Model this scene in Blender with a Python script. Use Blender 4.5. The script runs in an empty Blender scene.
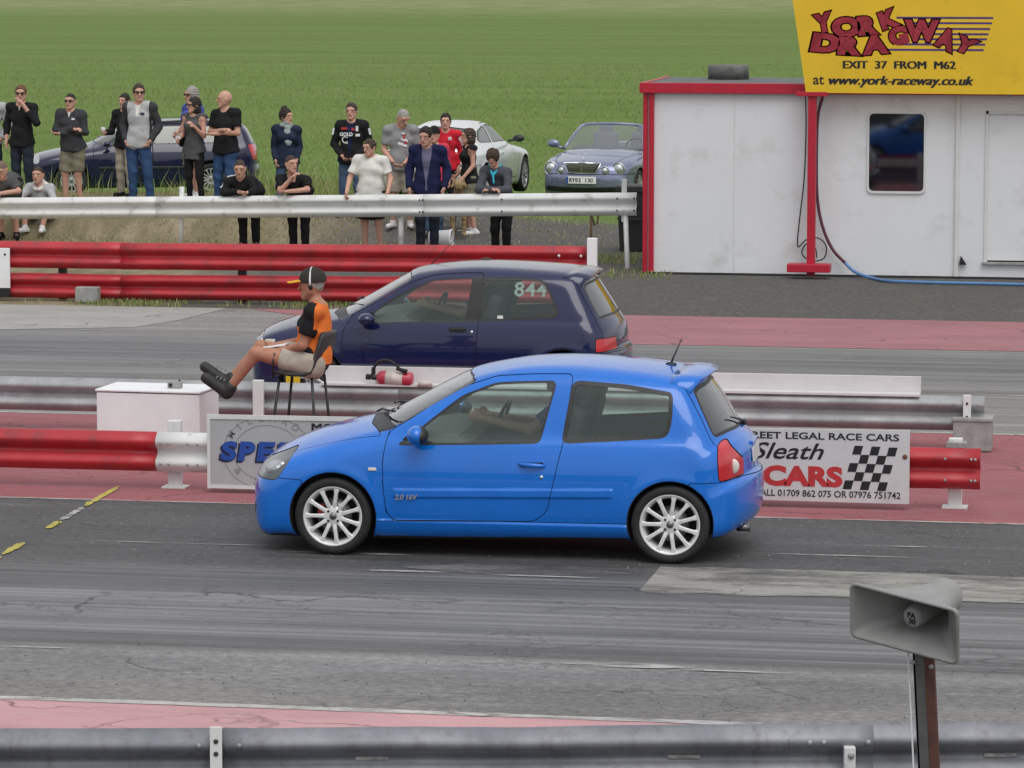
import bpy, bmesh, math, random
import numpy as np
from mathutils import Vector, Matrix, Euler

# ------------------------------------------------------------ camera, sky, sun, exposure
S = bpy.context.scene
C = S.collection
random.seed(7)
rng = np.random.default_rng(7)
R = math.radians
FPX = 3800.0
CAM_H = 4.467
PITCH = math.atan(439 / FPX)
YAW = R(10.2)
cam = bpy.data.objects.new('camera', bpy.data.cameras.new('camera'))
C.objects.link(cam)
cam.location = (0, 0, CAM_H)
cam.rotation_euler = (math.pi / 2 - PITCH, 0, YAW)
cam.data.sensor_width = 36
cam.data.lens = FPX / 1024 * 36
cam.data.clip_start = 0.5
cam.data.clip_end = 6000
S.camera = cam
S.render.resolution_x = 1024
S.render.resolution_y = 768

SUN_EL, SUN_AZ = R(58), R(150)      # azimuth: direction the light comes from, clockwise from +Y
W = bpy.data.worlds.new('World')
S.world = W
W.use_nodes = True
nt = W.node_tree
bg = nt.nodes['Background']
sky = nt.nodes.new('ShaderNodeTexSky')
sky.sky_type = 'NISHITA'
sky.sun_disc = False
sky.sun_elevation = SUN_EL
sky.sun_rotation = SUN_AZ
sky.air_density = 1.0
sky.dust_density = 1.5
sky.ozone_density = 1.0
hs = nt.nodes.new('ShaderNodeHueSaturation')
hs.inputs['Saturation'].default_value = 0.22
nt.links.new(sky.outputs[0], hs.inputs['Color'])
# overcast: brighter overhead than at the horizon, with soft uneven cloud
_tc = nt.nodes.new('ShaderNodeTexCoord'); _sx = nt.nodes.new('ShaderNodeSeparateXYZ'); nt.links.new(_tc.outputs['Generated'], _sx.inputs[0])
_cl = nt.nodes.new('ShaderNodeTexNoise'); _cl.inputs['Scale'].default_value = 2.2; _cl.inputs['Detail'].default_value = 6; nt.links.new(_tc.outputs['Generated'], _cl.inputs[0])
_m1 = nt.nodes.new('ShaderNodeMath'); _m1.operation = 'MULTIPLY_ADD'; _m1.inputs[1].default_value = 1.5; _m1.inputs[2].default_value = 2.6; nt.links.new(_sx.outputs[2], _m1.inputs[0])
_m2 = nt.nodes.new('ShaderNodeMath'); _m2.operation = 'MULTIPLY_ADD'; _m2.inputs[1].default_value = 0.9; _m2.inputs[2].default_value = 0.55; nt.links.new(_cl.outputs[0], _m2.inputs[0])
_m3 = nt.nodes.new('ShaderNodeMath'); _m3.operation = 'MULTIPLY'; nt.links.new(_m1.outputs[0], _m3.inputs[0]); nt.links.new(_m2.outputs[0], _m3.inputs[1])
_mx = nt.nodes.new('ShaderNodeVectorMath'); _mx.operation = 'SCALE'; _gm = nt.nodes.new('ShaderNodeGamma'); _gm.inputs[1].default_value = 0.5; nt.links.new(hs.outputs[0], _gm.inputs[0]); nt.links.new(_gm.outputs[0], _mx.inputs[0]); nt.links.new(_m3.outputs[0], _mx.inputs['Scale'])
nt.links.new(_mx.outputs[0], bg.inputs[0])
bg.inputs[1].default_value = 0.12
sl = bpy.data.lights.new('sun', 'SUN')
sl.energy = 1.45
sl.angle = R(45)
sl.color = (1.0, 0.97, 0.93)
so = bpy.data.objects.new('sun', sl)
C.objects.link(so)
so.location = (0, 0, 40)
sd = Vector((math.sin(SUN_AZ) * math.cos(SUN_EL), math.cos(SUN_AZ) * math.cos(SUN_EL), math.sin(SUN_EL)))
so.rotation_euler = sd.to_track_quat('Z', 'Y').to_euler()
S.view_settings.view_transform = 'Standard'
S.view_settings.look = 'None'
S.view_settings.exposure = -0.12
S.view_settings.gamma = 1.0

# where along the track a ray of the camera meets a given distance (used to survey positions off the photograph)
_fw = np.array([-math.sin(YAW) * math.cos(PITCH), math.cos(YAW) * math.cos(PITCH), -math.sin(PITCH)])
_rt = np.array([math.cos(YAW), math.sin(YAW), 0.0])
_up = np.cross(_rt, _fw)
def ray(px, py):
    return _fw * FPX + _rt * (px - 512) - _up * (py - 384)
def at(px, py, Y):
    d = ray(px, py); t = Y / d[1]
    return Vector((d[0] * t, Y, CAM_H + d[2] * t))
def gnd(px, py, z=0.0):
    d = ray(px, py); t = (z - CAM_H) / d[2]
    return Vector((d[0] * t, d[1] * t, z))

# ------------------------------------------------------------ materials
def new_mat(name):
    m = bpy.data.materials.new(name); m.use_nodes = True
    n = m.node_tree.nodes; return m, n, m.node_tree.links, n['Principled BSDF']
def noise(n, l, scale, detail=4, rough=0.55, vec=None, dist=0.0):
    t = n.new('ShaderNodeTexNoise'); t.inputs['Scale'].default_value = scale
    t.inputs['Detail'].default_value = detail; t.inputs['Roughness'].default_value = rough
    t.inputs['Distortion'].default_value = dist
    if vec is not None: l.new(vec, t.inputs['Vector'])
    return t.outputs['Fac']
def ramp(n, l, fac, stops, interp='LINEAR'):
    r = n.new('ShaderNodeValToRGB'); cr = r.color_ramp; cr.interpolation = interp
    while len(cr.elements) < len(stops): cr.elements.new(0.5)
    for e, (p, c) in zip(cr.elements, stops):
        e.position = p; e.color = (c, c, c, 1) if isinstance(c, (int, float)) else (*c[:3], 1)
    l.new(fac, r.inputs[0]); return r.outputs[0]
def mixc(n, l, fac, a, b, mode='MIX'):
    m = n.new('ShaderNodeMix'); m.data_type = 'RGBA'; m.blend_type = mode
    for sock, v in ((m.inputs[0], fac), (m.inputs[6], a), (m.inputs[7], b)):
        if hasattr(v, 'is_linked'): l.new(v, sock)
        elif isinstance(v, (int, float)): sock.default_value = v if sock.type == 'VALUE' else (v, v, v, 1)
        else: sock.default_value = (*v[:3], 1)
    return m.outputs[2]
def maths(n, l, op, a, b=None, c=None):
    m = n.new('ShaderNodeMath'); m.operation = op
    for i, v in enumerate((a, b, c)):
        if v is None: continue
        if hasattr(v, 'is_linked'): l.new(v, m.inputs[i])
        else: m.inputs[i].default_value = v
    return m.outputs[0]
def coords(n, l, scale=(1, 1, 1), kind='Object', rot=(0, 0, 0)):
    t = n.new('ShaderNodeTexCoord'); mp = n.new('ShaderNodeMapping')
    mp.inputs['Scale'].default_value = scale; mp.inputs['Rotation'].default_value = rot
    l.new(t.outputs[kind], mp.inputs[0]); return mp.outputs[0]
def bump(n, l, b, height, strength=0.3, dist=0.01):
    bp = n.new('ShaderNodeBump'); bp.inputs['Strength'].default_value = strength
    bp.inputs['Distance'].default_value = dist
    l.new(height, bp.inputs['Height']); l.new(bp.outputs[0], b.inputs['Normal'])

def mat(name, col, rough=0.6, metal=0.0, coat=0.0, var=0.12, scale=6.0, bstr=0.0, bscale=None, spec=0.5, coat_rough=0.05, dirt=None):
    m, n, l, b = new_mat(name)
    v = coords(n, l)
    f = noise(n, l, scale, 5, 0.6, v)
    lo = tuple(c * (1 - var) for c in col); hi = tuple(min(1, c * (1 + var)) for c in col)
    c = ramp(n, l, f, [(0.3, lo), (0.7, hi)])
    if dirt:
        f2 = noise(n, l, dirt[1], 6, 0.65, v)
        k = ramp(n, l, f2, [(dirt[2], 0.0), (dirt[3], 1.0)])
        c = mixc(n, l, k, c, dirt[0])
    l.new(c, b.inputs['Base Color'])
    b.inputs['Roughness'].default_value = rough; b.inputs['Metallic'].default_value = metal
    b.inputs['Coat Weight'].default_value = coat; b.inputs['Coat Roughness'].default_value = coat_rough
    b.inputs['Specular IOR Level'].default_value = spec
    if bstr: bump(n, l, b, noise(n, l, bscale or scale * 4, 4, 0.6, v), bstr)
    return m
def cloth(name, col, var=0.15):
    return mat(name, col, 0.85, var=var, scale=9, bstr=0.35, bscale=22, spec=0.2)
def glass_mat(name, tint=(0.62, 0.68, 0.65), base=0.07, gl=(1, 1, 1)):
    m, n, l, b = new_mat(name); n.remove(b)
    out = n['Material Output']
    tr = n.new('ShaderNodeBsdfTransparent'); tr.inputs[0].default_value = (*tint, 1)
    g = n.new('ShaderNodeBsdfGlossy'); g.inputs['Roughness'].default_value = 0.03; g.inputs[0].default_value = (*gl, 1)
    lw = n.new('ShaderNodeLayerWeight'); lw.inputs[0].default_value = 0.5
    pw_ = n.new('ShaderNodeMath'); pw_.operation = 'POWER'; pw_.inputs[1].default_value = 4.0; l.new(lw.outputs['Facing'], pw_.inputs[0])
    a = n.new('ShaderNodeMath'); a.operation = 'MULTIPLY_ADD'; a.use_clamp = True; a.inputs[1].default_value = 0.9; a.inputs[2].default_value = base
    l.new(pw_.outputs[0], a.inputs[0])
    mx = n.new('ShaderNodeMixShader'); l.new(a.outputs[0], mx.inputs[0]); l.new(tr.outputs[0], mx.inputs[1]); l.new(g.outputs[0], mx.inputs[2])
    l.new(mx.outputs[0], out.inputs[0])
    return m

M = {}
M['black_plastic'] = mat('black_plastic', (0.018, 0.018, 0.019), 0.45)
M['black_rubber'] = mat('black_rubber', (0.015, 0.015, 0.015), 0.7, var=0.25, scale=14)
M['dark_trim'] = mat('dark_trim', (0.03, 0.03, 0.032), 0.6)
M['seam'] = mat('seam', (0.006, 0.006, 0.008), 0.8)
M['interior'] = mat('interior', (0.15, 0.155, 0.15), 0.8)
M['seat'] = mat('seat', (0.035, 0.036, 0.04), 0.85, bstr=0.2)
M['alloy'] = mat('alloy', (0.72, 0.72, 0.72), 0.38, metal=0.2, var=0.06)
M['steel_wheel'] = mat('steel_wheel', (0.45, 0.46, 0.47), 0.35, metal=0.6)
M['tyre'] = mat('tyre', (0.016, 0.016, 0.017), 0.75, var=0.3, scale=10, bstr=0.2)
M['disc'] = mat('disc', (0.20, 0.20, 0.20), 0.35, metal=0.9)
M['red_part'] = mat('red_part', (0.45, 0.02, 0.02), 0.4)
M['chrome'] = mat('chrome', (0.72, 0.72, 0.72), 0.15, metal=1.0, var=0.03)
M['glass'] = glass_mat('glass', (0.74, 0.85, 0.80), 0.085, (0.85, 0.97, 0.92))
M['glass_front'] = glass_mat('glass_front', (0.60, 0.68, 0.66), 0.22)
M['glass_dark'] = glass_mat('glass_dark', (0.35, 0.40, 0.40), 0.17)
M['glass_lamp'] = glass_mat('glass_lamp', (0.80, 0.82, 0.84), 0.05)
M['lamp_inside'] = mat('lamp_inside', (0.5, 0.52, 0.54), 0.25, metal=0.6)
M['tail_red'] = mat('tail_red', (0.52, 0.012, 0.02), 0.2, coat=0.8)
M['tail_clear'] = mat('tail_clear', (0.65, 0.60, 0.56), 0.25, coat=0.8)
M['amber'] = mat('amber', (0.75, 0.68, 0.58), 0.2, coat=0.6)
M['white_paint'] = mat('white_paint', (0.80, 0.81, 0.82), 0.5, var=0.04, dirt=((0.45, 0.44, 0.42), 3, 0.62, 0.85))
M['white_board'] = mat('white_board', (0.62, 0.60, 0.61), 0.55, var=0.05, dirt=((0.42, 0.40, 0.39), 4, 0.6, 0.8))
M['ink_black'] = mat('ink_black', (0.012, 0.012, 0.014), 0.6)
M['ink_red'] = mat('ink_red', (0.50, 0.035, 0.04), 0.55)
M['ink_blue'] = mat('ink_blue', (0.015, 0.07, 0.35), 0.55)
M['ink_navy'] = mat('ink_navy', (0.012, 0.016, 0.05), 0.55)
M['ink_white'] = mat('ink_white', (0.75, 0.76, 0.78), 0.6)
M['galv'] = None
def paint(name, col, metal=0.0, rough=0.25, flake=0.0):
    m, n, l, b = new_mat(name)
    v = coords(n, l)
    f = noise(n, l, 3.0, 5, 0.6, v)
    l.new(ramp(n, l, f, [(0.3, tuple(c * 0.94 for c in col)), (0.7, tuple(c * 1.05 for c in col))]), b.inputs['Base Color'])
    b.inputs['Metallic'].default_value = metal
    l.new(ramp(n, l, noise(n, l, 12, 6, 0.7, v), [(0.3, rough * 0.85), (0.75, rough * 1.25)]), b.inputs['Roughness'])
    b.inputs['Coat Weight'].default_value = 0.9; b.inputs['Coat Roughness'].default_value = 0.03; b.inputs['Specular IOR Level'].default_value = 0.25
    bump(n, l, b, noise(n, l, 1.4, 2, 0.5, v), 0.03, 0.05)
    return m
M['blue_paint'] = paint('blue_paint', (0.003, 0.150, 0.62))
M['navy_paint'] = paint('navy_paint', (0.005, 0.010, 0.058), rough=0.2)
M['estate_paint'] = paint('estate_paint', (0.006, 0.008, 0.042))
M['silver_paint'] = paint('silver_paint', (0.70, 0.72, 0.71), 0.25)
M['lilac_paint'] = paint('lilac_paint', (0.21, 0.235, 0.36), 0.5)
M['red_rail'] = mat('red_rail', (0.42, 0.022, 0.032), 0.42, var=0.12, scale=2.5, dirt=((0.17, 0.035, 0.035), 4, 0.50, 0.78), bstr=0.04, bscale=5)
M['white_rail'] = mat('white_rail', (0.70, 0.71, 0.70), 0.45, var=0.05, scale=3, dirt=((0.34, 0.335, 0.31), 4, 0.57, 0.74), bstr=0.04, bscale=4)
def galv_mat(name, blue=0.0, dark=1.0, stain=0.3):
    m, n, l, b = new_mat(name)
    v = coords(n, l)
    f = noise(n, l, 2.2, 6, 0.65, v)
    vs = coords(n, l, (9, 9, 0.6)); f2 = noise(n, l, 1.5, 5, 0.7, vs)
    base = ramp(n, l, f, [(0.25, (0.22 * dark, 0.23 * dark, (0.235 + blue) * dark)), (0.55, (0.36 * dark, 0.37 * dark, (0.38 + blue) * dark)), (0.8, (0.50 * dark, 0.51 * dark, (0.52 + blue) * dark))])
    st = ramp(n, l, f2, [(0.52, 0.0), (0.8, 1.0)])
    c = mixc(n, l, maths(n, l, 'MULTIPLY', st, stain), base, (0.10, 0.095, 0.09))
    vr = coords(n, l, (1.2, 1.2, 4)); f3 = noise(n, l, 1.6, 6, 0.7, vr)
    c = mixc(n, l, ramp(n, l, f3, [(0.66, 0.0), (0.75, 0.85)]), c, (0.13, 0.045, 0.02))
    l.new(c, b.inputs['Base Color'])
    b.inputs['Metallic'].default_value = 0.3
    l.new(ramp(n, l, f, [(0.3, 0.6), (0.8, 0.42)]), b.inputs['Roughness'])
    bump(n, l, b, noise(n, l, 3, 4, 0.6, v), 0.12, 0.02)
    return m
M['galv'] = galv_mat('galv')
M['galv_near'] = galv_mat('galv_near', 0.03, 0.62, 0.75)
M['concrete'] = mat('concrete', (0.30, 0.30, 0.29), 0.85, var=0.25, scale=9, bstr=0.4)
M['skin'] = mat('skin', (0.55, 0.31, 0.23), 0.55, var=0.10, scale=14, spec=0.35)
M['skin_tan'] = mat('skin_tan', (0.42, 0.20, 0.13), 0.55, var=0.12, scale=14, spec=0.35)
M['eye'] = mat('eye', (0.16, 0.09, 0.065), 0.4)
M['lip'] = mat('lip', (0.33, 0.12, 0.10), 0.5)

# ------------------------------------------------------------ object helpers
def tag(o, label=None, cat=None, group=None, kind=None):
    if label: o['label'] = label
    if cat: o['category'] = cat
    if group: o['group'] = group
    if kind: o['kind'] = kind
    return o
def empty(name, loc=(0, 0, 0), rz=0.0):
    o = bpy.data.objects.new(name, None); C.objects.link(o)
    o.location = loc; o.rotation_euler = (0, 0, rz); o.empty_display_size = 0.2
    return o
def link(name, me, parent=None, loc=None):
    o = bpy.data.objects.new(name, me); C.objects.link(o)
    if parent is not None: o.parent = parent
    if loc is not None: o.location = loc
    return o
def copy_tree(o, parent=None):
    c = o.copy(); C.objects.link(c)
    if parent is not None: c.parent = parent
    for ch in [q for q in bpy.data.objects if q.parent == o]: copy_tree(ch, c)
    return c
def mesh_np(name, v, faces, material, parent=None, normals=None, smooth=True, mats=None, midx=None, loc=None):
    """faces: (N,3) or (N,4) int array"""
    v = np.asarray(v, dtype=np.float32); faces = np.asarray(faces, dtype=np.int32)
    me = bpy.data.meshes.new(name)
    k = faces.shape[1]
    me.vertices.add(len(v)); me.vertices.foreach_set('co', v.ravel())
    me.loops.add(faces.size); me.loops.foreach_set('vertex_index', faces.ravel())
    me.polygons.add(len(faces)); me.polygons.foreach_set('loop_start', np.arange(0, faces.size, k, dtype=np.int32))
    for m in (mats or [material]): me.materials.append(m)
    if midx is not None: me.polygons.foreach_set('material_index', np.asarray(midx, dtype=np.int32))
    me.polygons.foreach_set('use_smooth', np.full(len(faces), smooth))
    me.update(calc_edges=True); me.validate()
    if normals is not None and len(me.vertices) == len(normals):
        me.normals_split_custom_set_from_vertices(np.asarray(normals, dtype=np.float32).tolist())
    return link(name, me, parent, loc)

class MB:
    """collects simple solids and links them as ONE mesh object"""
    def __init__(self): self.bm = bmesh.new()
    def box(self, c, s, rot=None, bev=0.0):
        r = bmesh.ops.create_cube(self.bm, size=1.0)
        m = Matrix.Translation(c) @ (rot.to_4x4() if rot else Matrix.Identity(4)) @ Matrix.Diagonal((*s, 1))
        bmesh.ops.transform(self.bm, matrix=m, verts=r['verts'])
        if bev:
            es = {e for v in r['verts'] for e in v.link_edges}
            bmesh.ops.bevel(self.bm, geom=list(es), offset=bev, segments=2, profile=0.5, affect='EDGES')
        return self
    def tube(self, pts, rad, seg=10, caps=True):
        pts = [Vector(p) for p in pts]; n = len(pts)
        rads = rad if isinstance(rad, (list, tuple)) else [rad] * n
        rings = []; ref = None
        for i, p in enumerate(pts):
            d = (pts[min(i + 1, n - 1)] - pts[max(i - 1, 0)])
            if d.length < 1e-9: d = Vector((0, 0, 1))
            d.normalize()
            if ref is None:
                ref = Vector((0, 0, 1)) if abs(d.z) < 0.9 else Vector((1, 0, 0))
            u = d.cross(ref)
            if u.length < 1e-6: u = d.orthogonal()
            u.normalize(); w = u.cross(d).normalized(); ref = w
            rings.append([self.bm.verts.new(p + (u * math.cos(a) + w * math.sin(a)) * rads[i]) for a in (2 * math.pi * k / seg for k in range(seg))])
        for a, b in zip(rings, rings[1:]):
            for k in range(seg):
                self.bm.faces.new((a[k], a[(k + 1) % seg], b[(k + 1) % seg], b[k])).smooth = True
        if caps:
            self.bm.faces.new(rings[0][::-1]); self.bm.faces.new(rings[-1])
        return self
    def lathe(self, prof, origin, axis='y', seg=48, closed=False):
        """prof: list of (radius, along)"""
        rings = []
        for r, h in prof:
            ring = []
            for k in range(seg):
                a = 2 * math.pi * k / seg; cx, sx = math.cos(a) * r, math.sin(a) * r
                p = {'y': (cx, h, sx), 'z': (cx, sx, h), 'x': (h, cx, sx)}[axis]
                ring.append(self.bm.verts.new(Vector(origin) + Vector(p)))
            rings.append(ring)
        if closed: rings.append(rings[0])
        for a, b in zip(rings, rings[1:]):
            for k in range(seg):
                self.bm.faces.new((a[k], a[(k + 1) % seg], b[(k + 1) % seg], b[k])).smooth = True
        if not closed:
            for rg, pr in ((rings[0], prof[0]), (rings[-1], prof[-1])):
                if pr[0] > 1e-5:
                    try: self.bm.faces.new(rg)
                    except ValueError: pass
        return self
    def prism(self, pts, d, axis='y', c=(0, 0, 0)):
        """2D outline extruded by d on axis (outline plane: y->(x,z), z->(x,y), x->(y,z))"""
        f = {'y': lambda p, t: (p[0], t, p[1]), 'z': lambda p, t: (p[0], p[1], t), 'x': lambda p, t: (t, p[0], p[1])}[axis]
        a = [self.bm.verts.new(Vector(c) + Vector(f(p, -d / 2))) for p in pts]
        b = [self.bm.verts.new(Vector(c) + Vector(f(p, d / 2))) for p in pts]
        n = len(pts)
        self.bm.faces.new(a); self.bm.faces.new(b[::-1])
        for k in range(n): self.bm.faces.new((a[k], b[k], b[(k + 1) % n], a[(k + 1) % n]))
        return self
    def sphere(self, c, s, seg=16):
        r = bmesh.ops.create_uvsphere(self.bm, u_segments=seg, v_segments=max(6, seg // 2), radius=1.0)
        bmesh.ops.transform(self.bm, matrix=Matrix.Translation(c) @ Matrix.Diagonal((*s, 1)), verts=r['verts'])
        for v in r['verts']:
            for f in v.link_faces: f.smooth = True
        return self
    def build(self, name, material, parent=None, loc=None, rot=None):
        bmesh.ops.remove_doubles(self.bm, verts=self.bm.verts, dist=1e-6)
        bmesh.ops.recalc_face_normals(self.bm, faces=self.bm.faces)
        me = bpy.data.meshes.new(name); self.bm.to_mesh(me); self.bm.free()
        me.materials.append(material)
        o = link(name, me, parent, loc)
        if rot is not None: o.rotation_euler = rot
        return o

def text_mesh(name, txt, size, material, parent, loc, rot=(math.pi / 2, 0, 0), shear=0.0, bold=0.0, depth=0.002, align='LEFT', xs=1.0, ys=1.0, spacing=1.0):
    cu = bpy.data.curves.new(name, 'FONT'); cu.body = txt; cu.size = size; cu.shear = shear
    cu.offset = bold; cu.extrude = depth; cu.align_x = align; cu.space_character = spacing; cu.resolution_u = 4
    o = bpy.data.objects.new(name, cu); C.objects.link(o)
    me = bpy.data.meshes.new_from_object(o.evaluated_get(bpy.context.evaluated_depsgraph_get()))
    bpy.data.objects.remove(o); bpy.data.curves.remove(cu)
    me.name = name
    if xs != 1 or ys != 1: me.transform(Matrix.Diagonal((xs, ys, 1, 1)))
    me.materials.clear(); me.materials.append(material)
    t = link(name, me, parent, loc); t.rotation_euler = rot
    return t

# ------------------------------------------------------------ implicit surfaces: surface nets, polygon distance, mesh cutting
def surfnet(V, org, h):
    V = V.astype(np.float32)
    s = V < 0
    nx, ny, nz = V.shape
    cnt = np.zeros((nx - 1, ny - 1, nz - 1), np.int8)
    for i in (0, 1):
        for j in (0, 1):
            for k in (0, 1):
                cnt += s[i:nx - 1 + i, j:ny - 1 + j, k:nz - 1 + k]
    act = (cnt > 0) & (cnt < 8)
    cells = np.argwhere(act)
    idx = np.full(act.shape, -1, np.int32); idx[act] = np.arange(len(cells))
    pos = np.zeros((len(cells), 3), np.float64); num = np.zeros(len(cells))
    ci, cj, ck = cells.T
    cor = [(i, j, k) for i in (0, 1) for j in (0, 1) for k in (0, 1)]
    for a in cor:
        for ax in range(3):
            if a[ax]: continue
            b = list(a); b[ax] = 1
            va = V[ci + a[0], cj + a[1], ck + a[2]]; vb = V[ci + b[0], cj + b[1], ck + b[2]]
            x = (va < 0) != (vb < 0)
            t = np.where(x, va / np.where(x, va - vb, 1), 0)
            for q in range(3):
                pos[:, q] += np.where(x, a[q] + (t if q == ax else 0), 0)
            num += x
    pos /= num[:, None]
    v = (cells + pos) * h + np.asarray(org)
    quads = []
    for ax in range(3):
        sl0 = [slice(1, -1)] * 3; sl1 = [slice(1, -1)] * 3
        sl0[ax] = slice(0, -1); sl1[ax] = slice(1, None)
        A, B = s[tuple(sl0)], s[tuple(sl1)]
        e = np.argwhere(A != B)
        ins = A[tuple(e.T)]
        off = np.ones(3, int); off[ax] = 0
        e = e + off
        o1, o2 = (ax + 1) % 3, (ax + 2) % 3
        d1 = np.zeros(3, int); d1[o1] = 1
        d2 = np.zeros(3, int); d2[o2] = 1
        q = np.stack([idx[tuple((e - d1 - d2).T)], idx[tuple((e - d2).T)], idx[tuple(e.T)], idx[tuple((e - d1).T)]], 1)
        q[~ins] = q[~ins][:, ::-1]
        quads.append(q)
    return v, np.concatenate(quads), cells

def smax(a, b, k):
    h = np.maximum(k - np.abs(a - b), 0) / k
    return np.maximum(a, b) + h * h * k * 0.25
def smin(a, b, k):
    return -smax(-a, -b, k)
def sstep(a, b, x):
    t = np.clip((x - a) / (b - a), 0, 1); return t * t * (3 - 2 * t)

def poly_sdf(px, py, pts):
    """signed distance of points to a closed polygon, negative inside"""
    px = np.asarray(px, np.float32); py = np.asarray(py, np.float32)
    P = np.asarray(pts, np.float32)
    d = np.full(px.shape, 1e9, np.float32); ins = np.zeros(px.shape, bool)
    for i in range(len(P)):
        a, b = P[i - 1], P[i]
        e = b - a; L = float(e @ e)
        if L < 1e-12: continue
        wx, wy = px - a[0], py - a[1]
        t = np.clip((wx * e[0] + wy * e[1]) / L, 0, 1)
        d = np.minimum(d, (wx - t * e[0]) ** 2 + (wy - t * e[1]) ** 2)
        c = ((a[1] > py) != (b[1] > py))
        if e[1] != 0: ins ^= c & (px < e[0] * (py - a[1]) / e[1] + a[0])
    d = np.sqrt(d)
    return np.where(ins, -d, d)
def catmull(pts, sub=5, closed=False, sharp=()):
    P = [np.array(p, float) for p in pts]; n = len(P); out = []
    for i in range(n if closed else n - 1):
        p1, p2 = P[i], P[(i + 1) % n]
        p0 = P[i - 1] if (i > 0 or closed) else p1
        p3 = P[(i + 2) % n] if (i + 2 < n or closed) else p2
        if i in sharp: p0 = p1
        if (i + 1) % n in sharp: p3 = p2
        l = np.linalg.norm(p2 - p1)
        m1 = (p2 - p0) / max(np.linalg.norm(p2 - p1) + np.linalg.norm(p1 - p0), 1e-6) * l
        m2 = (p3 - p1) / max(np.linalg.norm(p3 - p2) + np.linalg.norm(p2 - p1), 1e-6) * l
        for k in range(sub):
            t = k / sub; t2, t3 = t * t, t * t * t
            out.append((2 * t3 - 3 * t2 + 1) * p1 + (t3 - 2 * t2 + t) * m1 + (-2 * t3 + 3 * t2) * p2 + (t3 - t2) * m2)
    if not closed: out.append(P[-1])
    return [tuple(o) for o in out]
def chaikin(pts, it=2, r=0.25):
    P = [np.array(p, float) for p in pts]
    for _ in range(it):
        Q = []
        for i in range(len(P)):
            a, b = P[i], P[(i + 1) % len(P)]
            Q += [a + (b - a) * r, b - (b - a) * r]
        P = Q
    return [tuple(p) for p in P]
def rounded(pts, rad, seg=5):
    """round the corners of a polygon with a fixed radius"""
    P = [np.array(p, float) for p in pts]; out = []; n = len(P)
    for i in range(n):
        a, b, c = P[i - 1], P[i], P[(i + 1) % n]
        u, w = a - b, c - b; lu, lw = np.linalg.norm(u), np.linalg.norm(w)
        r = min(rad, lu * 0.48, lw * 0.48)
        p, q = b + u / lu * r, b + w / lw * r
        for k in range(seg + 1):
            t = k / seg; out.append((1 - t) ** 2 * p + 2 * t * (1 - t) * b + t * t * q)
    return [tuple(o) for o in out]

class TM:
    """triangle mesh with normals that can be cut along a scalar field"""
    def __init__(self, v, n, t): self.v, self.n, self.t = v, n, t
    def cut(self, phi):
        phi = np.where(np.abs(phi) < 1e-7, 1e-7, phi)
        t = self.t; s = phi[t] < 0; c = s.sum(1)
        tin, tout = [t[c == 3]], [t[c == 0]]
        mix = (c == 1) | (c == 2)
        v, n = self.v, self.n
        if mix.any():
            tm, sm, cm = t[mix], s[mix], c[mix]
            odd = np.where(cm == 1, sm.argmax(1), (~sm).argmax(1))
            r = np.arange(len(tm))
            a, b, d = tm[r, odd], tm[r, (odd + 1) % 3], tm[r, (odd + 2) % 3]
            E = np.concatenate([np.stack([a, b], 1), np.stack([a, d], 1)]); E.sort(axis=1)
            u, inv = np.unique(E, axis=0, return_inverse=True); inv = inv.ravel()
            w = (phi[u[:, 0]] / (phi[u[:, 0]] - phi[u[:, 1]]))[:, None]
            nv = v[u[:, 0]] * (1 - w) + v[u[:, 1]] * w
            nn = n[u[:, 0]] * (1 - w) + n[u[:, 1]] * w
            base = len(v); v = np.concatenate([v, nv]); n = np.concatenate([n, nn])
            ab, ad = base + inv[:len(tm)], base + inv[len(tm):]
            tip = np.stack([a, ab, ad], 1)
            q1 = np.stack([ab, b, d], 1); q2 = np.stack([ab, d, ad], 1)
            one = cm == 1
            tin += [tip[one], q1[~one], q2[~one]]; tout += [tip[~one], q1[one], q2[one]]
        return TM(v, n, np.concatenate(tin)).clean(), TM(v, n, np.concatenate(tout)).clean()
    def clean(self):
        if len(self.t) == 0: return TM(np.zeros((0, 3)), np.zeros((0, 3)), np.zeros((0, 3), int))
        u, inv = np.unique(self.t, return_inverse=True)
        return TM(self.v[u], self.n[u], inv.reshape(-1, 3))
    def area(self):
        if len(self.t) == 0: return 0.0
        a = self.v[self.t]; return float(np.linalg.norm(np.cross(a[:, 1] - a[:, 0], a[:, 2] - a[:, 0]), axis=1).sum() / 2)
    def off(self, d): return TM(self.v + self.n * d, self.n, self.t)
    def join(self, o): return TM(np.concatenate([self.v, o.v]), np.concatenate([self.n, o.n]), np.concatenate([self.t, o.t + len(self.v)]))
    def link(self, name, material, parent):
        if len(self.t) == 0: return None
        n = self.n / np.maximum(np.linalg.norm(self.n, axis=1), 1e-9)[:, None]
        return mesh_np(name, self.v, self.t, material, parent, n)
def pphi(a, b, pts, cond=None, margin=0.1):
    """polygon field evaluated only near the polygon's box"""
    P = np.asarray(pts); out = np.full(a.shape, 1.0)
    k = (a > P[:, 0].min() - margin) & (a < P[:, 0].max() + margin) & (b > P[:, 1].min() - margin) & (b < P[:, 1].max() + margin)
    out[k] = poly_sdf(a[k], b[k], pts)
    if cond is not None: out = np.where(cond, out, np.maximum(out, 0.05))
    return out

def interp2(grid, org, h, a, b):
    u = np.clip((a - org[0]) / h, 0, grid.shape[0] - 1.001); w = np.clip((b - org[1]) / h, 0, grid.shape[1] - 1.001)
    i = u.astype(np.int32); j = w.astype(np.int32); fu = (u - i).astype(np.float32); fw = (w - j).astype(np.float32)
    return (grid[i, j] * (1 - fu) + grid[i + 1, j] * fu) * (1 - fw) + (grid[i, j + 1] * (1 - fu) + grid[i + 1, j + 1] * fu) * fw

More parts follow.
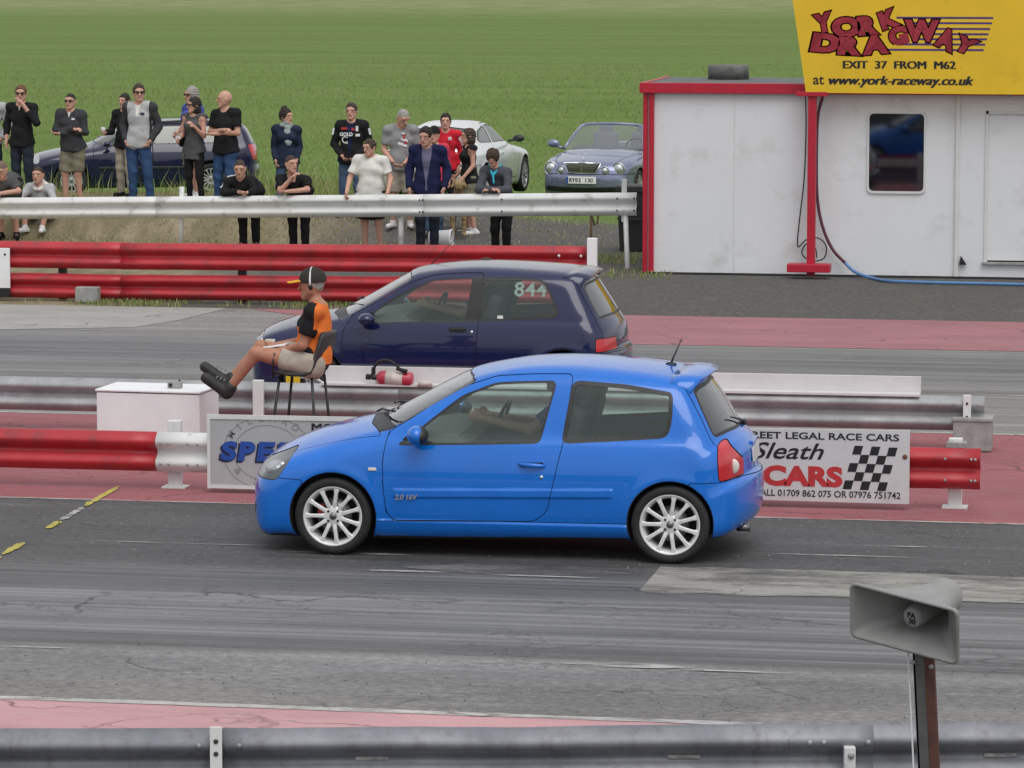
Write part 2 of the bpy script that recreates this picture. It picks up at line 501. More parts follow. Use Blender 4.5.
class CarShape:
    def __init__(s, side, plan, sect, arches, kf=0.38, kr=0.33, crown=0.10, xmid=0.2, feat=None, k_side=0.12, k_ends=0.10, arch_in=0.55, flare=0.008):
        s.arches, s.kf, s.kr, s.crown, s.xmid, s.feat = arches, kf, kr, crown, xmid, feat
        s.k_side, s.k_ends, s.arch_in, s.flare = k_side, k_ends, arch_in, flare
        g = 0.012; s.g = g
        def grid(p, x0, x1, y0, y1):
            a = np.arange(x0, x1, g); b = np.arange(y0, y1, g)
            A, B = np.meshgrid(a, b, indexing='ij'); return poly_sdf(A, B, p)
        xs = [p[0] for p in side]; s.x0, s.x1 = min(xs), max(xs); s.zt = max(p[1] for p in side)
        s.go = (s.x0 - 0.6, -0.3); s.G = grid(side, s.x0 - 0.6, s.x1 + 0.6, -0.3, s.zt + 0.3)
        s.po = (s.x0 - 0.6, -0.2); s.Pg = grid(plan, s.x0 - 0.6, s.x1 + 0.6, -0.2, 1.3)
        s.so = (-0.2, -0.3); s.Sg = grid(sect, -0.2, 1.3, -0.3, s.zt + 0.4)
    def arch(s, x, y, z):
        d = np.full(np.broadcast(x, y, z).shape, 9.0, np.float32)
        for xc, zc, r in s.arches:
            d = np.minimum(d, np.maximum(np.hypot(x - xc, z - zc) - r, s.arch_in - np.abs(y)))
        return d
    def body(s, x, y, z):
        y = np.abs(y); y2 = y * y
        w = sstep(s.xmid - 0.5, s.xmid + 0.5, x)
        k = -(s.kf - .13 * sstep(-1.2, -1.75, x)) * (1 - w) + s.kr * w
        d1 = interp2(s.G, s.go, s.g, x + k * y2, z + s.crown * y2)
        d2 = interp2(s.Pg, s.po, s.g, x + 0 * y, y + 0 * x)
        d3 = interp2(s.Sg, s.so, s.g, y + 0 * z, z + 0 * y)
        for xc, zc, r in s.arches:
            rr = np.hypot(x - xc, z - zc)
            d3 = d3 - s.flare * np.exp(-((rr - r - 0.02) / 0.045) ** 2)
        if s.feat is not None: d3 = s.feat(d3, x, y, z)
        ds = smax(d2, d3, 0.05)
        return smax(d1, ds, s.k_side + 0 * d1)
    def f(s, x, y, z):
        return smax(s.body(x, y, z), -s.arch(x, y, z), 0.012)
    def mesh(s, h):
        ymax = 1.0
        xs = np.arange(s.x0 - 4 * h, s.x1 + 4 * h, h); ys = np.arange(-h / 2, ymax, h); zs = np.arange(0.02, s.zt + 4 * h, h)
        V = np.empty((len(xs), len(ys), len(zs)), np.float32)
        Y, Z = np.meshgrid(ys, zs, indexing='ij')
        for i in range(0, len(xs), 24):
            X = xs[i:i + 24][:, None, None]
            V[i:i + 24] = s.f(X + 0 * Y[None], Y[None] + 0 * X, Z[None] + 0 * X)
        v, q, cells = surfnet(V, (xs[0], ys[0], zs[0]), h)
        mid = cells[:, 1] == 0
        def grad(p, e=0.004):
            n = np.empty_like(p)
            for a in range(3):
                d = np.zeros(3); d[a] = e
                u, w = p + d, p - d
                n[:, a] = (s.f(*u.T) - s.f(*w.T)) / (2 * e)
            return n
        for _ in range(2):
            n = grad(v); g2 = np.maximum((n * n).sum(1), 0.2)
            st = np.clip(s.f(*v.T) / g2, -h, h)
            v = v - n * st[:, None]
            v[mid, 1] = 0
        n = grad(v, 0.006); n /= np.maximum(np.linalg.norm(n, axis=1), 1e-6)[:, None]
        n[mid, 1] = 0
        t = np.concatenate([q[:, [0, 1, 2]], q[:, [0, 2, 3]]])
        N = len(v)
        mp = np.arange(N) + N; mp[mid] = np.arange(N)[mid]
        v2 = v * [1, -1, 1]; n2 = n * [1, -1, 1]
        tm = TM(np.concatenate([v, v2]), np.concatenate([n, n2]), np.concatenate([t, mp[t][:, ::-1]]))
        return tm.clean()
    def side_y(s, x, z, lo=0.2, hi=1.0):
        """half width of the body at (x, z)"""
        a, b = lo, hi
        for _ in range(30):
            m = (a + b) / 2
            if float(s.body(np.array([x]), np.array([m]), np.array([z]))[0]) < 0: a = m
            else: b = m
        return a
    def top_z(s, x, y, lo=0.4, hi=1.7):
        a, b = lo, hi
        for _ in range(30):
            m = (a + b) / 2
            if float(s.body(np.array([x]), np.array([y]), np.array([m]))[0]) < 0: a = m
            else: b = m
        return a

def build_car(name, sh, h, mats, glasses, panels, root, liner=True, gap=0.0028, floor_z=0.35):
    """glasses: (part, phi(v), material, seal width); panels: (part, phi(v), material, split sides, child-of or None)"""
    tm = sh.mesh(h)
    parts = {}
    arch = sh.arch(*tm.v.T)
    a, tm = tm.cut(arch - 0.006)
    for sx_ in (1, -1):
        ax_, _ = a.cut(-sx_ * a.v[:, 0])
        for sy_ in (1, -1): ax_.cut(-sy_ * ax_.v[:, 1])[0].link('arch_liner', mats['liner'], root)
    b, tm = tm.cut(np.where(tm.n[:, 2] < -0.8, tm.v[:, 2] - 0.24, 0.2))
    b.link('underbody', mats['liner'], root)
    seals = None
    for part, phi, m, sw in glasses:
        p = phi(tm.v, tm.n)
        g, tm = tm.cut(p)
        if sw:
            g, sl = g.cut(phi(g.v, g.n) + sw)
            sl = sl.off(-0.002); seals = sl if seals is None else seals.join(sl)
        for side in ((1, -1) if part.startswith('side') or part.startswith('rear_side') else (0,)):
            gg = g if side == 0 else g.cut(-side * g.v[:, 1])[0]
            gg.off(-0.005).link(part, m, root)
    if seals is not None: seals.link('window_seal', mats['seal'], root)
    if liner:
        inn, _ = tm.cut(floor_z - tm.v[:, 2])
        lt = inn.off(-0.028); TM(lt.v, -lt.n, lt.t[:, ::-1]).link('interior_lining', mats['interior'], root)
    gaps = None
    for part, phi, m, sides, g in panels:
        w = gap if g is None else g
        inn, rest = tm.cut(phi(tm.v, tm.n) + w)
        if w > 0:
            sm, rest = rest.cut(phi(rest.v, rest.n) - w)
            sm = sm.off(-0.007); gaps = sm if gaps is None else gaps.join(sm)
        tm = rest
        for side in ((1, -1) if sides else (0,)):
            pp = inn if side == 0 else inn.cut(-side * inn.v[:, 1])[0]
            o = pp.link(part, m, root)
            if o: parts.setdefault(part, []).append(o)
    if gaps is not None: gaps.link('panel_gap', mats['seam'], root)
    tm.link('body_shell', mats['paint'], root)
    return parts

def steering_and_seats(root, xs, M_, wheel_side=1, z=0.0, rear=True):
    """front seats, dash, steering wheel; wheel_side=+1 puts the wheel on local +y"""
    for s in (1, -1):
        mb = MB()
        mb.box((xs, s * 0.36, 0.50 + z), (0.50, 0.46, 0.16), bev=0.05)
        st = mb.build('front_seat', M_['seat'], root)
        mb = MB(); mb.box((xs + 0.30, s * 0.36, 0.80 + z), (0.13, 0.46, 0.62), Euler((0, R(16), 0)).to_matrix(), 0.05)
        mb.build('backrest', M_['seat'], st)
        mb = MB(); mb.box((xs + 0.42, s * 0.36, 1.16 + z), (0.09, 0.25, 0.16), Euler((0, R(12), 0)).to_matrix(), 0.035)
        mb.build('headrest', M_['seat'], st)
    if rear:
        mb = MB(); mb.box((xs + 0.95, 0, 0.48 + z), (0.45, 1.15, 0.18), bev=0.05)
        rs = mb.build('rear_seat', M_['seat'], root)
        mb = MB(); mb.box((xs + 1.22, 0, 0.74 + z), (0.13, 1.15, 0.42), Euler((0, R(16), 0)).to_matrix(), 0.05)
        mb.build('backrest', M_['seat'], rs)
    mb = MB()
    mb.prism([(xs - 0.95, 0.86 + z), (xs - 0.72, 0.90 + z), (xs - 0.52, 0.88 + z), (xs - 0.46, 0.80 + z), (xs - 0.55, 0.60 + z), (xs - 0.95, 0.55 + z)], 1.24)
    mb.build('dashboard', M_['interior'], root)
    c = Vector((xs - 0.36, wheel_side * 0.36, 0.86 + z)); tilt = R(24)
    mb = MB(); pts = [c + Vector((math.sin(tilt) * math.sin(a) * 0.185, math.cos(a) * 0.185, math.cos(tilt) * math.sin(a) * 0.185)) for a in (2 * math.pi * k / 28 for k in range(29))]
    mb.tube(pts, 0.014, 8, caps=False)
    for a in (0, math.pi, math.pi * 1.5):
        mb.tube([c, c + Vector((math.sin(tilt) * math.sin(a) * 0.18, math.cos(a) * 0.18, math.cos(tilt) * math.sin(a) * 0.18))], 0.013, 6)
    mb.sphere(c, (0.03, 0.06, 0.06), 12)
    mb.tube([c, c + Vector((-0.2, 0, -0.09))], 0.03, 8)
    return mb.build('steering_wheel', M_['black_plastic'], root)

def spoke_wheel(root, x, y, z, rt, rr, out, spokes, material, width=0.19, twin=False, steer=0.0):
    """out=-1: outer face towards -y. tyre radius rt, rim radius rr"""
    w = MB(); o = (0, 0, 0); s = out
    # barrel and lip
    w.lathe([(rr - 0.012, s * 0.085), (rr, s * 0.094), (rr + 0.004, s * 0.088), (rr - 0.006, s * 0.070), (rr - 0.03, s * -0.07), (rr - 0.04, s * -0.07), (rr - 0.028, s * 0.06)], o, closed=True, seg=64)
    for k in range(spokes):
        a0 = 2 * math.pi * (k + 0.5) / spokes
        u = Vector((math.cos(a0), 0, math.sin(a0))); t = Vector((-math.sin(a0), 0, math.cos(a0))); yv = Vector((0, s, 0))
        ring = []
        for r_, hw, yo, th in ((0.045, 0.017, 0.070, 0.03), (0.10, 0.014, 0.082, 0.026), (rr - 0.05, 0.0135, 0.086, 0.024), (rr - 0.012, 0.023, 0.084, 0.022)):
            c = u * r_ + yv * yo
            ring.append([w.bm.verts.new(c + t * hw - yv * th), w.bm.verts.new(c + t * hw - yv * 0.005), w.bm.verts.new(c + t * hw * 0.6), w.bm.verts.new(c - t * hw * 0.6), w.bm.verts.new(c - t * hw - yv * 0.005), w.bm.verts.new(c - t * hw - yv * th)])
        for A, B in zip(ring, ring[1:]):
            for q in range(6): w.bm.faces.new((A[q], A[(q + 1) % 6], B[(q + 1) % 6], B[q]))
        w.bm.faces.new(ring[0]); w.bm.faces.new(ring[-1])
    w.lathe([(0.0, s * 0.072), (0.055, s * 0.076), (0.075, s * 0.068), (0.078, s * 0.04), (0.0, s * 0.04)], o, seg=32)
    wo = w.build('wheel', material, root, (x, y, z))
    ty = MB()
    ty.lathe([(rr - 0.004, s * 0.088), (rr + 0.012, s * 0.098), (rr + (rt - rr) * 0.55, s * 0.104), (rt - 0.014, s * 0.096), (rt - 0.002, s * 0.080), (rt, s * 0.05), (rt, s * -0.05), (rt - 0.006, s * -0.09), (rr, s * -0.10), (rr - 0.01, 0)], o, closed=True, seg=64)
    ty.build('tyre', M['tyre'], wo)
    d = MB(); d.lathe([(0.0, s * 0.018), (0.13, s * 0.018), (0.13, s * -0.004), (0.0, s * -0.004)], o, seg=40); d.build('brake_disc', M['disc'], wo)
    c = MB(); c.box((-0.10, s * 0.015, 0.03), (0.05, 0.05, 0.10), bev=0.012); c.build('brake_caliper', M['red_part'] if x < 0 else M['dark_trim'], wo)
    h = MB(); h.lathe([(0.0, s * 0.086), (0.024, s * 0.084), (0.028, s * 0.074)], o, seg=24)
    h.build('hub_cap', M['disc'], wo)
    for k in range(4):
        a = math.pi / 4 + k * math.pi / 2
        b = MB(); b.lathe([(0.0, s * 0.079), (0.0095, s * 0.079), (0.0095, s * 0.068)], (math.cos(a) * 0.05, 0, math.sin(a) * 0.05), seg=10); b.build('wheel_bolt', M['dark_trim'], wo)
    return wo

# ------------------------------------------------------------ cars
def loft(mb, secs, close=True, smooth=True):
    """secs: list of equally long closed outlines (3D points)"""
    rings = [[mb.bm.verts.new(Vector(p)) for p in s] for s in secs]; n = len(rings[0])
    for a, b in zip(rings, rings[1:]):
        for k in range(n): mb.bm.faces.new((a[k], a[(k + 1) % n], b[(k + 1) % n], b[k])).smooth = smooth
    if close: mb.bm.faces.new(rings[0]); mb.bm.faces.new(rings[-1])
    return mb

def sym(half):
    """half outline given from y=0 bottom round to y=0 top -> closed symmetric outline in (y, z)"""
    return [(-y, z) for y, z in half[::-1] if y > 0] + list(half)

def make_blue_hatch(loc, rz):
    root = empty('hatchback', loc, rz)
    tag(root, 'bright blue three-door hatchback with white multi-spoke alloys on the near lane', 'car')
    side = [(-1.87, .15), (-1.935, .19), (-1.965, .27), (-1.972, .38), (-1.970, .47), (-1.95, .55), (-1.912, .61), (-1.862, .656), (-1.77, .72), (-1.671, .775), (-1.56, .82), (-1.439, .862),
            (-1.28, .907), (-1.115, .944), (-1.01, .972), (-.95, 1.0), (-.68, 1.148), (-.44, 1.272), (-.345, 1.316), (-.26, 1.343), (-.175, 1.362), (.018, 1.394), (.174, 1.408), (.40, 1.415), (.576, 1.413),
            (.80, 1.402), (.998, 1.387), (1.20, 1.366), (1.34, 1.342), (1.42, 1.305), (1.49, 1.235), (1.58, 1.105), (1.665, .965), (1.705, .91), (1.75, .875), (1.79, .79), (1.80, .68), (1.808, .625),
            (1.842, .605), (1.855, .53), (1.853, .38), (1.82, .28), (1.74, .225), (1.60, .21)]
    side = catmull(side, 4) + [(1.0, .19), (-1.0, .155)]
    plan = [(-1.995, 0), (-1.992, .44), (-1.965, .60), (-1.89, .71), (-1.76, .775), (-1.6, .812), (-1.35, .835), (-1.0, .855), (0, .87), (.9, .86), (1.25, .84), (1.5, .805), (1.65, .765), (1.76, .715), (1.84, .63), (1.885, .45), (1.90, .2), (1.905, 0)]
    plan = catmull(plan, 4) + [(1.905, -.5), (-1.99, -.5)]
    sect = catmull([(.70, -.2), (.725, .10), (.755, .17), (.785, .25), (.803, .34), (.815, .46), (.818, .56), (.813, .66), (.797, .76), (.772, .845), (.748, .885), (.728, .93), (.695, 1.05), (.645, 1.19), (.598, 1.30), (.568, 1.36), (.52, 1.43), (.40, 1.56)], 4) + [(-.5, 1.6), (-.5, -.2)]
    def feat(d3, x, y, z):
        zz = z - 0.473 - 0.022 * (x + 0.75)
        d3 = d3 - 0.011 * sstep(.036, .026, np.abs(zz)) * sstep(-.80, -.77, x) * sstep(.85, .82, x)        # rubbing strip
        d3 = d3 - 0.014 * sstep(.285, .26, z) * sstep(-.95, -.88, x) * sstep(1.0, .93, x)                    # side skirt
        return d3
    sh = CarShape(side, plan, sect, [(-1.247, .290, .322), (1.253, .292, .312)], feat=feat)
    P = M['blue_paint']
    mats = dict(paint=P, liner=M['dark_trim'], seal=M['black_plastic'], interior=M['interior'], seam=M['seam'])
    win = rounded([(-.775, .822), (-.10, .842), (.292, .856), (.39, 1.27), (.372, 1.302), (.13, 1.294), (-.06, 1.281), (-.30, 1.188), (-.48, 1.05), (-.62, .935)], .045)
    qwin = rounded([(.51, 1.307), (.447, .858), (.85, .884), (1.225, .912), (1.256, 1.04), (1.252, 1.20), (1.235, 1.235), (.906, 1.285)], .06)
    wsc = rounded(sym([(0, .992), (.40, .975), (.655, .945), (.55, 1.288), (.40, 1.312), (0, 1.328)]), .04)
    rgl = rounded(sym([(0, .935), (.40, .925), (.62, .905), (.575, 1.10), (.515, 1.238), (.40, 1.262), (0, 1.292)]), .05)
    gl = [('side_window', lambda v, n: pphi(v[:, 0], v[:, 2], win, np.abs(v[:, 1]) > .5), M['glass'], .016),
          ('rear_side_window', lambda v, n: pphi(v[:, 0], v[:, 2], qwin, np.abs(v[:, 1]) > .45), M['glass'], .030),
          ('windscreen', lambda v, n: pphi(v[:, 1], v[:, 2], wsc, v[:, 0] < -.1), M['glass_front'], .006),
          ('rear_window', lambda v, n: pphi(v[:, 1], v[:, 2], rgl, v[:, 0] > 1.2), M['glass_dark'], .022)]
    ay = lambda v: np.abs(v[:, 1])
    head = rounded([(-2.0, .548), (-1.93, .60), (-1.84, .655), (-1.74, .70), (-1.56, .775), (-1.60, .66), (-1.675, .546)], .03)
    tail = rounded([(1.582, .872), (1.625, .893), (1.70, .80), (1.765, .71), (1.80, .63), (1.602, .600)], .03)
    door = rounded([(-.842, .915), (-.70, 1.00), (-.55, 1.10), (-.30, 1.245), (-.06, 1.325), (.2, 1.344), (.512, 1.350), (.462, .86), (.393, .549), (.352, .363), (.255, .287), (-.795, .272), (-.846, .338), (-.866, .537), (-.869, .715)], .05)
    hood = rounded([(-2.1, -.30), (-1.84, -.46), (-1.63, -.585), (-1.43, -.635), (-1.18, -.675), (-.90, -.70), (-.93, -.64), (-1.03, -.4), (-1.08, 0), (-1.03, .4), (-.93, .64), (-.90, .70), (-1.18, .675), (-1.43, .635), (-1.63, .585), (-1.84, .46), (-2.1, .30)], .03)
    cowl = [(-1.3, -.70), (-.80, -.70), (-.80, .70), (-1.3, .70)]
    tg = rounded(sym([(0, .60), (.60, .615), (.67, .66), (.66, .88), (.605, 1.12), (.555, 1.26), (.50, 1.325), (0, 1.36)]), .05)
    panels = [('tail_light', lambda v, n: pphi(v[:, 0], v[:, 2], tail, (v[:, 0] > 1.4) & (ay(v) > .40)), M['tail_red'], True, .003),
              ('headlight', lambda v, n: pphi(v[:, 0], v[:, 2], head, (v[:, 0] < -1.4) & (ay(v) > .28)), M['glass_lamp'], True, .003),
              ('bonnet', lambda v, n: pphi(v[:, 0], v[:, 1], hood, (v[:, 2] > .585) & (n[:, 2] > -.2)), P, False, None),
              ('scuttle_panel', lambda v, n: pphi(v[:, 0], v[:, 1], cowl, (v[:, 2] > .85) & (v[:, 2] < 1.02) & (ay(v) < .66) & (n[:, 2] > .3)), M['black_plastic'], False, 0.0),
              ('air_intake', lambda v, n: np.minimum(pphi(v[:, 1], v[:, 2], rounded([(-.42, .24), (.42, .24), (.46, .34), (-.46, .34)], .03), v[:, 0] < -1.7),
                                                     pphi(ay(v), v[:, 2], [(.50, .335), (.66, .345), (.60, .225)], v[:, 0] < -1.6)), M['black_plastic'], False, 0.0),
              ('grille', lambda v, n: pphi(v[:, 1], v[:, 2], rounded([(-.40, .475), (.40, .475), (.36, .53), (-.36, .53)], .02), v[:, 0] < -1.7), M['black_plastic'], False, 0.0),
              ('front_bumper', lambda v, n: pphi(v[:, 0], v[:, 2], [(-2.2, -.1), (-2.2, .568), (-1.66, .562), (-1.48, .556), (-1.44, -.1)], v[:, 0] < -1.2), P, False, None),
              ('tailgate', lambda v, n: pphi(v[:, 1], v[:, 2], tg, (v[:, 0] > 1.30) & (n[:, 0] > .25)), P, False, None),
              ('rear_bumper', lambda v, n: pphi(v[:, 0], v[:, 2], [(2.2, -.1), (2.2, .615), (1.76, .612), (1.60, .597), (1.395, .594), (1.37, .50), (1.40, -.1)], v[:, 0] > 1.2), P, False, None),
              ('door', lambda v, n: pphi(v[:, 0], v[:, 2], door, ay(v) > .45), P, True, None),
              ('side_skirt', lambda v, n: pphi(v[:, 0], v[:, 2], [(-.97, -.1), (-.97, .262), (.0, .281), (1.0, .286), (1.0, -.1)], ay(v) > .5), P, True, None),
              ('front_wing', lambda v, n: pphi(v[:, 0], v[:, 2], [(-2.2, .1), (-2.2, 1.02), (-.86, .98), (-.842, .915), (-.869, .715), (-.866, .537), (-.846, .338), (-.795, .272), (-.795, .1)], ay(v) > .28), P, True, None)]
    parts = build_car('hatchback', sh, 0.0105, mats, gl, panels, root)
    Y = lambda x, z: sh.side_y(x, z)
    # lamps
    for s in (1, -1):
        mb = MB()
        mb.sphere((-1.70, s * .57, .605), (.10, .11, .062), 20)
        hb = mb.build('lamp_reflector', M['lamp_inside'], root)
        for hl in parts.get('headlight', []):
            if (np.mean([v.co.y for v in hl.data.vertices]) > 0) == (s > 0): hb.parent = hl
        mb = MB(); mb.sphere((-1.745, s * .53, .61), (.055, .05, .045), 16); mb.sphere((-1.665, s * .62, .625), (.045, .04, .045), 16)
        mb.build('lamp_bulb', M['chrome'], hb)
        # reversing lamp in the tail light
        mb = MB(); yy = Y(1.69, .70); mb.sphere((1.685, s * (yy - .004), .695), (.048, .016, .056), 18)
        tl = [t for t in parts['tail_light'] if (np.mean([v.co.y for v in t.data.vertices]) > 0) == (s > 0)]
        mb.build('reversing_lamp', M['tail_clear'], tl[0])
        # side repeater
        mb = MB(); mb.box((-.945, s * (Y(-.945, .648) + .001), .648), (.062, .014, .024), bev=.005); mb.build('indicator', M['amber'], root)
        dr = [d for d in parts['door'] if (np.mean([v.co.y for v in d.data.vertices]) > 0) == (s > 0)][0]
        mb = MB(); y0 = Y(.24, .70)
        pts = [(.145 + .19 * t, s * (y0 + .004 + .026 * math.sin(math.pi * t) ** .6), .712 - .012 * t) for t in np.linspace(0, 1, 12)]
        mb.tube(pts, [.012 + .006 * math.sin(math.pi * t) for t in np.linspace(0, 1, 12)], 10)
        mb.build('door_handle', P, dr)
        mb = MB(); mb.box((.24, s * (y0 - .003), .695), (.17, .010, .058), bev=.004); mb.build('handle_recess', M['seam'], dr)
        mb = MB(); mb.lathe([(0, s * .004), (.013, s * .004), (.014, -s * .006)], (.312, s * Y(.312, .617), .617), seg=16); mb.build('door_lock', M['chrome'], dr)
        # mirror on its black sail
        mb = MB()
        yb = Y(-.68, .87)
        mb.prism([(-.775, .826), (-.60, .832), (-.565, .935), (-.60, .965), (-.69, .90)], .022, 'y', (0, s * (yb - .010), 0))
        sail = mb.build('mirror_base', M['black_plastic'], dr)
        mb = MB(); mb.sphere((-.595, s * .895, .915), (.072, .098, .072), 24); mb.build('wing_mirror', P, sail)
        mb = MB(); mb.lathe([(0, .062), (.058, .060), (.066, .045), (.07, .02)], (-.595, s * .895, .915), 'x', 24); mb.sphere((-.56, s * .89, .912), (.052, .09, .062), 20)
        mb.box((-.61, s * .80, .868), (.05, .11, .035), bev=.01)
        mb.build('mirror_housing', M['black_plastic'], sail)
        # model script in the rubbing strip
    text_mesh('badge', '2.0 16V', .052, M['chrome'], root, (-.775, -Y(-.7, .455) - .002, .430), (math.pi / 2, R(-1), 0), .2, .0015, .0015)
    # spoiler over the rear glass
    mb = MB(); secs = []
    prof = [(1.225, 1.360), (1.33, 1.362), (1.43, 1.357), (1.492, 1.346), (1.493, 1.332), (1.44, 1.315), (1.36, 1.31), (1.23, 1.335)]
    for y in np.linspace(-.56, .56, 27):
        e = max(0, (abs(y) - .44) / .12)
        sec = []
        for i, (x, z) in enumerate(prof):
            t = (x - 1.215) / .28
            sec.append((x - .24 * y * y * t - e * e * .05 * t, y, z - .095 * y * y - e * e * (.034 + .048 * t)))
        secs.append(sec)
    loft(mb, secs); mb.build('roof_spoiler', P, root)
    # aerial, wipers, exhaust, plate, rear wiper
    mb = MB(); zt = sh.top_z(1.15, 0); mb.sphere((1.155, 0, zt), (.045, .022, .018), 12); mb.tube([(1.155, 0, zt), (1.172, 0, zt + .05), (1.235, 0, zt + .19)], [.009, .007, .004], 8); mb.build('aerial', M['black_plastic'], root)
    for y0, y1 in ((.50, -.02), (.02, -.55)):
        pts = []
        for t in np.linspace(0, 1, 8):
            y = y0 + (y1 - y0) * t; z = .975 + .05 * t
            x = -1.02 + .36 * y * y + (z - .975) * 1.9 - .01
            pts.append((x, y, z + .022))
        mb = MB(); mb.tube(pts, .009, 6); mb.tube([(pts[0][0] - .06, pts[0][1] + .06, pts[0][2] - .03), pts[0], pts[4]], .008, 6); mb.build('wiper', M['black_plastic'], root)
    mb = MB(); mb.tube([(1.70, -.42, .225), (1.80, -.42, .225)], .028, 14); mb.build('exhaust_pipe', M['disc'], root)
    mb = MB(); mb.tube([(1.70, .05, .95), (1.672, -.08, .985), (1.63, -.26, 1.02)], [.012, .007, .005], 8); mb.sphere((1.70, .05, .945), (.022, .03, .024), 12); mb.build('rear_wiper', M['black_plastic'], root)
    mb = MB(); mb.box((1.793, 0, .735), (.012, .42, .105), Euler((0, R(-6), 0)).to_matrix(), .004); mb.build('number_plate', M['white_board'], root)
    mb = MB(); mb.box((1.775, 0, .82), (.03, .34, .03), bev=.008); mb.build('tailgate_grip', P, root)
    for x, s_ in ((-1.247, 1), (1.253, 1)):
        for out in (-1, 1):
            spoke_wheel(root, x, out * .708, .288, .287, .220, out, 11, M['alloy'])
    steering_and_seats(root, .16, M, 1)
    for x in (-1.247, 1.253):   # axle beam under the floor
        mb = MB(); mb.tube([(x, -.62, .29), (x, .62, .29)], .035, 10); mb.build('axle', M['dark_trim'], root)
    # door bins / race number scrawled on the far quarter window
    for txt, x, z in (('1', .98, 1.10), ('5', .84, 1.13), ('6', .70, 1.13)):
        text_mesh('window_number', txt, .19, M['ink_white'], root, (x, sh.side_y(x, z + .06) - .012, z), (R(90 + 18), 0, math.pi), 0, .008, .001)
    return root, sh

M['number_chalk'] = mat('number_chalk', (.42, .44, .45), .8, var=.35, scale=30)
def simple_lamp(root, c, s, material, name):
    mb = MB(); mb.sphere(c, s, 18); return mb.build(name, material, root)

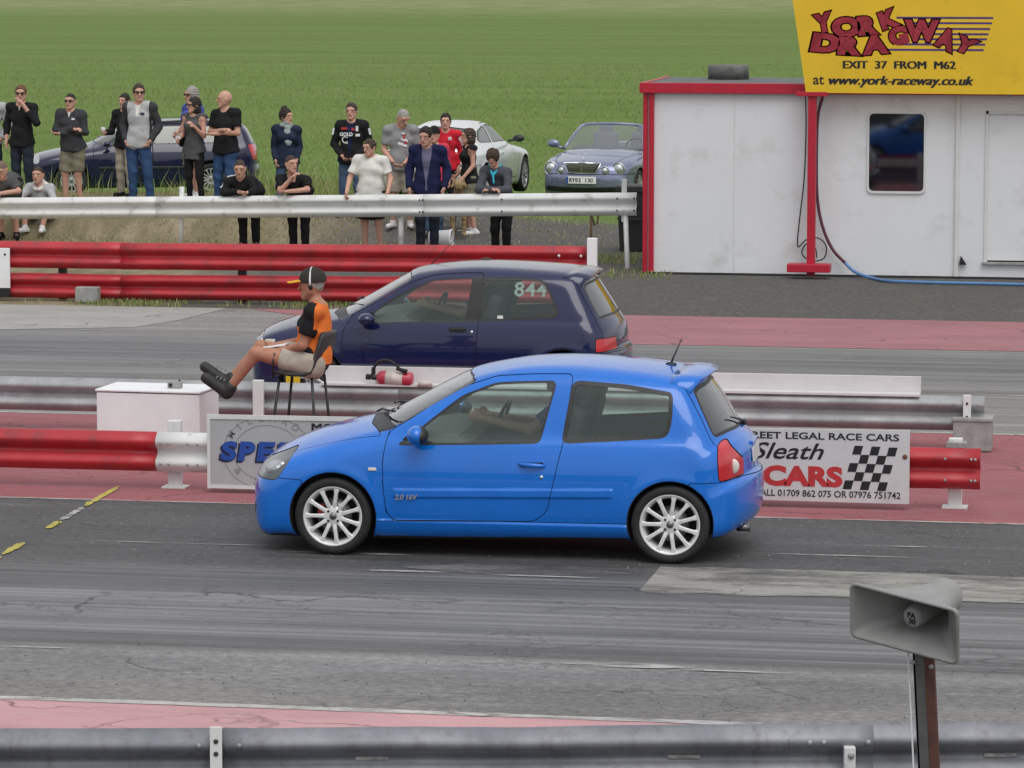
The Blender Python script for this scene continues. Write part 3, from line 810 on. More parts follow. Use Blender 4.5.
def make_navy_hatch(loc, rz):
    root = empty('hatchback', loc, rz)
    tag(root, 'dark navy older hatchback with white number on its rear quarter window', 'car')
    side = [(-1.82, .19), (-1.87, .23), (-1.885, .32), (-1.888, .45), (-1.875, .55), (-1.845, .64), (-1.79, .70), (-1.68, .755), (-1.51, .81), (-1.28, .858), (-1.10, .885), (-1.02, .905), (-.96, .935),
            (-.66, 1.10), (-.37, 1.262), (-.29, 1.303), (-.2, 1.328), (.09, 1.362), (.4, 1.378), (.7, 1.374), (1.0, 1.362), (1.26, 1.345), (1.40, 1.318), (1.47, 1.275), (1.56, 1.14), (1.68, .955), (1.72, .885), (1.775, .80), (1.80, .68), (1.81, .60),
            (1.845, .565), (1.85, .46), (1.83, .32), (1.75, .25), (1.6, .235)]
    side = catmull(side, 4) + [(1.0, .20), (-1.0, .17)]
    plan = [(-1.93, 0), (-1.92, .45), (-1.88, .60), (-1.80, .70), (-1.65, .77), (-1.35, .82), (-1.0, .84), (0, .85), (.9, .845), (1.3, .83), (1.55, .80), (1.7, .765), (1.79, .71), (1.86, .60), (1.885, .4), (1.89, 0)]
    plan = catmull(plan, 4) + [(1.89, -.5), (-1.93, -.5)]
    sect = catmull([(.70, -.2), (.735, .12), (.765, .20), (.785, .30), (.802, .43), (.806, .52), (.802, .62), (.795, .68), (.780, .76), (.755, .83), (.738, .868), (.715, .95), (.67, 1.08), (.61, 1.24), (.585, 1.30), (.55, 1.36), (.49, 1.44), (.40, 1.52)], 4) + [(-.5, 1.6), (-.5, -.2)]
    def feat(d3, x, y, z):
        return d3 - 0.016 * sstep(.43, .40, z) * sstep(-.92, -.89, x) * sstep(.98, .95, x)
    sh = CarShape(side, plan, sect, [(-1.19, .285, .315), (1.28, .285, .315)], kf=.30, kr=.26, feat=feat)
    P = M['navy_paint']
    mats = dict(paint=P, liner=M['dark_trim'], seal=M['black_plastic'], interior=M['interior'], seam=M['seam'])
    win = rounded([(-.61, .815), (-.12, .835), (.335, .848), (.385, 1.255), (.36, 1.27), (-.01, 1.245), (-.24, 1.15), (-.42, 1.05), (-.585, .935)], .04)
    qwin = rounded([(.475, 1.268), (.449, .855), (.85, .876), (1.172, .890), (1.24, .925), (1.22, .99), (1.118, 1.207), (1.045, 1.262), (.76, 1.272)], .05)
    pil = [(.36, 1.275), (.335, .846), (.449, .852), (.478, 1.275)]
    wsc = rounded(sym([(0, .925), (.40, .91), (.65, .885), (.555, 1.255), (.40, 1.28), (0, 1.292)]), .04)
    rgl = rounded(sym([(0, .90), (.40, .895), (.60, .88), (.55, 1.10), (.505, 1.20), (.40, 1.22), (0, 1.24)]), .05)
    ay = lambda v: np.abs(v[:, 1])
    gl = [('side_window', lambda v, n: pphi(v[:, 0], v[:, 2], win, ay(v) > .5), M['glass'], .014),
          ('rear_side_window', lambda v, n: pphi(v[:, 0], v[:, 2], qwin, ay(v) > .45), M['glass'], .022),
          ('windscreen', lambda v, n: pphi(v[:, 1], v[:, 2], wsc, v[:, 0] < -.1), M['glass_front'], .006),
          ('rear_window', lambda v, n: pphi(v[:, 1], v[:, 2], rgl, v[:, 0] > 1.2), M['glass_dark'], .02)]
    door = rounded([(-.80, .894), (-.60, 1.00), (-.40, 1.12), (-.22, 1.22), (0, 1.288), (.2, 1.305), (.485, 1.315), (.455, .864), (.43, .439), (.40, .30), (.34, .24), (-.84, .24), (-.89, .32), (-.896, .458), (-.87, .756)], .05)
    tail = rounded([(1.60, .705), (1.95, .70), (1.95, .595), (1.60, .575)], .02)
    panels = [('door_pillar', lambda v, n: pphi(v[:, 0], v[:, 2], pil, ay(v) > .5), M['black_plastic'], True, 0.0),
              ('tail_light', lambda v, n: pphi(v[:, 0], v[:, 2], tail, (v[:, 0] > 1.4) & (ay(v) > .42)), M['tail_red'], True, .003),
              ('headlight', lambda v, n: pphi(v[:, 0], v[:, 2], rounded([(-2, .555), (-2, .70), (-1.72, .70), (-1.66, .58)], .03), (v[:, 0] < -1.4) & (ay(v) > .30)), M['glass_lamp'], True, .003),
              ('bonnet', lambda v, n: pphi(v[:, 0], v[:, 1], rounded([(-2.1, -.5), (-1.6, -.63), (-.92, -.70), (-1.06, -.3), (-1.08, .3), (-.92, .70), (-1.6, .63), (-2.1, .5)], .03), (v[:, 2] > .60) & (n[:, 2] > -.2)), P, False, None),
              ('scuttle_panel', lambda v, n: pphi(v[:, 0], v[:, 1], [(-1.3, -.68), (-.8, -.68), (-.8, .68), (-1.3, .68)], (v[:, 2] > .82) & (v[:, 2] < .95) & (ay(v) < .63) & (n[:, 2] > .3)), M['black_plastic'], False, 0.0),
              ('front_bumper', lambda v, n: pphi(v[:, 0], v[:, 2], [(-2.2, -.1), (-2.2, .54), (-1.46, .53), (-1.42, -.1)], v[:, 0] < -1.2), P, False, None),
              ('tailgate', lambda v, n: pphi(v[:, 1], v[:, 2], rounded(sym([(0, .575), (.66, .585), (.69, .70), (.62, 1.05), (.565, 1.24), (.50, 1.30), (0, 1.34)]), .05), (v[:, 0] > 1.30) & (n[:, 0] > .25)), P, False, None),
              ('rear_bumper', lambda v, n: pphi(v[:, 0], v[:, 2], [(2.2, -.1), (2.2, .568), (1.52, .56), (1.42, .50), (1.42, -.1)], v[:, 0] > 1.2), P, False, None),
              ('sill_moulding', lambda v, n: pphi(v[:, 0], v[:, 2], [(-.93, .10), (-.93, .42), (1.02, .432), (1.02, .10)], ay(v) > .5), M['dark_trim'], True, 0.0),
              ('door', lambda v, n: pphi(v[:, 0], v[:, 2], door, ay(v) > .45), P, True, None),
              ('front_wing', lambda v, n: pphi(v[:, 0], v[:, 2], [(-2.2, .1), (-2.2, 1.02), (-.82, .96), (-.80, .894), (-.87, .756), (-.896, .458), (-.9, .1)], ay(v) > .28), P, True, None)]
    parts = build_car('hatchback', sh, 0.0125, mats, gl, panels, root)
    Y = sh.side_y
    for s in (1, -1):
        dr = [d for d in parts['door'] if (np.mean([v.co.y for v in d.data.vertices]) > 0) == (s > 0)][0]
        mb = MB(); mb.box((.255, s * (Y(.255, .775) + .002), .772), (.165, .018, .052), bev=.012); mb.build('door_handle', M['black_plastic'], dr)
        mb = MB(); mb.lathe([(0, s * .004), (.014, s * .004), (.015, -s * .006)], (.395, s * Y(.395, .75), .755), seg=14); mb.build('door_lock', M['chrome'], dr)
        mb = MB(); yb = Y(-.64, .87)
        mb.prism([(-.74, .82), (-.60, .825), (-.57, .90), (-.60, .935)], .022, 'y', (0, s * (yb - .01), 0)); sail = mb.build('mirror_base', M['black_plastic'], dr)
        mb = MB(); mb.sphere((-.62, s * .87, .872), (.085, .095, .06), 22); mb.build('wing_mirror', P, sail)
        mb = MB(); mb.sphere((-1.72, s * .56, .62), (.07, .10, .05), 16); lb = mb.build('lamp_reflector', M['lamp_inside'], root)
        mb = MB(); mb.box((-1.60, s * (Y(-1.6, .62) + .002), .62), (.10, .014, .07), bev=.01); mb.build('indicator', M['amber'], root)
    # small spoiler lip
    mb = MB(); secs = []
    prof = [(1.30, 1.338), (1.40, 1.335), (1.50, 1.318), (1.535, 1.30), (1.53, 1.285), (1.46, 1.28), (1.34, 1.29), (1.30, 1.31)]
    for y in np.linspace(-.565, .565, 23):
        e = max(0, (abs(y) - .46) / .105)
        secs.append([(x - .2 * y * y * ((x - 1.3) / .23) - e * e * .05, y, z - .095 * y * y - e * e * (.02 + .07 * ((x - 1.3) / .23))) for x, z in prof])
    loft(mb, secs); mb.build('roof_spoiler', P, root)
    mb = MB(); zt = sh.top_z(-.2, 0); mb.tube([(-.22, .3, zt - .03), (.02, .3, zt + .22)], [.006, .003], 6); mb.build('aerial', M['black_plastic'], root)
    mb = MB(); mb.tube([(-.98, .45, .95), (-.80, -.15, 1.02)], .009, 6); mb.tube([(-.95, -.1, .95), (-.72, -.55, .98)], .009, 6); mb.build('wiper', M['black_plastic'], root)
    for x in (-1.19, 1.28):
        for out in (-1, 1):
            spoke_wheel(root, x, out * .69, .285, .285, .190, out, 7, M['steel_wheel'])
        mb = MB(); mb.tube([(x, -.6, .285), (x, .6, .285)], .035, 10); mb.build('axle', M['dark_trim'], root)
    steering_and_seats(root, .22, M, 1)
    for k, (txt, x) in enumerate((('8', .84), ('4', .95), ('4', 1.06))):
        z = 1.10
        text_mesh('window_number', txt, .20, M['number_chalk'], root, (x - .055, -(Y(x, z + .06) + .001), z), (R(90 - 21), 0, 0), 0, .004, .001)
    mb = MB(); mb.box((.665, -(Y(.665, .90) + .001), .90), (.055, .004, .03)); mb.build('sticker', M['ink_white'], root)
    return root, sh

def make_estate(loc, rz):
    root = empty('estate_car', loc, rz)
    tag(root, 'dark blue estate car with roof rails parked on the grass behind the standing spectators', 'car')
    side = catmull([(-2.22, .22), (-2.28, .32), (-2.30, .48), (-2.26, .62), (-2.15, .74), (-1.85, .84), (-1.4, .93), (-1.08, .985), (-.95, 1.02), (-.5, 1.24), (-.22, 1.36), (-.05, 1.40), (.4, 1.45), (1.0, 1.46), (1.6, 1.43), (1.95, 1.38),
                    (2.10, 1.28), (2.24, 1.02), (2.30, .88), (2.33, .62), (2.36, .50), (2.33, .32), (2.2, .25)], 4) + [(1, .2), (-1, .2)]
    plan = catmull([(-2.34, 0), (-2.3, .5), (-2.15, .72), (-1.8, .83), (-1.2, .87), (0, .885), (1.5, .87), (2.0, .83), (2.25, .74), (2.38, .5), (2.4, 0)], 4) + [(2.4, -.5), (-2.34, -.5)]
    sect = catmull([(.74, -.2), (.80, .2), (.845, .35), (.87, .55), (.87, .68), (.845, .82), (.80, .93), (.76, 1.0), (.70, 1.16), (.62, 1.34), (.57, 1.42), (.5, 1.5), (.4, 1.6)], 4) + [(-.5, 1.65), (-.5, -.2)]
    sh = CarShape(side, plan, sect, [(-1.38, .31, .36), (1.32, .31, .36)], kf=.35, kr=.25)
    ay = lambda v: np.abs(v[:, 1])
    w1 = rounded([(-.78, .985), (.15, 1.0), (.17, 1.345), (.0, 1.335), (-.25, 1.26)], .04)
    w2 = rounded([(.22, 1.0), (1.05, 1.01), (1.08, 1.36), (.25, 1.35)], .04)
    w3 = rounded([(1.16, 1.01), (1.85, 1.03), (1.72, 1.32), (1.19, 1.355)], .05)
    f = lambda w, c=.45: (lambda v, n: pphi(v[:, 0], v[:, 2], w, ay(v) > c))
    gl = [('side_window', f(w1), M['glass_car'], .012), ('rear_side_window', f(w2), M['glass_car'], .012), ('rear_side_window', f(w3), M['glass_car'], .012),
          ('windscreen', lambda v, n: pphi(v[:, 1], v[:, 2], rounded(sym([(0, 1.04), (.66, 1.0), (.56, 1.34), (0, 1.38)]), .04), v[:, 0] < 0), M['glass_car'], .01),
          ('rear_window', lambda v, n: pphi(v[:, 1], v[:, 2], rounded(sym([(0, 1.0), (.62, .99), (.52, 1.32), (0, 1.35)]), .04), v[:, 0] > 1.6), M['glass_dark'], .01)]
    P = M['estate_paint']
    mats = dict(paint=P, liner=M['dark_trim'], seal=M['black_plastic'], interior=M['interior'], seam=M['seam'])
    d1 = rounded([(-.95, .96), (-.3, 1.30), (.0, 1.38), (.19, 1.38), (.19, .30), (-.95, .30)], .04)
    d2 = rounded([(.20, 1.38), (1.12, 1.39), (1.12, .95), (.98, .66), (.88, .30), (.20, .30)], .04)
    panels = [('tail_light', f(rounded([(2.05, .98), (2.5, .98), (2.5, .68), (2.15, .68)], .03)), M['tail_red'], True, .003),
              ('headlight', f(rounded([(-2.4, .62), (-2.4, .78), (-1.95, .84), (-2.0, .64)], .03), .3), M['lamp_inside'], True, .003),
              ('front_bumper', lambda v, n: pphi(v[:, 0], v[:, 2], [(-2.6, -.1), (-2.6, .58), (-1.72, .58), (-1.72, -.1)], v[:, 0] < -1.2), P, False, None),
              ('rear_bumper', lambda v, n: pphi(v[:, 0], v[:, 2], [(2.6, -.1), (2.6, .62), (1.66, .60), (1.66, -.1)], v[:, 0] > 1.2), P, False, None),
              ('bonnet', lambda v, n: pphi(v[:, 0], v[:, 1], [(-2.4, -.6), (-1.05, -.74), (-1.05, .74), (-2.4, .6)], (v[:, 2] > .72) & (n[:, 2] > .1)), P, False, None),
              ('door', f(d1), P, True, None), ('rear_door', f(d2), P, True, None)]
    build_car('estate_car', sh, 0.025, mats, gl, panels, root, gap=.005)
    for s in (1, -1):
        mb = MB(); pts = [(x, s * .56, sh.top_z(x, .56) + dz) for x, dz in ((.0, .0), (.06, .045), (.9, .05), (1.75, .045), (1.82, .0))]
        mb.tube(pts, .018, 8); mb.build('roof_rail', M['black_plastic'], root)
        mb = MB(); mb.sphere((-.70, s * .97, 1.02), (.075, .10, .065), 16); mb.tube([(-.70, s * .80, .99), (-.70, s * .95, 1.0)], .025, 8); mb.build('wing_mirror', P, root)
        mb = MB(); mb.box((.02, s * (sh.side_y(.02, .82) + .01), .82), (.18, .03, .035), bev=.01); mb.box((.92, s * (sh.side_y(.92, .84) + .01), .84), (.18, .03, .035), bev=.01); mb.build('door_handle', P, root)
        mb = MB(); mb.box((.1, s * (sh.side_y(.1, .55) + .004), .55), (1.9, .02, .05), bev=.008); mb.build('rub_strip', M['black_plastic'], root)
        for x in (-1.38, 1.32):
            spoke_wheel(root, x, s * .74, .31, .31, .215, s, 14, M['steel_wheel'])
    steering_and_seats(root, .35, M, 1, .08)
    return root

def make_coupe(loc, rz):
    root = empty('coupe', loc, rz)
    tag(root, 'silver white coupe parked on the grass behind the spectators, seen from behind', 'car')
    side = catmull([(-2.2, .22), (-2.27, .34), (-2.28, .5), (-2.22, .66), (-2.05, .77), (-1.6, .87), (-1.1, .94), (-.85, .98), (-.4, 1.22), (-.1, 1.33), (.25, 1.375), (.7, 1.36), (1.1, 1.27), (1.55, 1.09), (1.75, 1.02), (2.1, .985), (2.2, .95),
                    (2.25, .80), (2.29, .62), (2.27, .36), (2.15, .26)], 4) + [(1, .2), (-1, .2)]
    plan = catmull([(-2.33, 0), (-2.28, .5), (-2.1, .72), (-1.75, .85), (-1.2, .89), (0, .90), (1.4, .90), (1.9, .85), (2.2, .74), (2.32, .5), (2.34, 0)], 4) + [(2.34, -.5), (-2.33, -.5)]
    sect = catmull([(.76, -.2), (.82, .2), (.86, .35), (.885, .55), (.89, .68), (.87, .82), (.82, .92), (.75, .975), (.68, 1.10), (.59, 1.27), (.53, 1.34), (.45, 1.42), (.3, 1.5)], 4) + [(-.5, 1.6), (-.5, -.2)]
    sh = CarShape(side, plan, sect, [(-1.40, .32, .36), (1.36, .32, .36)], kf=.35, kr=.28, flare=.018)
    ay = lambda v: np.abs(v[:, 1])
    f = lambda w, c=.42: (lambda v, n: pphi(v[:, 0], v[:, 2], w, ay(v) > c))
    w1 = rounded([(-.66, .975), (.42, .99), (.42, 1.30), (.1, 1.30), (-.15, 1.24)], .04)
    w2 = rounded([(.48, .99), (1.22, 1.02), (1.26, 1.07), (.95, 1.22), (.48, 1.30)], .06)
    gl = [('side_window', f(w1), M['glass_car'], .014), ('rear_side_window', f(w2), M['glass_car'], .014),
          ('windscreen', lambda v, n: pphi(v[:, 1], v[:, 2], rounded(sym([(0, 1.0), (.66, .97), (.54, 1.28), (0, 1.33)]), .04), v[:, 0] < 0), M['glass_car'], .01),
          ('rear_window', lambda v, n: pphi(v[:, 1], v[:, 2], rounded(sym([(0, 1.06), (.60, 1.05), (.50, 1.25), (0, 1.30)]), .05), v[:, 0] > .7), M['glass_car'], .012)]
    P = M['silver_paint']
    mats = dict(paint=P, liner=M['dark_trim'], seal=M['black_plastic'], interior=M['interior'], seam=M['seam'])
    d1 = rounded([(-.90, .93), (-.3, 1.25), (.1, 1.33), (.45, 1.33), (.50, .85), (.42, .32), (-.9, .32)], .05)
    panels = [('tail_light', f(rounded([(1.95, .90), (2.6, .92), (2.6, .74), (2.02, .74)], .03), .38), M['tail_red'], True, .003),
              ('headlight', f(rounded([(-2.4, .60), (-2.4, .74), (-1.95, .78), (-2.0, .62)], .03), .35), M['lamp_inside'], True, .003),
              ('rear_bumper', lambda v, n: pphi(v[:, 0], v[:, 2], [(2.6, -.1), (2.6, .64), (1.72, .66), (1.72, -.1)], v[:, 0] > 1.2), P, False, None),
              ('front_bumper', lambda v, n: pphi(v[:, 0], v[:, 2], [(-2.6, -.1), (-2.6, .58), (-1.76, .58), (-1.76, -.1)], v[:, 0] < -1.2), P, False, None),
              ('boot_lid', lambda v, n: np.minimum(pphi(v[:, 0], v[:, 1], [(1.62, -.66), (2.6, -.62), (2.6, .62), (1.62, .66)], (v[:, 2] > .68) & (n[:, 2] + n[:, 0] > .3)), 9), P, False, None),
              ('door', f(d1), P, True, None)]
    build_car('coupe', sh, 0.025, mats, gl, panels, root, gap=.005)
    for s in (1, -1):
        mb = MB(); mb.sphere((-.50, s * .98, 1.02), (.07, .11, .065), 16); mb.tube([(-.52, s * .78, .97), (-.50, s * .95, 1.0)], .022, 8); mb.build('wing_mirror', M['black_plastic'], root)
        mb = MB(); mb.box((.28, s * (sh.side_y(.28, .80) + .01), .80), (.2, .03, .035), bev=.01); mb.build('door_handle', P, root)
        for x in (-1.40, 1.36): spoke_wheel(root, x, s * .77, .32, .32, .235, s, 10, M['steel_wheel'])
    mb = MB(); mb.box((2.275, 0, .78), (.02, .52, .11), bev=.004); mb.build('number_plate', M['plate_yellow'], root)
    steering_and_seats(root, .25, M, 1, .02)
    return root

def make_convertible(loc, rz):
    """nose towards local -x, like the others"""
    root = empty('convertible', loc, rz)
    tag(root, 'lilac blue convertible with its roof down, facing the track beside the cabin', 'car')
    side = catmull([(-2.16, .22), (-2.25, .32), (-2.27, .48), (-2.25, .58), (-2.20, .70), (-2.08, .79), (-1.7, .87), (-1.2, .93), (-.9, .955), (-.6, .95), (0, .94), (1.0, .96), (1.7, .97), (2.15, .93), (2.25, .75), (2.28, .5), (2.2, .28)], 4) + [(1, .2), (-1, .2)]
    plan = catmull([(-2.32, 0), (-2.28, .45), (-2.15, .68), (-1.8, .80), (-1.2, .85), (0, .865), (1.4, .86), (1.9, .82), (2.2, .70), (2.32, .45), (2.34, 0)], 4) + [(2.34, -.5), (-2.32, -.5)]
    sect = catmull([(.74, -.2), (.80, .2), (.835, .35), (.855, .55), (.85, .70), (.825, .82), (.78, .92), (.70, 1.0), (.5, 1.1)], 4) + [(-.5, 1.2), (-.5, -.2)]
    sh = CarShape(side, plan, sect, [(-1.36, .31, .35), (1.33, .31, .35)], kf=.40, kr=.3, crown=.06)
    ay = lambda v: np.abs(v[:, 1])
    P = M['lilac_paint']
    mats = dict(paint=P, liner=M['dark_trim'], seal=M['black_plastic'], interior=M['interior'], seam=M['seam'])
    f = lambda w, c=.42: (lambda v, n: pphi(v[:, 0], v[:, 2], w, ay(v) > c))
    gl = [('cockpit_opening', lambda v, n: pphi(v[:, 0], v[:, 1], rounded([(-.62, -.64), (1.25, -.64), (1.25, .64), (-.62, .64)], .12), (v[:, 2] > .85) & (n[:, 2] > .5)), M['interior'], 0)]
    panels = [('grille', lambda v, n: pphi(v[:, 1], v[:, 2], rounded(sym([(0, .60), (.24, .60), (.33, .765), (0, .775)]), .02), v[:, 0] < -1.8), M['dark_trim'], False, .004),
              ('air_intake', lambda v, n: pphi(v[:, 1], v[:, 2], rounded(sym([(0, .25), (.70, .27), (.70, .36), (0, .34)]), .02), v[:, 0] < -1.7), M['black_plastic'], False, 0.0),
              ('bonnet', lambda v, n: pphi(v[:, 0], v[:, 1], rounded([(-2.4, -.40), (-1.9, -.58), (-.92, -.72), (-.92, .72), (-1.9, .58), (-2.4, .40)], .05), (v[:, 2] > .76) & (n[:, 2] > 0)), P, False, None),
              ('front_bumper', lambda v, n: pphi(v[:, 0], v[:, 2], [(-2.6, -.1), (-2.6, .575), (-1.70, .575), (-1.70, -.1)], v[:, 0] < -1.2), P, False, None),
              ('door', f(rounded([(-.85, 1.2), (.45, 1.2), (.45, .30), (-.85, .30)], .04)), P, True, None)]
    build_car('convertible', sh, 0.022, mats, gl, panels, root, liner=False, gap=.006)
    nose = lambda y, z: -2.25 + .42 * y * y
    for s in (1, -1):
        for y, z, r_, k in ((.62, .665, .115, 'headlight'), (.40, .635, .078, 'headlight')):
            x = nose(y, z)
            mb = MB(); mb.sphere((x + .05, s * y, z), (.10, r_, r_ * 1.02), 20); h_ = mb.build(k, M['lamp_inside'], root)
            mb = MB(); mb.lathe([(r_ * .95, -.02), (r_ * 1.06, -.02), (r_ * 1.06, .04), (r_ * .95, .04)], (x + .01, s * y, z), 'x', 24, closed=True); mb.build('lamp_rim', M['chrome'], h_)
        mb = MB(); mb.sphere((-.66, s * .98, 1.03), (.06, .115, .075), 18); mb.tube([(-.68, s * .80, .95), (-.66, s * .92, .99)], .025, 8); mb.build('wing_mirror', P, root)
        for x in (-1.36, 1.33): spoke_wheel(root, x, s * .73, .31, .31, .22, s, 7, M['steel_wheel'])
        # seats
        mb = MB(); mb.box((.35, s * .36, .62), (.5, .48, .2), bev=.06); st = mb.build('front_seat', M['seat_grey'], root)
        mb = MB(); mb.box((.64, s * .36, .92), (.15, .48, .56), Euler((0, R(14), 0)).to_matrix(), .06); mb.box((.72, s * .36, 1.24), (.1, .27, .17), bev=.04); mb.build('backrest', M['seat_grey'], st)
        mb = MB(); mb.box((-2.27 + .1, s * .05, .2), (.01, .01, .01)); mb.bm.free()
    # windscreen with frame
    mb = MB(); secs = []
    fr = [(-.80, .74, .95), (-.62, .70, 1.06), (-.42, .645, 1.20), (-.22, .575, 1.335), (-.19, .48, 1.362), (-.25, .25, 1.378), (-.265, 0, 1.382)]
    full = [(x, -y, z) for x, y, z in fr] + [(x, y, z) for x, y, z in fr[::-1][1:]]
    mb.tube(full, .027, 8); mb.build('windscreen_frame', M['lilac_paint'], root)
    mb = MB(); n_ = 12; rows = []
    for i in range(9):
        t = i / 8; yw = .74 + (.575 - .74) * t; rows.append([mb.bm.verts.new((-1.02 + .74 * t + (.22 - .2 * t) * (y / yw) ** 2, y, .955 + .42 * t - .04 * t * (y / yw) ** 2)) for y in np.linspace(-yw, yw, n_)])
    for a, b in zip(rows, rows[1:]):
        for k in range(n_ - 1): mb.bm.faces.new((a[k], a[k + 1], b[k + 1], b[k])).smooth = True
    mb.build('windscreen', M['glass_screen'], root)
    mb = MB()
    for k in range(5): mb.box((nose(0, 0) - .012, 0, .625 + k * .032), (.03, .42 + .035 * k, .010))
    mb.box((nose(0, 0) - .012, 0, .69), (.032, .014, .16)); mb.build('grille_bar', M['chrome'], root)
    mb = MB(); full = [(nose(y, 0) - .008, y, z) for y, z in sym([(0, .595), (.25, .595), (.34, .772), (0, .785)])]; mb.tube(full + full[:1], .012, 6); mb.build('grille_surround', M['chrome'], root)
    mb = MB(); mb.tube([(-2.12, 0, .80), (-2.12, 0, .87)], .006, 6); mb.tube([(-2.12 , .035 * math.cos(a), .90 + .035 * math.sin(a)) for a in np.linspace(0, 2 * math.pi, 20)], .004, 6); mb.build('bonnet_ornament', M['chrome'], root)
    mb = MB(); mb.box((-2.285, 0, .475), (.02, .54, .125), bev=.004); pl = mb.build('number_plate', M['white_paint'], root)
    for i_, ch in enumerate('KY02 JXJ'):
        if ch != ' ': text_mesh('plate_text', ch, .092 if ch != 'J' else .074, M['ink_black'], pl, (-2.298, .222 - .058 * i_ - (.012 if ch == 'J' else 0), .444 if ch != 'J' else .459), (math.pi / 2, 0, -math.pi / 2), 0, .003, .001, xs=.95)
    mb = MB(); mb.box((-2.288, .255, .475), (.02, .035, .12)); mb.build('plate_band', M['ink_blue'], pl)
    mb = MB(); c = Vector((.05, -.36, .93)); mb.tube([c + Vector((.08 * math.sin(a), .185 * math.cos(a), .17 * math.sin(a))) for a in np.linspace(0, 2 * math.pi, 25)], .014, 8, caps=False); mb.build('steering_wheel', M['black_plastic'], root)
    mb = MB(); mb.prism([(-.75, .93), (-.45, .99), (-.30, .97), (-.28, .80), (-.7, .7)], 1.26); mb.build('dashboard', M['interior'], root)
    return root
M['glass_car'] = glass_mat('glass_car', (0.42, 0.50, 0.48), 0.11)
M['glass_screen'] = glass_mat('glass_screen', (0.55, 0.62, 0.66), 0.18)
M['plate_yellow'] = mat('plate_yellow', (0.62, 0.45, 0.04), 0.4)
M['seat_grey'] = mat('seat_grey', (0.16, 0.165, 0.18), 0.8)

# ------------------------------------------------------------ ground, track, field
def bank(x, y):
    """raised earth bank behind the spectator rail, highest on the left"""
    x = np.asarray(x, float); y = np.asarray(y, float)
    hx = np.interp(x, [-40, -15.5, -13.5, -11.0, -9.5, -8.6, -8.0], [.50, .50, .30, .20, .06, .0, 0])
    up = sstep(55.7, 57.0, y); dn = 1 - sstep(59.0, 62.5, y)
    dip = -np.interp(x, [-40, -15, -12, -10], [.45, .45, .2, 0]) * sstep(60, 64, y) * (1 - sstep(76, 110, y))
    return hx * up * dn + dip
def hgt(x, y):
    return float(bank(x, y))

def ground_material():
    m, n, l, b = new_mat('ground')
    v = coords(n, l)
    sx = n.new('ShaderNodeSeparateXYZ'); l.new(v, sx.inputs[0]); X, Y = sx.outputs[0], sx.outputs[1]
    nz = noise(n, l, .35, 5, .6, v); nf = noise(n, l, 16, 7, .75, v); nm = noise(n, l, 2.2, 5, .65, v); nl = noise(n, l, .06, 4, .6, v)
    rowv = coords(n, l, (.03, .35, 1), rot=(0, 0, R(-9))); rows = noise(n, l, 1.0, 5, .6, rowv)
    tuft = coords(n, l, (1.5, .5, 1)); nt_ = noise(n, l, 1.3, 6, .7, tuft)
    gravel = ramp(n, l, nf, [(.25, (.06, .058, .055)), (.55, (.125, .12, .114)), (.8, (.25, .24, .225))])
    dry = ramp(n, l, nt_, [(.25, (.13, .12, .065)), (.5, (.25, .21, .135)), (.75, (.40, .34, .24))])
    field = ramp(n, l, nt_, [(.2, (.080, .135, .026)), (.5, (.108, .172, .036)), (.8, (.150, .215, .062))])
    field = mixc(n, l, ramp(n, l, rows, [(.38, 0.0), (.62, .8)]), field, (.155, .22, .062))
    field = mixc(n, l, ramp(n, l, nl, [(.35, 0.0), (.7, .6)]), field, (.135, .19, .048))
    far = mixc(n, l, ramp(n, l, nz, [(.4, 0.2), (.6, .9)]), (.13, .20, .055), (.27, .28, .14))
    # gravel on the right and near, dry grass on the bank
    xx = maths(n, l, 'ADD', X, maths(n, l, 'MULTIPLY', maths(n, l, 'SUBTRACT', nz, .5), 3.0))
    kx = ramp(n, l, maths(n, l, 'MULTIPLY_ADD', xx, .25, 3.75), [(.25, 0.0), (.75, 1.0)])       # from X=-14 to -12
    kn = ramp(n, l, nm, [(.55, 1.0), (.82, .55)])
    near = mixc(n, l, maths(n, l, 'MULTIPLY', kx, kn), dry, gravel)
    yy = maths(n, l, 'ADD', Y, maths(n, l, 'MULTIPLY', maths(n, l, 'SUBTRACT', nm, .5), 2.2))
    kg = ramp(n, l, maths(n, l, 'MULTIPLY_ADD', yy, .5, -29.6), [(.0, 0.0), (1.0, 1.0)])          # green from Y=59..61
    c = mixc(n, l, kg, near, field)
    kf = ramp(n, l, maths(n, l, 'MULTIPLY_ADD', yy, .02, -4.55), [(.0, 0.0), (1.0, 1.0)])        # pale stubble from Y=228
    c = mixc(n, l, kf, c, far)
    l.new(c, b.inputs['Base Color']); b.inputs['Roughness'].default_value = .95; b.inputs['Specular IOR Level'].default_value = .15
    bump(n, l, b, nf, .8, .03)
    return m

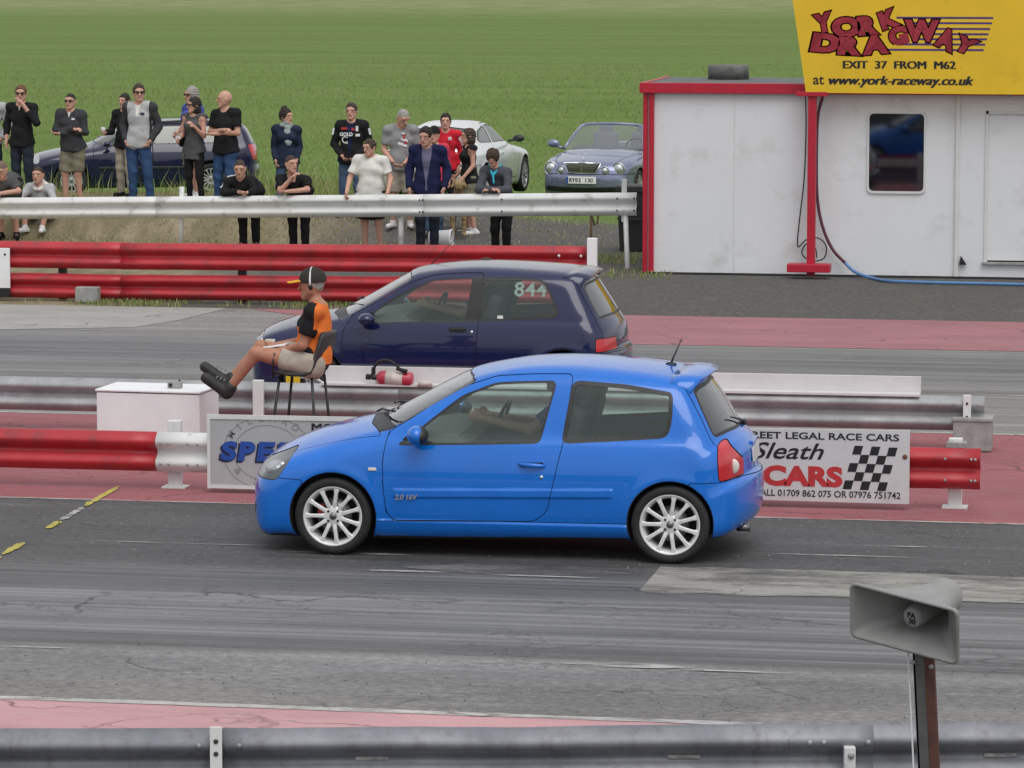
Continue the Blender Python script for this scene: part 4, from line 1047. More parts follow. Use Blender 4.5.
def track_material(name, bands, y0, y1, streak=0.5, crack=0.5, mottled=0.25, grooves=((0, 1),)):
    """asphalt with rubbered bands running along the track; bands = (y, tone)"""
    m, n, l, b = new_mat(name)
    v = coords(n, l)
    sx = n.new('ShaderNodeSeparateXYZ'); l.new(v, sx.inputs[0]); Y = sx.outputs[1]
    wob = noise(n, l, .5, 6, .65, coords(n, l, (.35, 1, 1)))
    yy = maths(n, l, 'ADD', Y, maths(n, l, 'MULTIPLY', maths(n, l, 'SUBTRACT', wob, .5), .55))
    yn = maths(n, l, 'MULTIPLY_ADD', yy, 1 / (y1 - y0), -y0 / (y1 - y0))
    base = ramp(n, l, yn, [((y - y0) / (y1 - y0), (t * 1.02, t * .985, t * .94) if t > .19 else (t * .985, t * .985, t * 1.0)) for y, t in bands])
    s1 = noise(n, l, 1.0, 8, .68, coords(n, l, (.045, 3.0, 1)))
    s2 = noise(n, l, 1.0, 6, .62, coords(n, l, (.16, 12, 1)))
    s12 = maths(n, l, 'ADD', maths(n, l, 'MULTIPLY', s1, .68), maths(n, l, 'MULTIPLY', s2, .32))
    st = ramp(n, l, s12, [(.34, .40), (.45, .78), (.55, 1.08), (.68, 1.75)])
    gw = ramp(n, l, yn, [((y - y0) / (y1 - y0), w) for y, w in grooves])
    c = mixc(n, l, maths(n, l, 'MULTIPLY', gw, streak), base, mixc(n, l, 1.0, base, st, 'MULTIPLY'))
    mo = noise(n, l, .9, 7, .7, coords(n, l, (.6, 1.4, 1)))
    c = mixc(n, l, 1.0, c, maths(n, l, 'MULTIPLY_ADD', mo, mottled * 2, 1 - mottled), 'MULTIPLY')
    # repaired and polished patches with an edge of their own
    pa = noise(n, l, 1.0, 7, .6, coords(n, l, (.22, .8, 1)))
    inv = maths(n, l, 'MULTIPLY_ADD', gw, -.8, 1.0)
    c = mixc(n, l, maths(n, l, 'MULTIPLY', inv, .75), c, mixc(n, l, 1.0, c, ramp(n, l, pa, [(.40, .72), (.415, 1.0), (.56, 1.0), (.575, 1.28)]), 'MULTIPLY'))
    ag = noise(n, l, 17, 6, .78, coords(n, l, (.8, 1.3, 1)))
    c = mixc(n, l, inv, c, mixc(n, l, 1.0, c, ramp(n, l, ag, [(.28, .42), (.5, 1.0), (.72, 1.75)]), 'MULTIPLY'))
    fine = noise(n, l, 55, 3, .7, v)
    c = mixc(n, l, 1.0, c, maths(n, l, 'MULTIPLY_ADD', fine, .5, .75), 'MULTIPLY')
    if crack:
        def cracks(sc, th, k, wsc):
            w = noise(n, l, wsc, 5, .6, v)
            vo = n.new('ShaderNodeTexVoronoi'); vo.feature = 'DISTANCE_TO_EDGE'; vo.inputs['Scale'].default_value = sc
            mx = n.new('ShaderNodeVectorMath'); mx.operation = 'ADD'
            ws = n.new('ShaderNodeVectorMath'); ws.operation = 'SCALE'; ws.inputs[3].default_value = .9
            nn = n.new('ShaderNodeTexNoise'); nn.inputs['Scale'].default_value = wsc; nn.inputs['Detail'].default_value = 6; l.new(v, nn.inputs['Vector'])
            l.new(nn.outputs['Color'], ws.inputs[0]); l.new(coords(n, l, (.45, 1.2, 1)), mx.inputs[0]); l.new(ws.outputs[0], mx.inputs[1])
            l.new(mx.outputs[0], vo.inputs['Vector'])
            mk = ramp(n, l, vo.outputs['Distance'], [(0, 1.0), (th, 0.0)])
            gate = ramp(n, l, noise(n, l, .7, 3, .5, v), [(.46, 0.0), (.6, 1.0)])
            return maths(n, l, 'MULTIPLY', maths(n, l, 'MULTIPLY', mk, gate), k)
        c = mixc(n, l, cracks(.55, .011, crack * .8, 1.1), c, (.022, .021, .02))
        c = mixc(n, l, cracks(1.5, .02, crack * .6, 2.5), c, (.03, .03, .03))
    l.new(c, b.inputs['Base Color'])
    l.new(ramp(n, l, s1, [(.3, .55), (.7, .85)]), b.inputs['Roughness']); b.inputs['Specular IOR Level'].default_value = .35
    bump(n, l, b, fine, .35, .008)
    return m

def painted_material(name, col, wear, wear_amt=.5, worn=None):
    m, n, l, b = new_mat(name)
    v = coords(n, l)
    f = noise(n, l, 1.1, 7, .7, coords(n, l, (.5, 1.3, 1))); f2 = noise(n, l, 6, 7, .72, coords(n, l, (.6, 1.4, 1))); f3 = noise(n, l, 45, 3, .7, v)
    c = ramp(n, l, f, [(.28, tuple(q * .78 for q in col)), (.5, col), (.75, tuple(min(1, q * 1.18) for q in col))])
    k = ramp(n, l, f2, [(.52, 0.0), (.72, wear_amt)])
    c = mixc(n, l, k, c, wear)
    w = noise(n, l, 1.4, 6, .6, v)
    vo = n.new('ShaderNodeTexVoronoi'); vo.feature = 'DISTANCE_TO_EDGE'; vo.inputs['Scale'].default_value = .8
    mx = n.new('ShaderNodeVectorMath'); mx.operation = 'ADD'; nn = n.new('ShaderNodeTexNoise'); nn.inputs['Scale'].default_value = 1.3; nn.inputs['Detail'].default_value = 6
    l.new(v, nn.inputs['Vector']); l.new(nn.outputs['Color'], mx.inputs[1]); l.new(coords(n, l, (.5, 1.2, 1)), mx.inputs[0]); l.new(mx.outputs[0], vo.inputs['Vector'])
    c = mixc(n, l, maths(n, l, 'MULTIPLY', ramp(n, l, vo.outputs['Distance'], [(0, 1.0), (.016, 0.0)]), ramp(n, l, f, [(.42, 0.0), (.6, .8)])), c, (.06, .04, .04))
    c = mixc(n, l, 1.0, c, maths(n, l, 'MULTIPLY_ADD', f3, .4, .8), 'MULTIPLY')
    l.new(c, b.inputs['Base Color']); b.inputs['Roughness'].default_value = .8; b.inputs['Specular IOR Level'].default_value = .3
    bump(n, l, b, f3, .3, .008)
    if worn:
        fw_ = noise(n, l, worn[0], 8, .75, coords(n, l, (.5, 1.5, 1)))
        l.new(ramp(n, l, fw_, [(worn[1], 1.0), (worn[2], 0.0)]), b.inputs['Alpha'])
    return m

def sheet(name, outline, z, material, kind='structure'):
    me = bpy.data.meshes.new(name)
    me.from_pydata([(x, y, z) for x, y in outline], [], [list(range(len(outline)))])
    me.materials.append(material); me.update()
    if me.polygons[0].normal.z < 0: me.flip_normals()
    o = link(name, me); o['kind'] = kind; return o
def ragged(x0, x1, y0, y1, amp, step=.12, seed=1, taper=False):
    """a strip along X with worn edges"""
    r = np.random.default_rng(seed); n = max(4, int((x1 - x0) / step)); xs = np.linspace(x0, x1, n)
    def walk():
        a = np.convolve(r.normal(0, 1, n + 6), np.ones(4) / 4, 'same')[3:-3]; b = np.convolve(r.normal(0, 1, n + 40), np.ones(24) / 24, 'same')[20:-20]
        return amp * (a * .7 + b * 2.0)
    w = np.minimum(1, np.minimum(xs - x0, x1 - xs) / max(.25 * (x1 - x0), 1e-3)) if taper else np.ones(n)
    h = (y1 - y0) / 2; c = (y0 + y1) / 2
    bot = [(x, c - h * k + a * k) for x, a, k in zip(xs, walk(), w)]; top = [(x, max(c + h * k + a * k, c)) for x, a, k in zip(xs, walk(), w)]
    bot = [(x, min(y, c - .002)) for x, y in bot]; top = [(x, max(y, c + .002)) for x, y in top]
    return bot + top[::-1]

# one ground sheet to the horizon
gx = np.unique(np.concatenate([np.linspace(-2500, -60, 25), np.linspace(-60, -24, 25), np.linspace(-24, 2, 131), np.linspace(2, 60, 20), np.linspace(60, 2500, 25)]))
gy = np.unique(np.concatenate([np.linspace(-400, 40, 23), np.linspace(40, 54, 15), np.linspace(54, 66, 81), np.linspace(66, 120, 40), np.linspace(120, 5000, 40)]))
GX, GY = np.meshgrid(gx, gy, indexing='ij')
GZ = bank(GX, GY) - .012
lump = np.sin(GX * 2.1 + 1.3 * np.sin(GY * 1.7)) * np.sin(GY * 2.6 + GX) * .018
GZ = GZ + lump * sstep(55.5, 56.5, GY) * (1 - sstep(62, 70, GY))
ix = np.arange(GX.size).reshape(GX.shape)
gf = np.stack([ix[:-1, :-1], ix[1:, :-1], ix[1:, 1:], ix[:-1, 1:]], -1).reshape(-1, 4)
M['ground'] = ground_material()
g_ = mesh_np('ground', np.stack([GX, GY, GZ], -1).reshape(-1, 3), gf, M['ground']); g_['kind'] = 'structure'

XL, XR = -140, 90
M['lane_near'] = track_material('lane_near', [(20.6, 0.200), (21.9, 0.194), (22.8, 0.175), (23.05, 0.206), (23.3, 0.110), (23.9, 0.167), (24.7, 0.188), (25.6, 0.129), (26.15, 0.149), (26.45, 0.081), (27.2, 0.077), (28.3, 0.091), (29.3, 0.088), (30, 0.082)], 20.6, 30.0, 1.0, .9, .3, ((20.6, .15), (23.0, .2), (23.3, 1), (26.1, 1), (26.5, .45), (30, .3)))
M['lane_far'] = track_material('lane_far', [(34.5, 0.255), (36.0, 0.225), (38.0, 0.195), (39.5, 0.180), (40.6, 0.143), (41.8, 0.180), (42.6, 0.240), (44.5, 0.225), (46.0, 0.195)], 34.5, 46.0, .9, .35, .25, ((34.5, .6), (36, .9), (42, 1), (43.5, .5), (46, .4)))
M['pink_near'] = painted_material('pink_near', (.50, .285, .30), (.42, .36, .35), .5)
M['pink_mid'] = painted_material('pink_mid', (.30, .105, .118), (.27, .20, .20), .55)
M['pink_far'] = painted_material('pink_far', (.33, .15, .165), (.24, .20, .20), .6)
M['pale_concrete'] = painted_material('pale_concrete', (.34, .335, .315), (.22, .215, .20), .6)
M['worn_concrete'] = painted_material('worn_concrete', (.30, .29, .265), (.20, .195, .18), .6, (1.8, .45, .66))
M['line_white'] = painted_material('line_white', (.48, .47, .45), (.25, .24, .23), .9, (3.5, .44, .62))
M['line_yellow'] = painted_material('line_yellow', (.46, .40, .09), (.16, .15, .12), .9, (7, .56, .70))
M['patch_grey'] = painted_material('patch_grey', (.155, .152, .147), (.20, .195, .19), .4, (1.2, .46, .62))
rect = lambda x0, x1, y0, y1: [(x0, y0), (x1, y0), (x1, y1), (x0, y1)]
sheet('painted_strip', rect(XL, XR, 19.4, 21.42), 0.0, M['pink_near'])
sheet('track', rect(XL, XR, 21.42, 29.40), 0.0, M['lane_near'])
sheet('painted_strip', rect(XL, XR, 29.40, 34.85), 0.0, M['pink_mid'])
sheet('track', rect(XL, XR, 34.85, 45.45), 0.0, M['lane_far'])
sheet('concrete_pad', [(XL, 42.45), (-13.71, 42.45), (-12.25, 42.95), (-11.95, 43.9), (-11.75, 45.44), (XL, 45.44)], .004, M['pale_concrete'])
sheet('painted_strip', [(-11.45, 45.43), (-10.3, 44.3), (-8.2, 42.6), (-6.1, 42.1), (XR, 42.5), (XR, 45.43)], .004, M['pink_far'])
sheet('concrete_patch', ragged(-3.75, 40, 25.8, 26.9, .045, .07, 3), .004, M['worn_concrete'])
sheet('concrete_patch', ragged(-5.6, -3.9, 26.35, 26.75, .04, .08, 6, True), .004, M['patch_grey'])
sheet('track_line', ragged(-3.85, -3.0, 23.02, 23.16, .012, .06, 11, True), .008, M['line_white'])
for i, (a, b_, y, w) in enumerate([(-7.8, -7.0, 23.02, .03), (-3.1, -2.3, 23.0, .035), (-1.0, 0.5, 22.95, .04), (-5.9, -5.2, 26.33, .05), (-4.9, -4.1, 26.30, .035), (-8.2, -6.6, 27.3, .03), (-6.6, -5.6, 27.05, .045), (-3.2, -1.9, 27.6, .03), (-2.4, -1.9, 28.1, .035)]):
    sheet('track_line', ragged(a, b_, y, y + w, .012, .05, 20 + i, True), .008, M['line_white'])
sheet('track_line', ragged(XL / 4, -2.4, 21.40, 21.50, .012, .07, 41), .004, M['line_white'])
sheet('track_line', ragged(-20, 20, 29.38, 29.425, .006, .07, 42), .004, M['line_white'])
sheet('track_line', ragged(-20, 20, 34.83, 34.90, .008, .07, 43), .004, M['line_white'])
sheet('track_line', ragged(-2.0, 20, 37.9, 37.97, .008, .07, 44), .004, M['line_white'])
# loose grit and marbles of rubber lying on the near lane
npb = 2200; gxp = rng.uniform(-10, 3, npb); gyp = rng.choice([21.9, 22.6, 27.0, 28.3, 29.0, 30.2, 31.5], npb) + rng.normal(0, .45, npb); gyp = np.clip(gyp, 21.5, 33.4)
gs = rng.uniform(.002, .007, npb); tet = np.array([[-1, -1, 0], [1, -1, 0], [0, 1, 0], [.1, -.1, 1.1]]); gv = (np.stack([gxp, gyp, np.full(npb, .003)], 1)[:, None] + tet[None] * gs[:, None, None] * np.array([1, 1, .8])).reshape(-1, 3)
gfc = (np.arange(npb) * 4)[:, None, None] + np.array([[0, 1, 3], [1, 2, 3], [2, 0, 3]])[None]; gfc = gfc.reshape(-1, 3)
ob = mesh_np('grit', gv, gfc, None, mats=[mat('grit_pale', (.34, .33, .31), .9), mat('grit_dark', (.03, .03, .03), .9)], midx=np.repeat(rng.integers(0, 2, npb), 3), smooth=False); ob['kind'] = 'stuff'
# worn yellow line painted across the near lane
def seg_line(t0, t1, w, seed, mt):
    a, b_ = Vector((-8.74, 30.15)), Vector((-8.58, 26.3)); r = np.random.default_rng(seed); L, Rr = [], []
    for t in np.linspace(t0, t1, 16):
        p = a.lerp(b_, t); e = min(1, (t - t0) / (.15 * (t1 - t0)) + .25, (t1 - t) / (.15 * (t1 - t0)) + .25)
        L.append((p.x - w / 2 * e + r.normal(0, .006), p.y)); Rr.append((p.x + w / 2 * e + r.normal(0, .006), p.y))
    sheet('yellow_line', L + Rr[::-1], .008, mt)
seg_line(0.0, .30, .055, 1, M['line_yellow']); seg_line(.31, .50, .06, 2, M['line_white']); seg_line(.50, .60, .06, 3, M['line_yellow']); seg_line(.78, .93, .06, 4, M['line_yellow']); seg_line(.95, 1.15, .06, 5, M['line_yellow'])

# ------------------------------------------------------------ grass as blades
def blades(name, pts, hgt_, wid, lean, mats_, kind='stuff', bend=.5):
    n = len(pts); r = rng
    az = r.uniform(0, 2 * math.pi, n); h = hgt_ * r.uniform(.55, 1.15, n); w = wid * r.uniform(.6, 1.3, n)
    d = np.stack([np.cos(az), np.sin(az), np.zeros(n)], 1); la = r.uniform(0, 2 * math.pi, n)
    ld = np.stack([np.cos(la), np.sin(la), np.zeros(n)], 1) * (lean * r.uniform(.2, 1, n) * h)[:, None]
    b0 = pts - d * (w / 2)[:, None]; b1 = pts + d * (w / 2)[:, None]
    mid = pts + ld * .35 + np.stack([np.zeros(n)] * 2 + [h * .6], 1)
    m0 = mid - d * (w * .4)[:, None]; m1 = mid + d * (w * .4)[:, None]
    tip = pts + ld + np.stack([np.zeros(n)] * 2 + [h], 1)
    v = np.stack([b0, b1, m1, m0, tip], 1).reshape(-1, 3); o = (np.arange(n) * 5)[:, None]
    f = np.concatenate([o + [0, 1, 2], o + [0, 2, 3], o + [3, 2, 4]], 0)
    mi = r.integers(0, len(mats_), n); ob = mesh_np(name, v, f, None, mats=mats_, midx=np.tile(mi, 3), smooth=False); ob['kind'] = kind; return ob
def scatter(n, x0, x1, y0, y1, keep=None):
    x = rng.uniform(x0, x1, n); y = rng.uniform(y0, y1, n)
    if keep is not None: k = keep(x, y); x, y = x[k], y[k]
    return np.stack([x, y, bank(x, y) - .015], 1)
gm = [mat('grass_%d' % i, c, .8, var=.2, scale=2, spec=.2) for i, c in enumerate([(.17, .255, .058), (.20, .285, .075), (.26, .31, .115), (.15, .23, .052)])]
dm = [mat('straw_%d' % i, c, .9, var=.2, scale=2, spec=.2) for i, c in enumerate([(.36, .31, .17), (.46, .40, .23), (.25, .24, .10), (.19, .22, .07)])]
clump = lambda x, y: (np.sin(x * 1.9 + 2 * np.sin(y * .8)) * np.sin(y * 1.3 + x * .6) + rng.normal(0, .55, len(x))) > -.25
pw = lambda x: np.interp(x, [-30, -18.4, -17.4, -13.9, -13.1, -12.6], [.08, .08, 1.0, 1.0, .2, 0])
tl = scatter(52000, -24, -4, 62.2, 72, lambda x, y: clump(x, y) & (rng.uniform(0, 1, len(x)) < pw(x) * np.interp(y, [62, 64, 70, 72], [1, 1, .6, .15])))
blades('tall_grass', tl, .72, .016, .5, gm + dm[1:3])
fd = scatter(280000, -54, 14, 64, 150, lambda x, y: (x > -.25 * y - 14) & (rng.uniform(0, 1, len(x)) < np.interp(y, [64, 80, 110, 150], [.4, .7, .4, 0])))
blades('field_crop', fd, .085, .014, 1.6, gm)
dg = scatter(26000, -21, -6.5, 55.4, 61.5, lambda x, y: rng.uniform(0, 1, len(x)) < np.interp(x, [-21, -14, -12, -7], [.9, .8, .3, .12]))
blades('dry_grass', dg, .055, .012, .9, dm)
eg = np.concatenate([scatter(5200, -17, -9.6, 45.6, 46.6, lambda x, y: rng.uniform(0, 1, len(x)) < .5 + .5 * np.sin(x * 2.3 + np.sin(x * 5))), scatter(260, -7.9, -7.0, 50.6, 52.0), scatter(900, -9.2, -7.7, 52.8, 54.5)])
blades('verge_grass', eg, .075, .012, .6, gm + dm[:3])

# ------------------------------------------------------------ guard rails
WB = [(0, .156), (-.016, .154), (-.030, .145), (-.070, .112), (-.082, .092), (-.083, .080), (-.076, .060), (-.020, .022), (-.010, .010), (-.008, 0)]
WB = WB + [(y, -z) for y, z in WB[::-1][1:]]
def beam(name, x0, x1, y, z, material, parent, hs=1.0, y1=None, z1=None, wob=0.0, seed=0, flip=1, step=.25, out=0.0):
    """W-beam from (x0,y) to (x1,y1); z is the beam's middle height"""
    y1 = y if y1 is None else y1; z1 = z if z1 is None else z1
    r = np.random.default_rng(seed); n = max(2, int(abs(x1 - x0) / step)); prof = [(a, b) for a, b in WB]
    outl = [(a * flip, b * hs) for a, b in prof] + [((a + .005) * flip, b * hs) for a, b in prof[::-1]]
    w = np.convolve(r.normal(0, 1, n + 30), np.ones(9) / 9, 'same')[15:-15][:n] if n > 2 else np.zeros(n)
    w2 = np.convolve(r.normal(0, 1, n + 30), np.ones(7) / 7, 'same')[15:-15][:n] if n > 2 else np.zeros(n)
    mb = MB(); secs = []
    for i, t in enumerate(np.linspace(0, 1, n)):
        X = x0 + (x1 - x0) * t; Yc = y + (y1 - y) * t + w[i] * wob - out; Zc = z + (z1 - z) * t + w2[i] * wob * .5
        secs.append([(X, Yc + a + (w2[i] * wob * .6 if b > .12 else 0), Zc + b + (w[i] * wob * .8 if b > .12 else 0)) for a, b in outl])
    loft(mb, secs)
    o = mb.build(name, material, parent)
    return o
def bolts(parent, pts, material, r_=.014, name='bolt'):
    for p in pts:
        mb = MB(); mb.sphere(p, (r_, r_ * .6, r_), 8); mb.build(name, material, parent)

# near rail, just below the camera; not quite parallel to the track
nA, nB = gnd(0, 728.5, .75), gnd(1024, 723.0, .75)
na = math.atan2(nB.y - nA.y, nB.x - nA.x)
t = empty('guard_rail', (nA.x, nA.y, 0), na); tag(t, 'weathered galvanised guard rail along the bottom of the picture, nearest the viewer', 'guard rail')
def Xa(px):
    d = ray(px, 735); n_ = Vector((-math.sin(na), math.cos(na))); k_ = (nA.x * n_.x + nA.y * n_.y) / (d[0] * n_.x + d[1] * n_.y)
    return (d[0] * k_ - nA.x) * math.cos(na) + (d[1] * k_ - nA.y) * math.sin(na)
zl = zm = zr = .75 - .156
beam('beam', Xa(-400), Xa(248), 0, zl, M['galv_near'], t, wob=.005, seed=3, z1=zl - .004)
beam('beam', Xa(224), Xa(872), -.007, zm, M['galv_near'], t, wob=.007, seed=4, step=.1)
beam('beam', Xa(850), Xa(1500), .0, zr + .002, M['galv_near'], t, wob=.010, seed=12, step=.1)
mb = MB(); mb.box((Xa(217), -.100, zl + .0), (.058, .012, .36), bev=.003); po = mb.build('splice_strap', M['white_rail'], t)
bolts(po, [(Xa(217), -.109, zl + dz) for dz in (.11, .05, -.04, -.11)], M['dark_trim'], .012)
mb = MB(); mb.box((Xa(847), -.11, zr - .14), (.055, .05, .42), bev=.006); po = mb.build('post', M['white_rail'], t)
bolts(po, [(Xa(848), -.14, zr + .03)], M['galv'], .016)
bolts(t, [(Xa(px), -.094, zl + .085) for px in (200, 240, 822, 808, 866)] + [(Xa(px), -.085, zl - .08) for px in (232, 243, 815)], M['galv'], .013)
for px in (372, 684, 1000):
    mb = MB(); mb.box((Xa(px), -.016, zm + .004), (.16, .02, .020), bev=.005); mb.build('slot', M['line_white'], t)
for px in (-100, 530, 1200):
    mb = MB(); mb.box((Xa(px), .09, .33), (.12, .09, .66), bev=.008); mb.build('post', M['galv'], t)

# red and white rail in the middle, and its sign boards
YM = 30.12
ml = at(0, 448.5, YM); mr = at(980, 469, YM)
t = empty('guard_rail', (-5.5, YM, 0)); tag(t, 'red guard rail with a white end length, between the two lanes', 'guard rail')
lx = lambda px: at(px, 450, YM).x + 5.5
hs = .33 / .312
beam('beam', -30, lx(160), 0, ml.z + .0, M['red_rail'], t, hs, z1=at(160, 451.5, YM).z, seed=7, wob=.003)
beam('beam', lx(158), lx(330), -.006, at(200, 452.5, YM).z, M['white_rail'], t, hs, seed=8)
beam('beam', lx(326), lx(981), 0, at(640, 462, YM).z, M['red_rail'], t, hs, z1=mr.z, seed=9, wob=.003)
bolts(t, [(lx(px), -.088, ml.z + dz) for px in (163, 171, 190, 200) for dz in (.085, -.085)] + [(lx(px), -.088, mr.z + dz) for px in (946, 972, 976) for dz in (.085, -.085)], M['galv'], .012)
for px in (172, 420, 660, 955, -180):
    mb = MB(); mb.box((lx(px), .10, .28), (.11, .07, .56), bev=.006); mb.box((lx(px), .10, .006), (.20, .16, .012)); mb.build('post', M['white_rail'], t)
mb = MB(); mb.box((lx(956), .08, mr.z + .18), (.16, .12, .05), bev=.008); mb.build('post_cap', M['concrete'], t)

# gray rail behind it
YG = 33.80
t = empty('guard_rail', (-5.5, YG, 0)); tag(t, 'bare grey galvanised guard rail standing behind the stool, on the far side of the island', 'guard rail')
gx_ = lambda px: at(px, 390, YG).x + 5.5
z0, z1_ = at(0, 392.5, YG).z, at(985, 413.5, YG).z
beam('beam', -32, gx_(420), 0, z0 + .02, M['galv'], t, z1=at(420, 402, YG).z, seed=21, wob=.004)
beam('beam', gx_(400), gx_(985), -.008, at(400, 401.5, YG).z, M['galv'], t, z1=z1_, seed=22, wob=.004)
for px in (-150, 261, 640, 968):
    mb = MB()
    if px == 261: zp_ = at(261, 380, YG - .1).z; mb.box((gx_(px), -.10, zp_ / 2), (.10, .05, zp_), bev=.006)
    elif px == 968: zp_ = at(968, 395, YG - .1).z; mb.box((gx_(px), -.10, zp_ - .17), (.07, .03, .34), bev=.004)
    else: mb.box((gx_(px), .09, .36), (.10, .08, .72), bev=.006)
    po = mb.build('post', M['white_rail'], t)
    if px == 968:
        bolts(po, [(gx_(px), -.12, z1_ + dz) for dz in (.1, -.02, -.1)], M['dark_trim'], .012)
bolts(t, [(gx_(px), -.09, z1_ + dz) for px in (955, 980) for dz in (.085, -.085)], M['galv'], .014)
mb = MB(); mb.box((gx_(974), -.05, .14), (.34, .30, .27), bev=.012); mb.box((gx_(974), -.05, .285), (.36, .32, .03), bev=.006); o = mb.build('concrete_foot', M['concrete'], t)
# long white board fixed along its top
t2 = empty('rail_board', (-5.5, YG + .12, 0)); tag(t2, 'long white painted board along the top of the grey guard rail', 'board')
zt0, zt1 = at(330, 383.5, YG).z, at(920, 395, YG).z
mb = MB()
a, b_ = at(325, 366, YG + .1), at(921, 377, YG + .1)
o_ = Vector(t2.location)
for (p, q) in ((a, b_),):
    vs = []
    for X, zz, zb in ((p.x, p.z, zt0 + .01), (q.x, q.z, zt1 + .01)):
        vs.append([(X - o_.x, -.02, zb), (X - o_.x, .03, zb), (X - o_.x, .03, zz), (X - o_.x, -.02, zz)])
    loft(mb, vs, smooth=False)
mb.build('panel', M['white_board'], t2)
mb = MB(); vs = [[(X - o_.x, -.20, zb), (X - o_.x, -.022, zb), (X - o_.x, -.022, zb + .02), (X - o_.x, -.20, zb + .02)] for X, zb in ((a.x, zt0 - .008), (b_.x, zt1 - .008))]
loft(mb, vs, smooth=False); mb.build('ledge', M['white_board'], t2)

# double red rail in front of the far verge
YF = 46.15
t = empty('guard_rail', (-10, YF, 0)); tag(t, 'double-height red guard rail at the far edge of the track, below the spectators', 'guard rail')
fx = lambda px: at(px, 270, YF).x + 10
zt, zb = at(290, 258.5, YF).z, at(290, 289.5, YF).z
beam('upper_beam', -40, fx(130), 0, zt, M['red_rail'], t, 1.08, seed=31, wob=.008)
beam('upper_beam', fx(122), fx(588), -.007, zt, M['red_rail'], t, 1.08, z1=at(588, 260, YF).z, seed=32, wob=.008)
beam('lower_beam', -40, fx(130), 0, zb, M['red_rail'], t, 1.02, seed=33, wob=.008)
beam('lower_beam', fx(122), fx(588), -.007, zb, M['red_rail'], t, 1.02, z1=at(588, 291, YF).z, seed=34, wob=.008)
for px in (-120, 60, 240, 420, 575):
    mb = MB(); mb.box((fx(px), .12, .34), (.1, .08, .68), bev=.006); mb.build('post', M['dark_trim'], t)
p0, p1 = at(587.5, 238, YF - .1), at(597, 271, YF - .1)
mb = MB(); mb.box(((p0.x + p1.x) / 2 + 10, -.1, p0.z / 2), (p1.x - p0.x, .09, p0.z), bev=.006); mb.build('end_post', M['white_paint'], t)
bolts(t, [(fx(px), -.09, zt + dz) for px in (560, 582) for dz in (.09, -.09)], M['white_rail'], .018)
p0, p1 = at(-60, 247, YF - .12), at(10.5, 288, YF - .12)
o = empty('notice_board', ((p0.x + p1.x) / 2, YF - .13, 0)); tag(o, 'plain white board fixed on the double red rail at the left edge', 'board')
mb = MB(); mb.box((0, 0, (p0.z + p1.z) / 2), (p1.x - p0.x, .03, p0.z - p1.z), bev=.004); bd = mb.build('panel', M['white_paint'], o)
mb = MB(); mb.box((0, .002, p1.z - .06), (p1.x - p0.x, .03, .115), bev=.004); mb.build('skirt', M['ink_black'], o)
bolts(bd, [(.5 * (p1.x - p0.x) - .06, -.018, p0.z - .08)], M['dark_trim'], .016)
p = gnd(87, 303)
mb = MB(); q0, q1 = at(75.5, 287, YF - .25), at(98, 302, YF - .25); mb.box(((q0.x + q1.x) / 2, YF - .2, q0.z / 2), (q1.x - q0.x, .16, q0.z), bev=.01); tag(mb.build('concrete_block', M['concrete']), 'small grey concrete block standing against the lower red rail', 'block')

# white spectator rail, slightly askew
YWL, YWR = 55.25, 52.55
xl, xr = at(-300, 208, YWL).x, at(637, 204, YWR).x
t = empty('guard_rail', (xr, YWR, 0)); tag(t, 'white painted guard rail that the spectators lean on', 'guard rail')
w0 = at(0, 208.5, 55.1); w1 = at(637, 204, YWR)
def wline(px):   # a point of the white rail's middle line below image column px
    f = px / 637.0; Yq = 55.1 + (YWR - 55.1) * f
    return at(px, 208.5 + (204 - 208.5) * f, Yq)
def wpt(px): return wline(px) - Vector((xr, YWR, 0))
hw = 22.0 / 68 / .312
for i, (a, b_) in enumerate(((-300, 160), (157, 424), (420, 637))):
    A, B = wpt(a), wpt(b_)
    beam('beam', A.x, B.x, A.y - (.008 if i == 1 else 0), A.z, M['white_rail'], t, hw, y1=B.y - (.008 if i == 1 else 0), z1=B.z, seed=50 + i, wob=.003)
def wpost(px, dz, lean=0, mtl=None, w=.08, name='post'):
    P = wpt(px); mb = MB(); mb.tube([(P.x - lean, P.y + .06, 0), (P.x, P.y + .06, P.z + dz)], w / 2, 8); return mb.build(name, mtl or M['white_rail'], t)
wpost(181, .30, .03, M['post_wood'] if 'post_wood' in M else None)
wpost(-60, .1); wpost(400, .08)
P = wpt(624); mb = MB(); mb.box((P.x, P.y + .02, P.z + .05), (.07, .05, .60), bev=.005); mb.tube([(P.x, P.y + .1, P.z), (P.x + .12, P.y - .45, -.02)], .035, 8); mb.build('post', M['white_rail'], t)
bolts(t, [(wpt(px).x, wpt(px).y - .09, wpt(px).z + dz) for px in (635, 618, 503, 424, 421) for dz in (.085, -.085)], M['dark_trim'], .014)
P = wpt(591); mb = MB(); mb.tube([(P.x, P.y, P.z - .13), (P.x, P.y, P.z - .62)], .02, 6); mb.tube([(P.x, P.y, P.z - .12), (P.x + .05, P.y, P.z - .3), (P.x + .10, P.y, P.z - .26), (P.x + .10, P.y, P.z - .12)], .014, 6); mb.build('strap', mat('strap', (.16, .10, .06), .8), t)

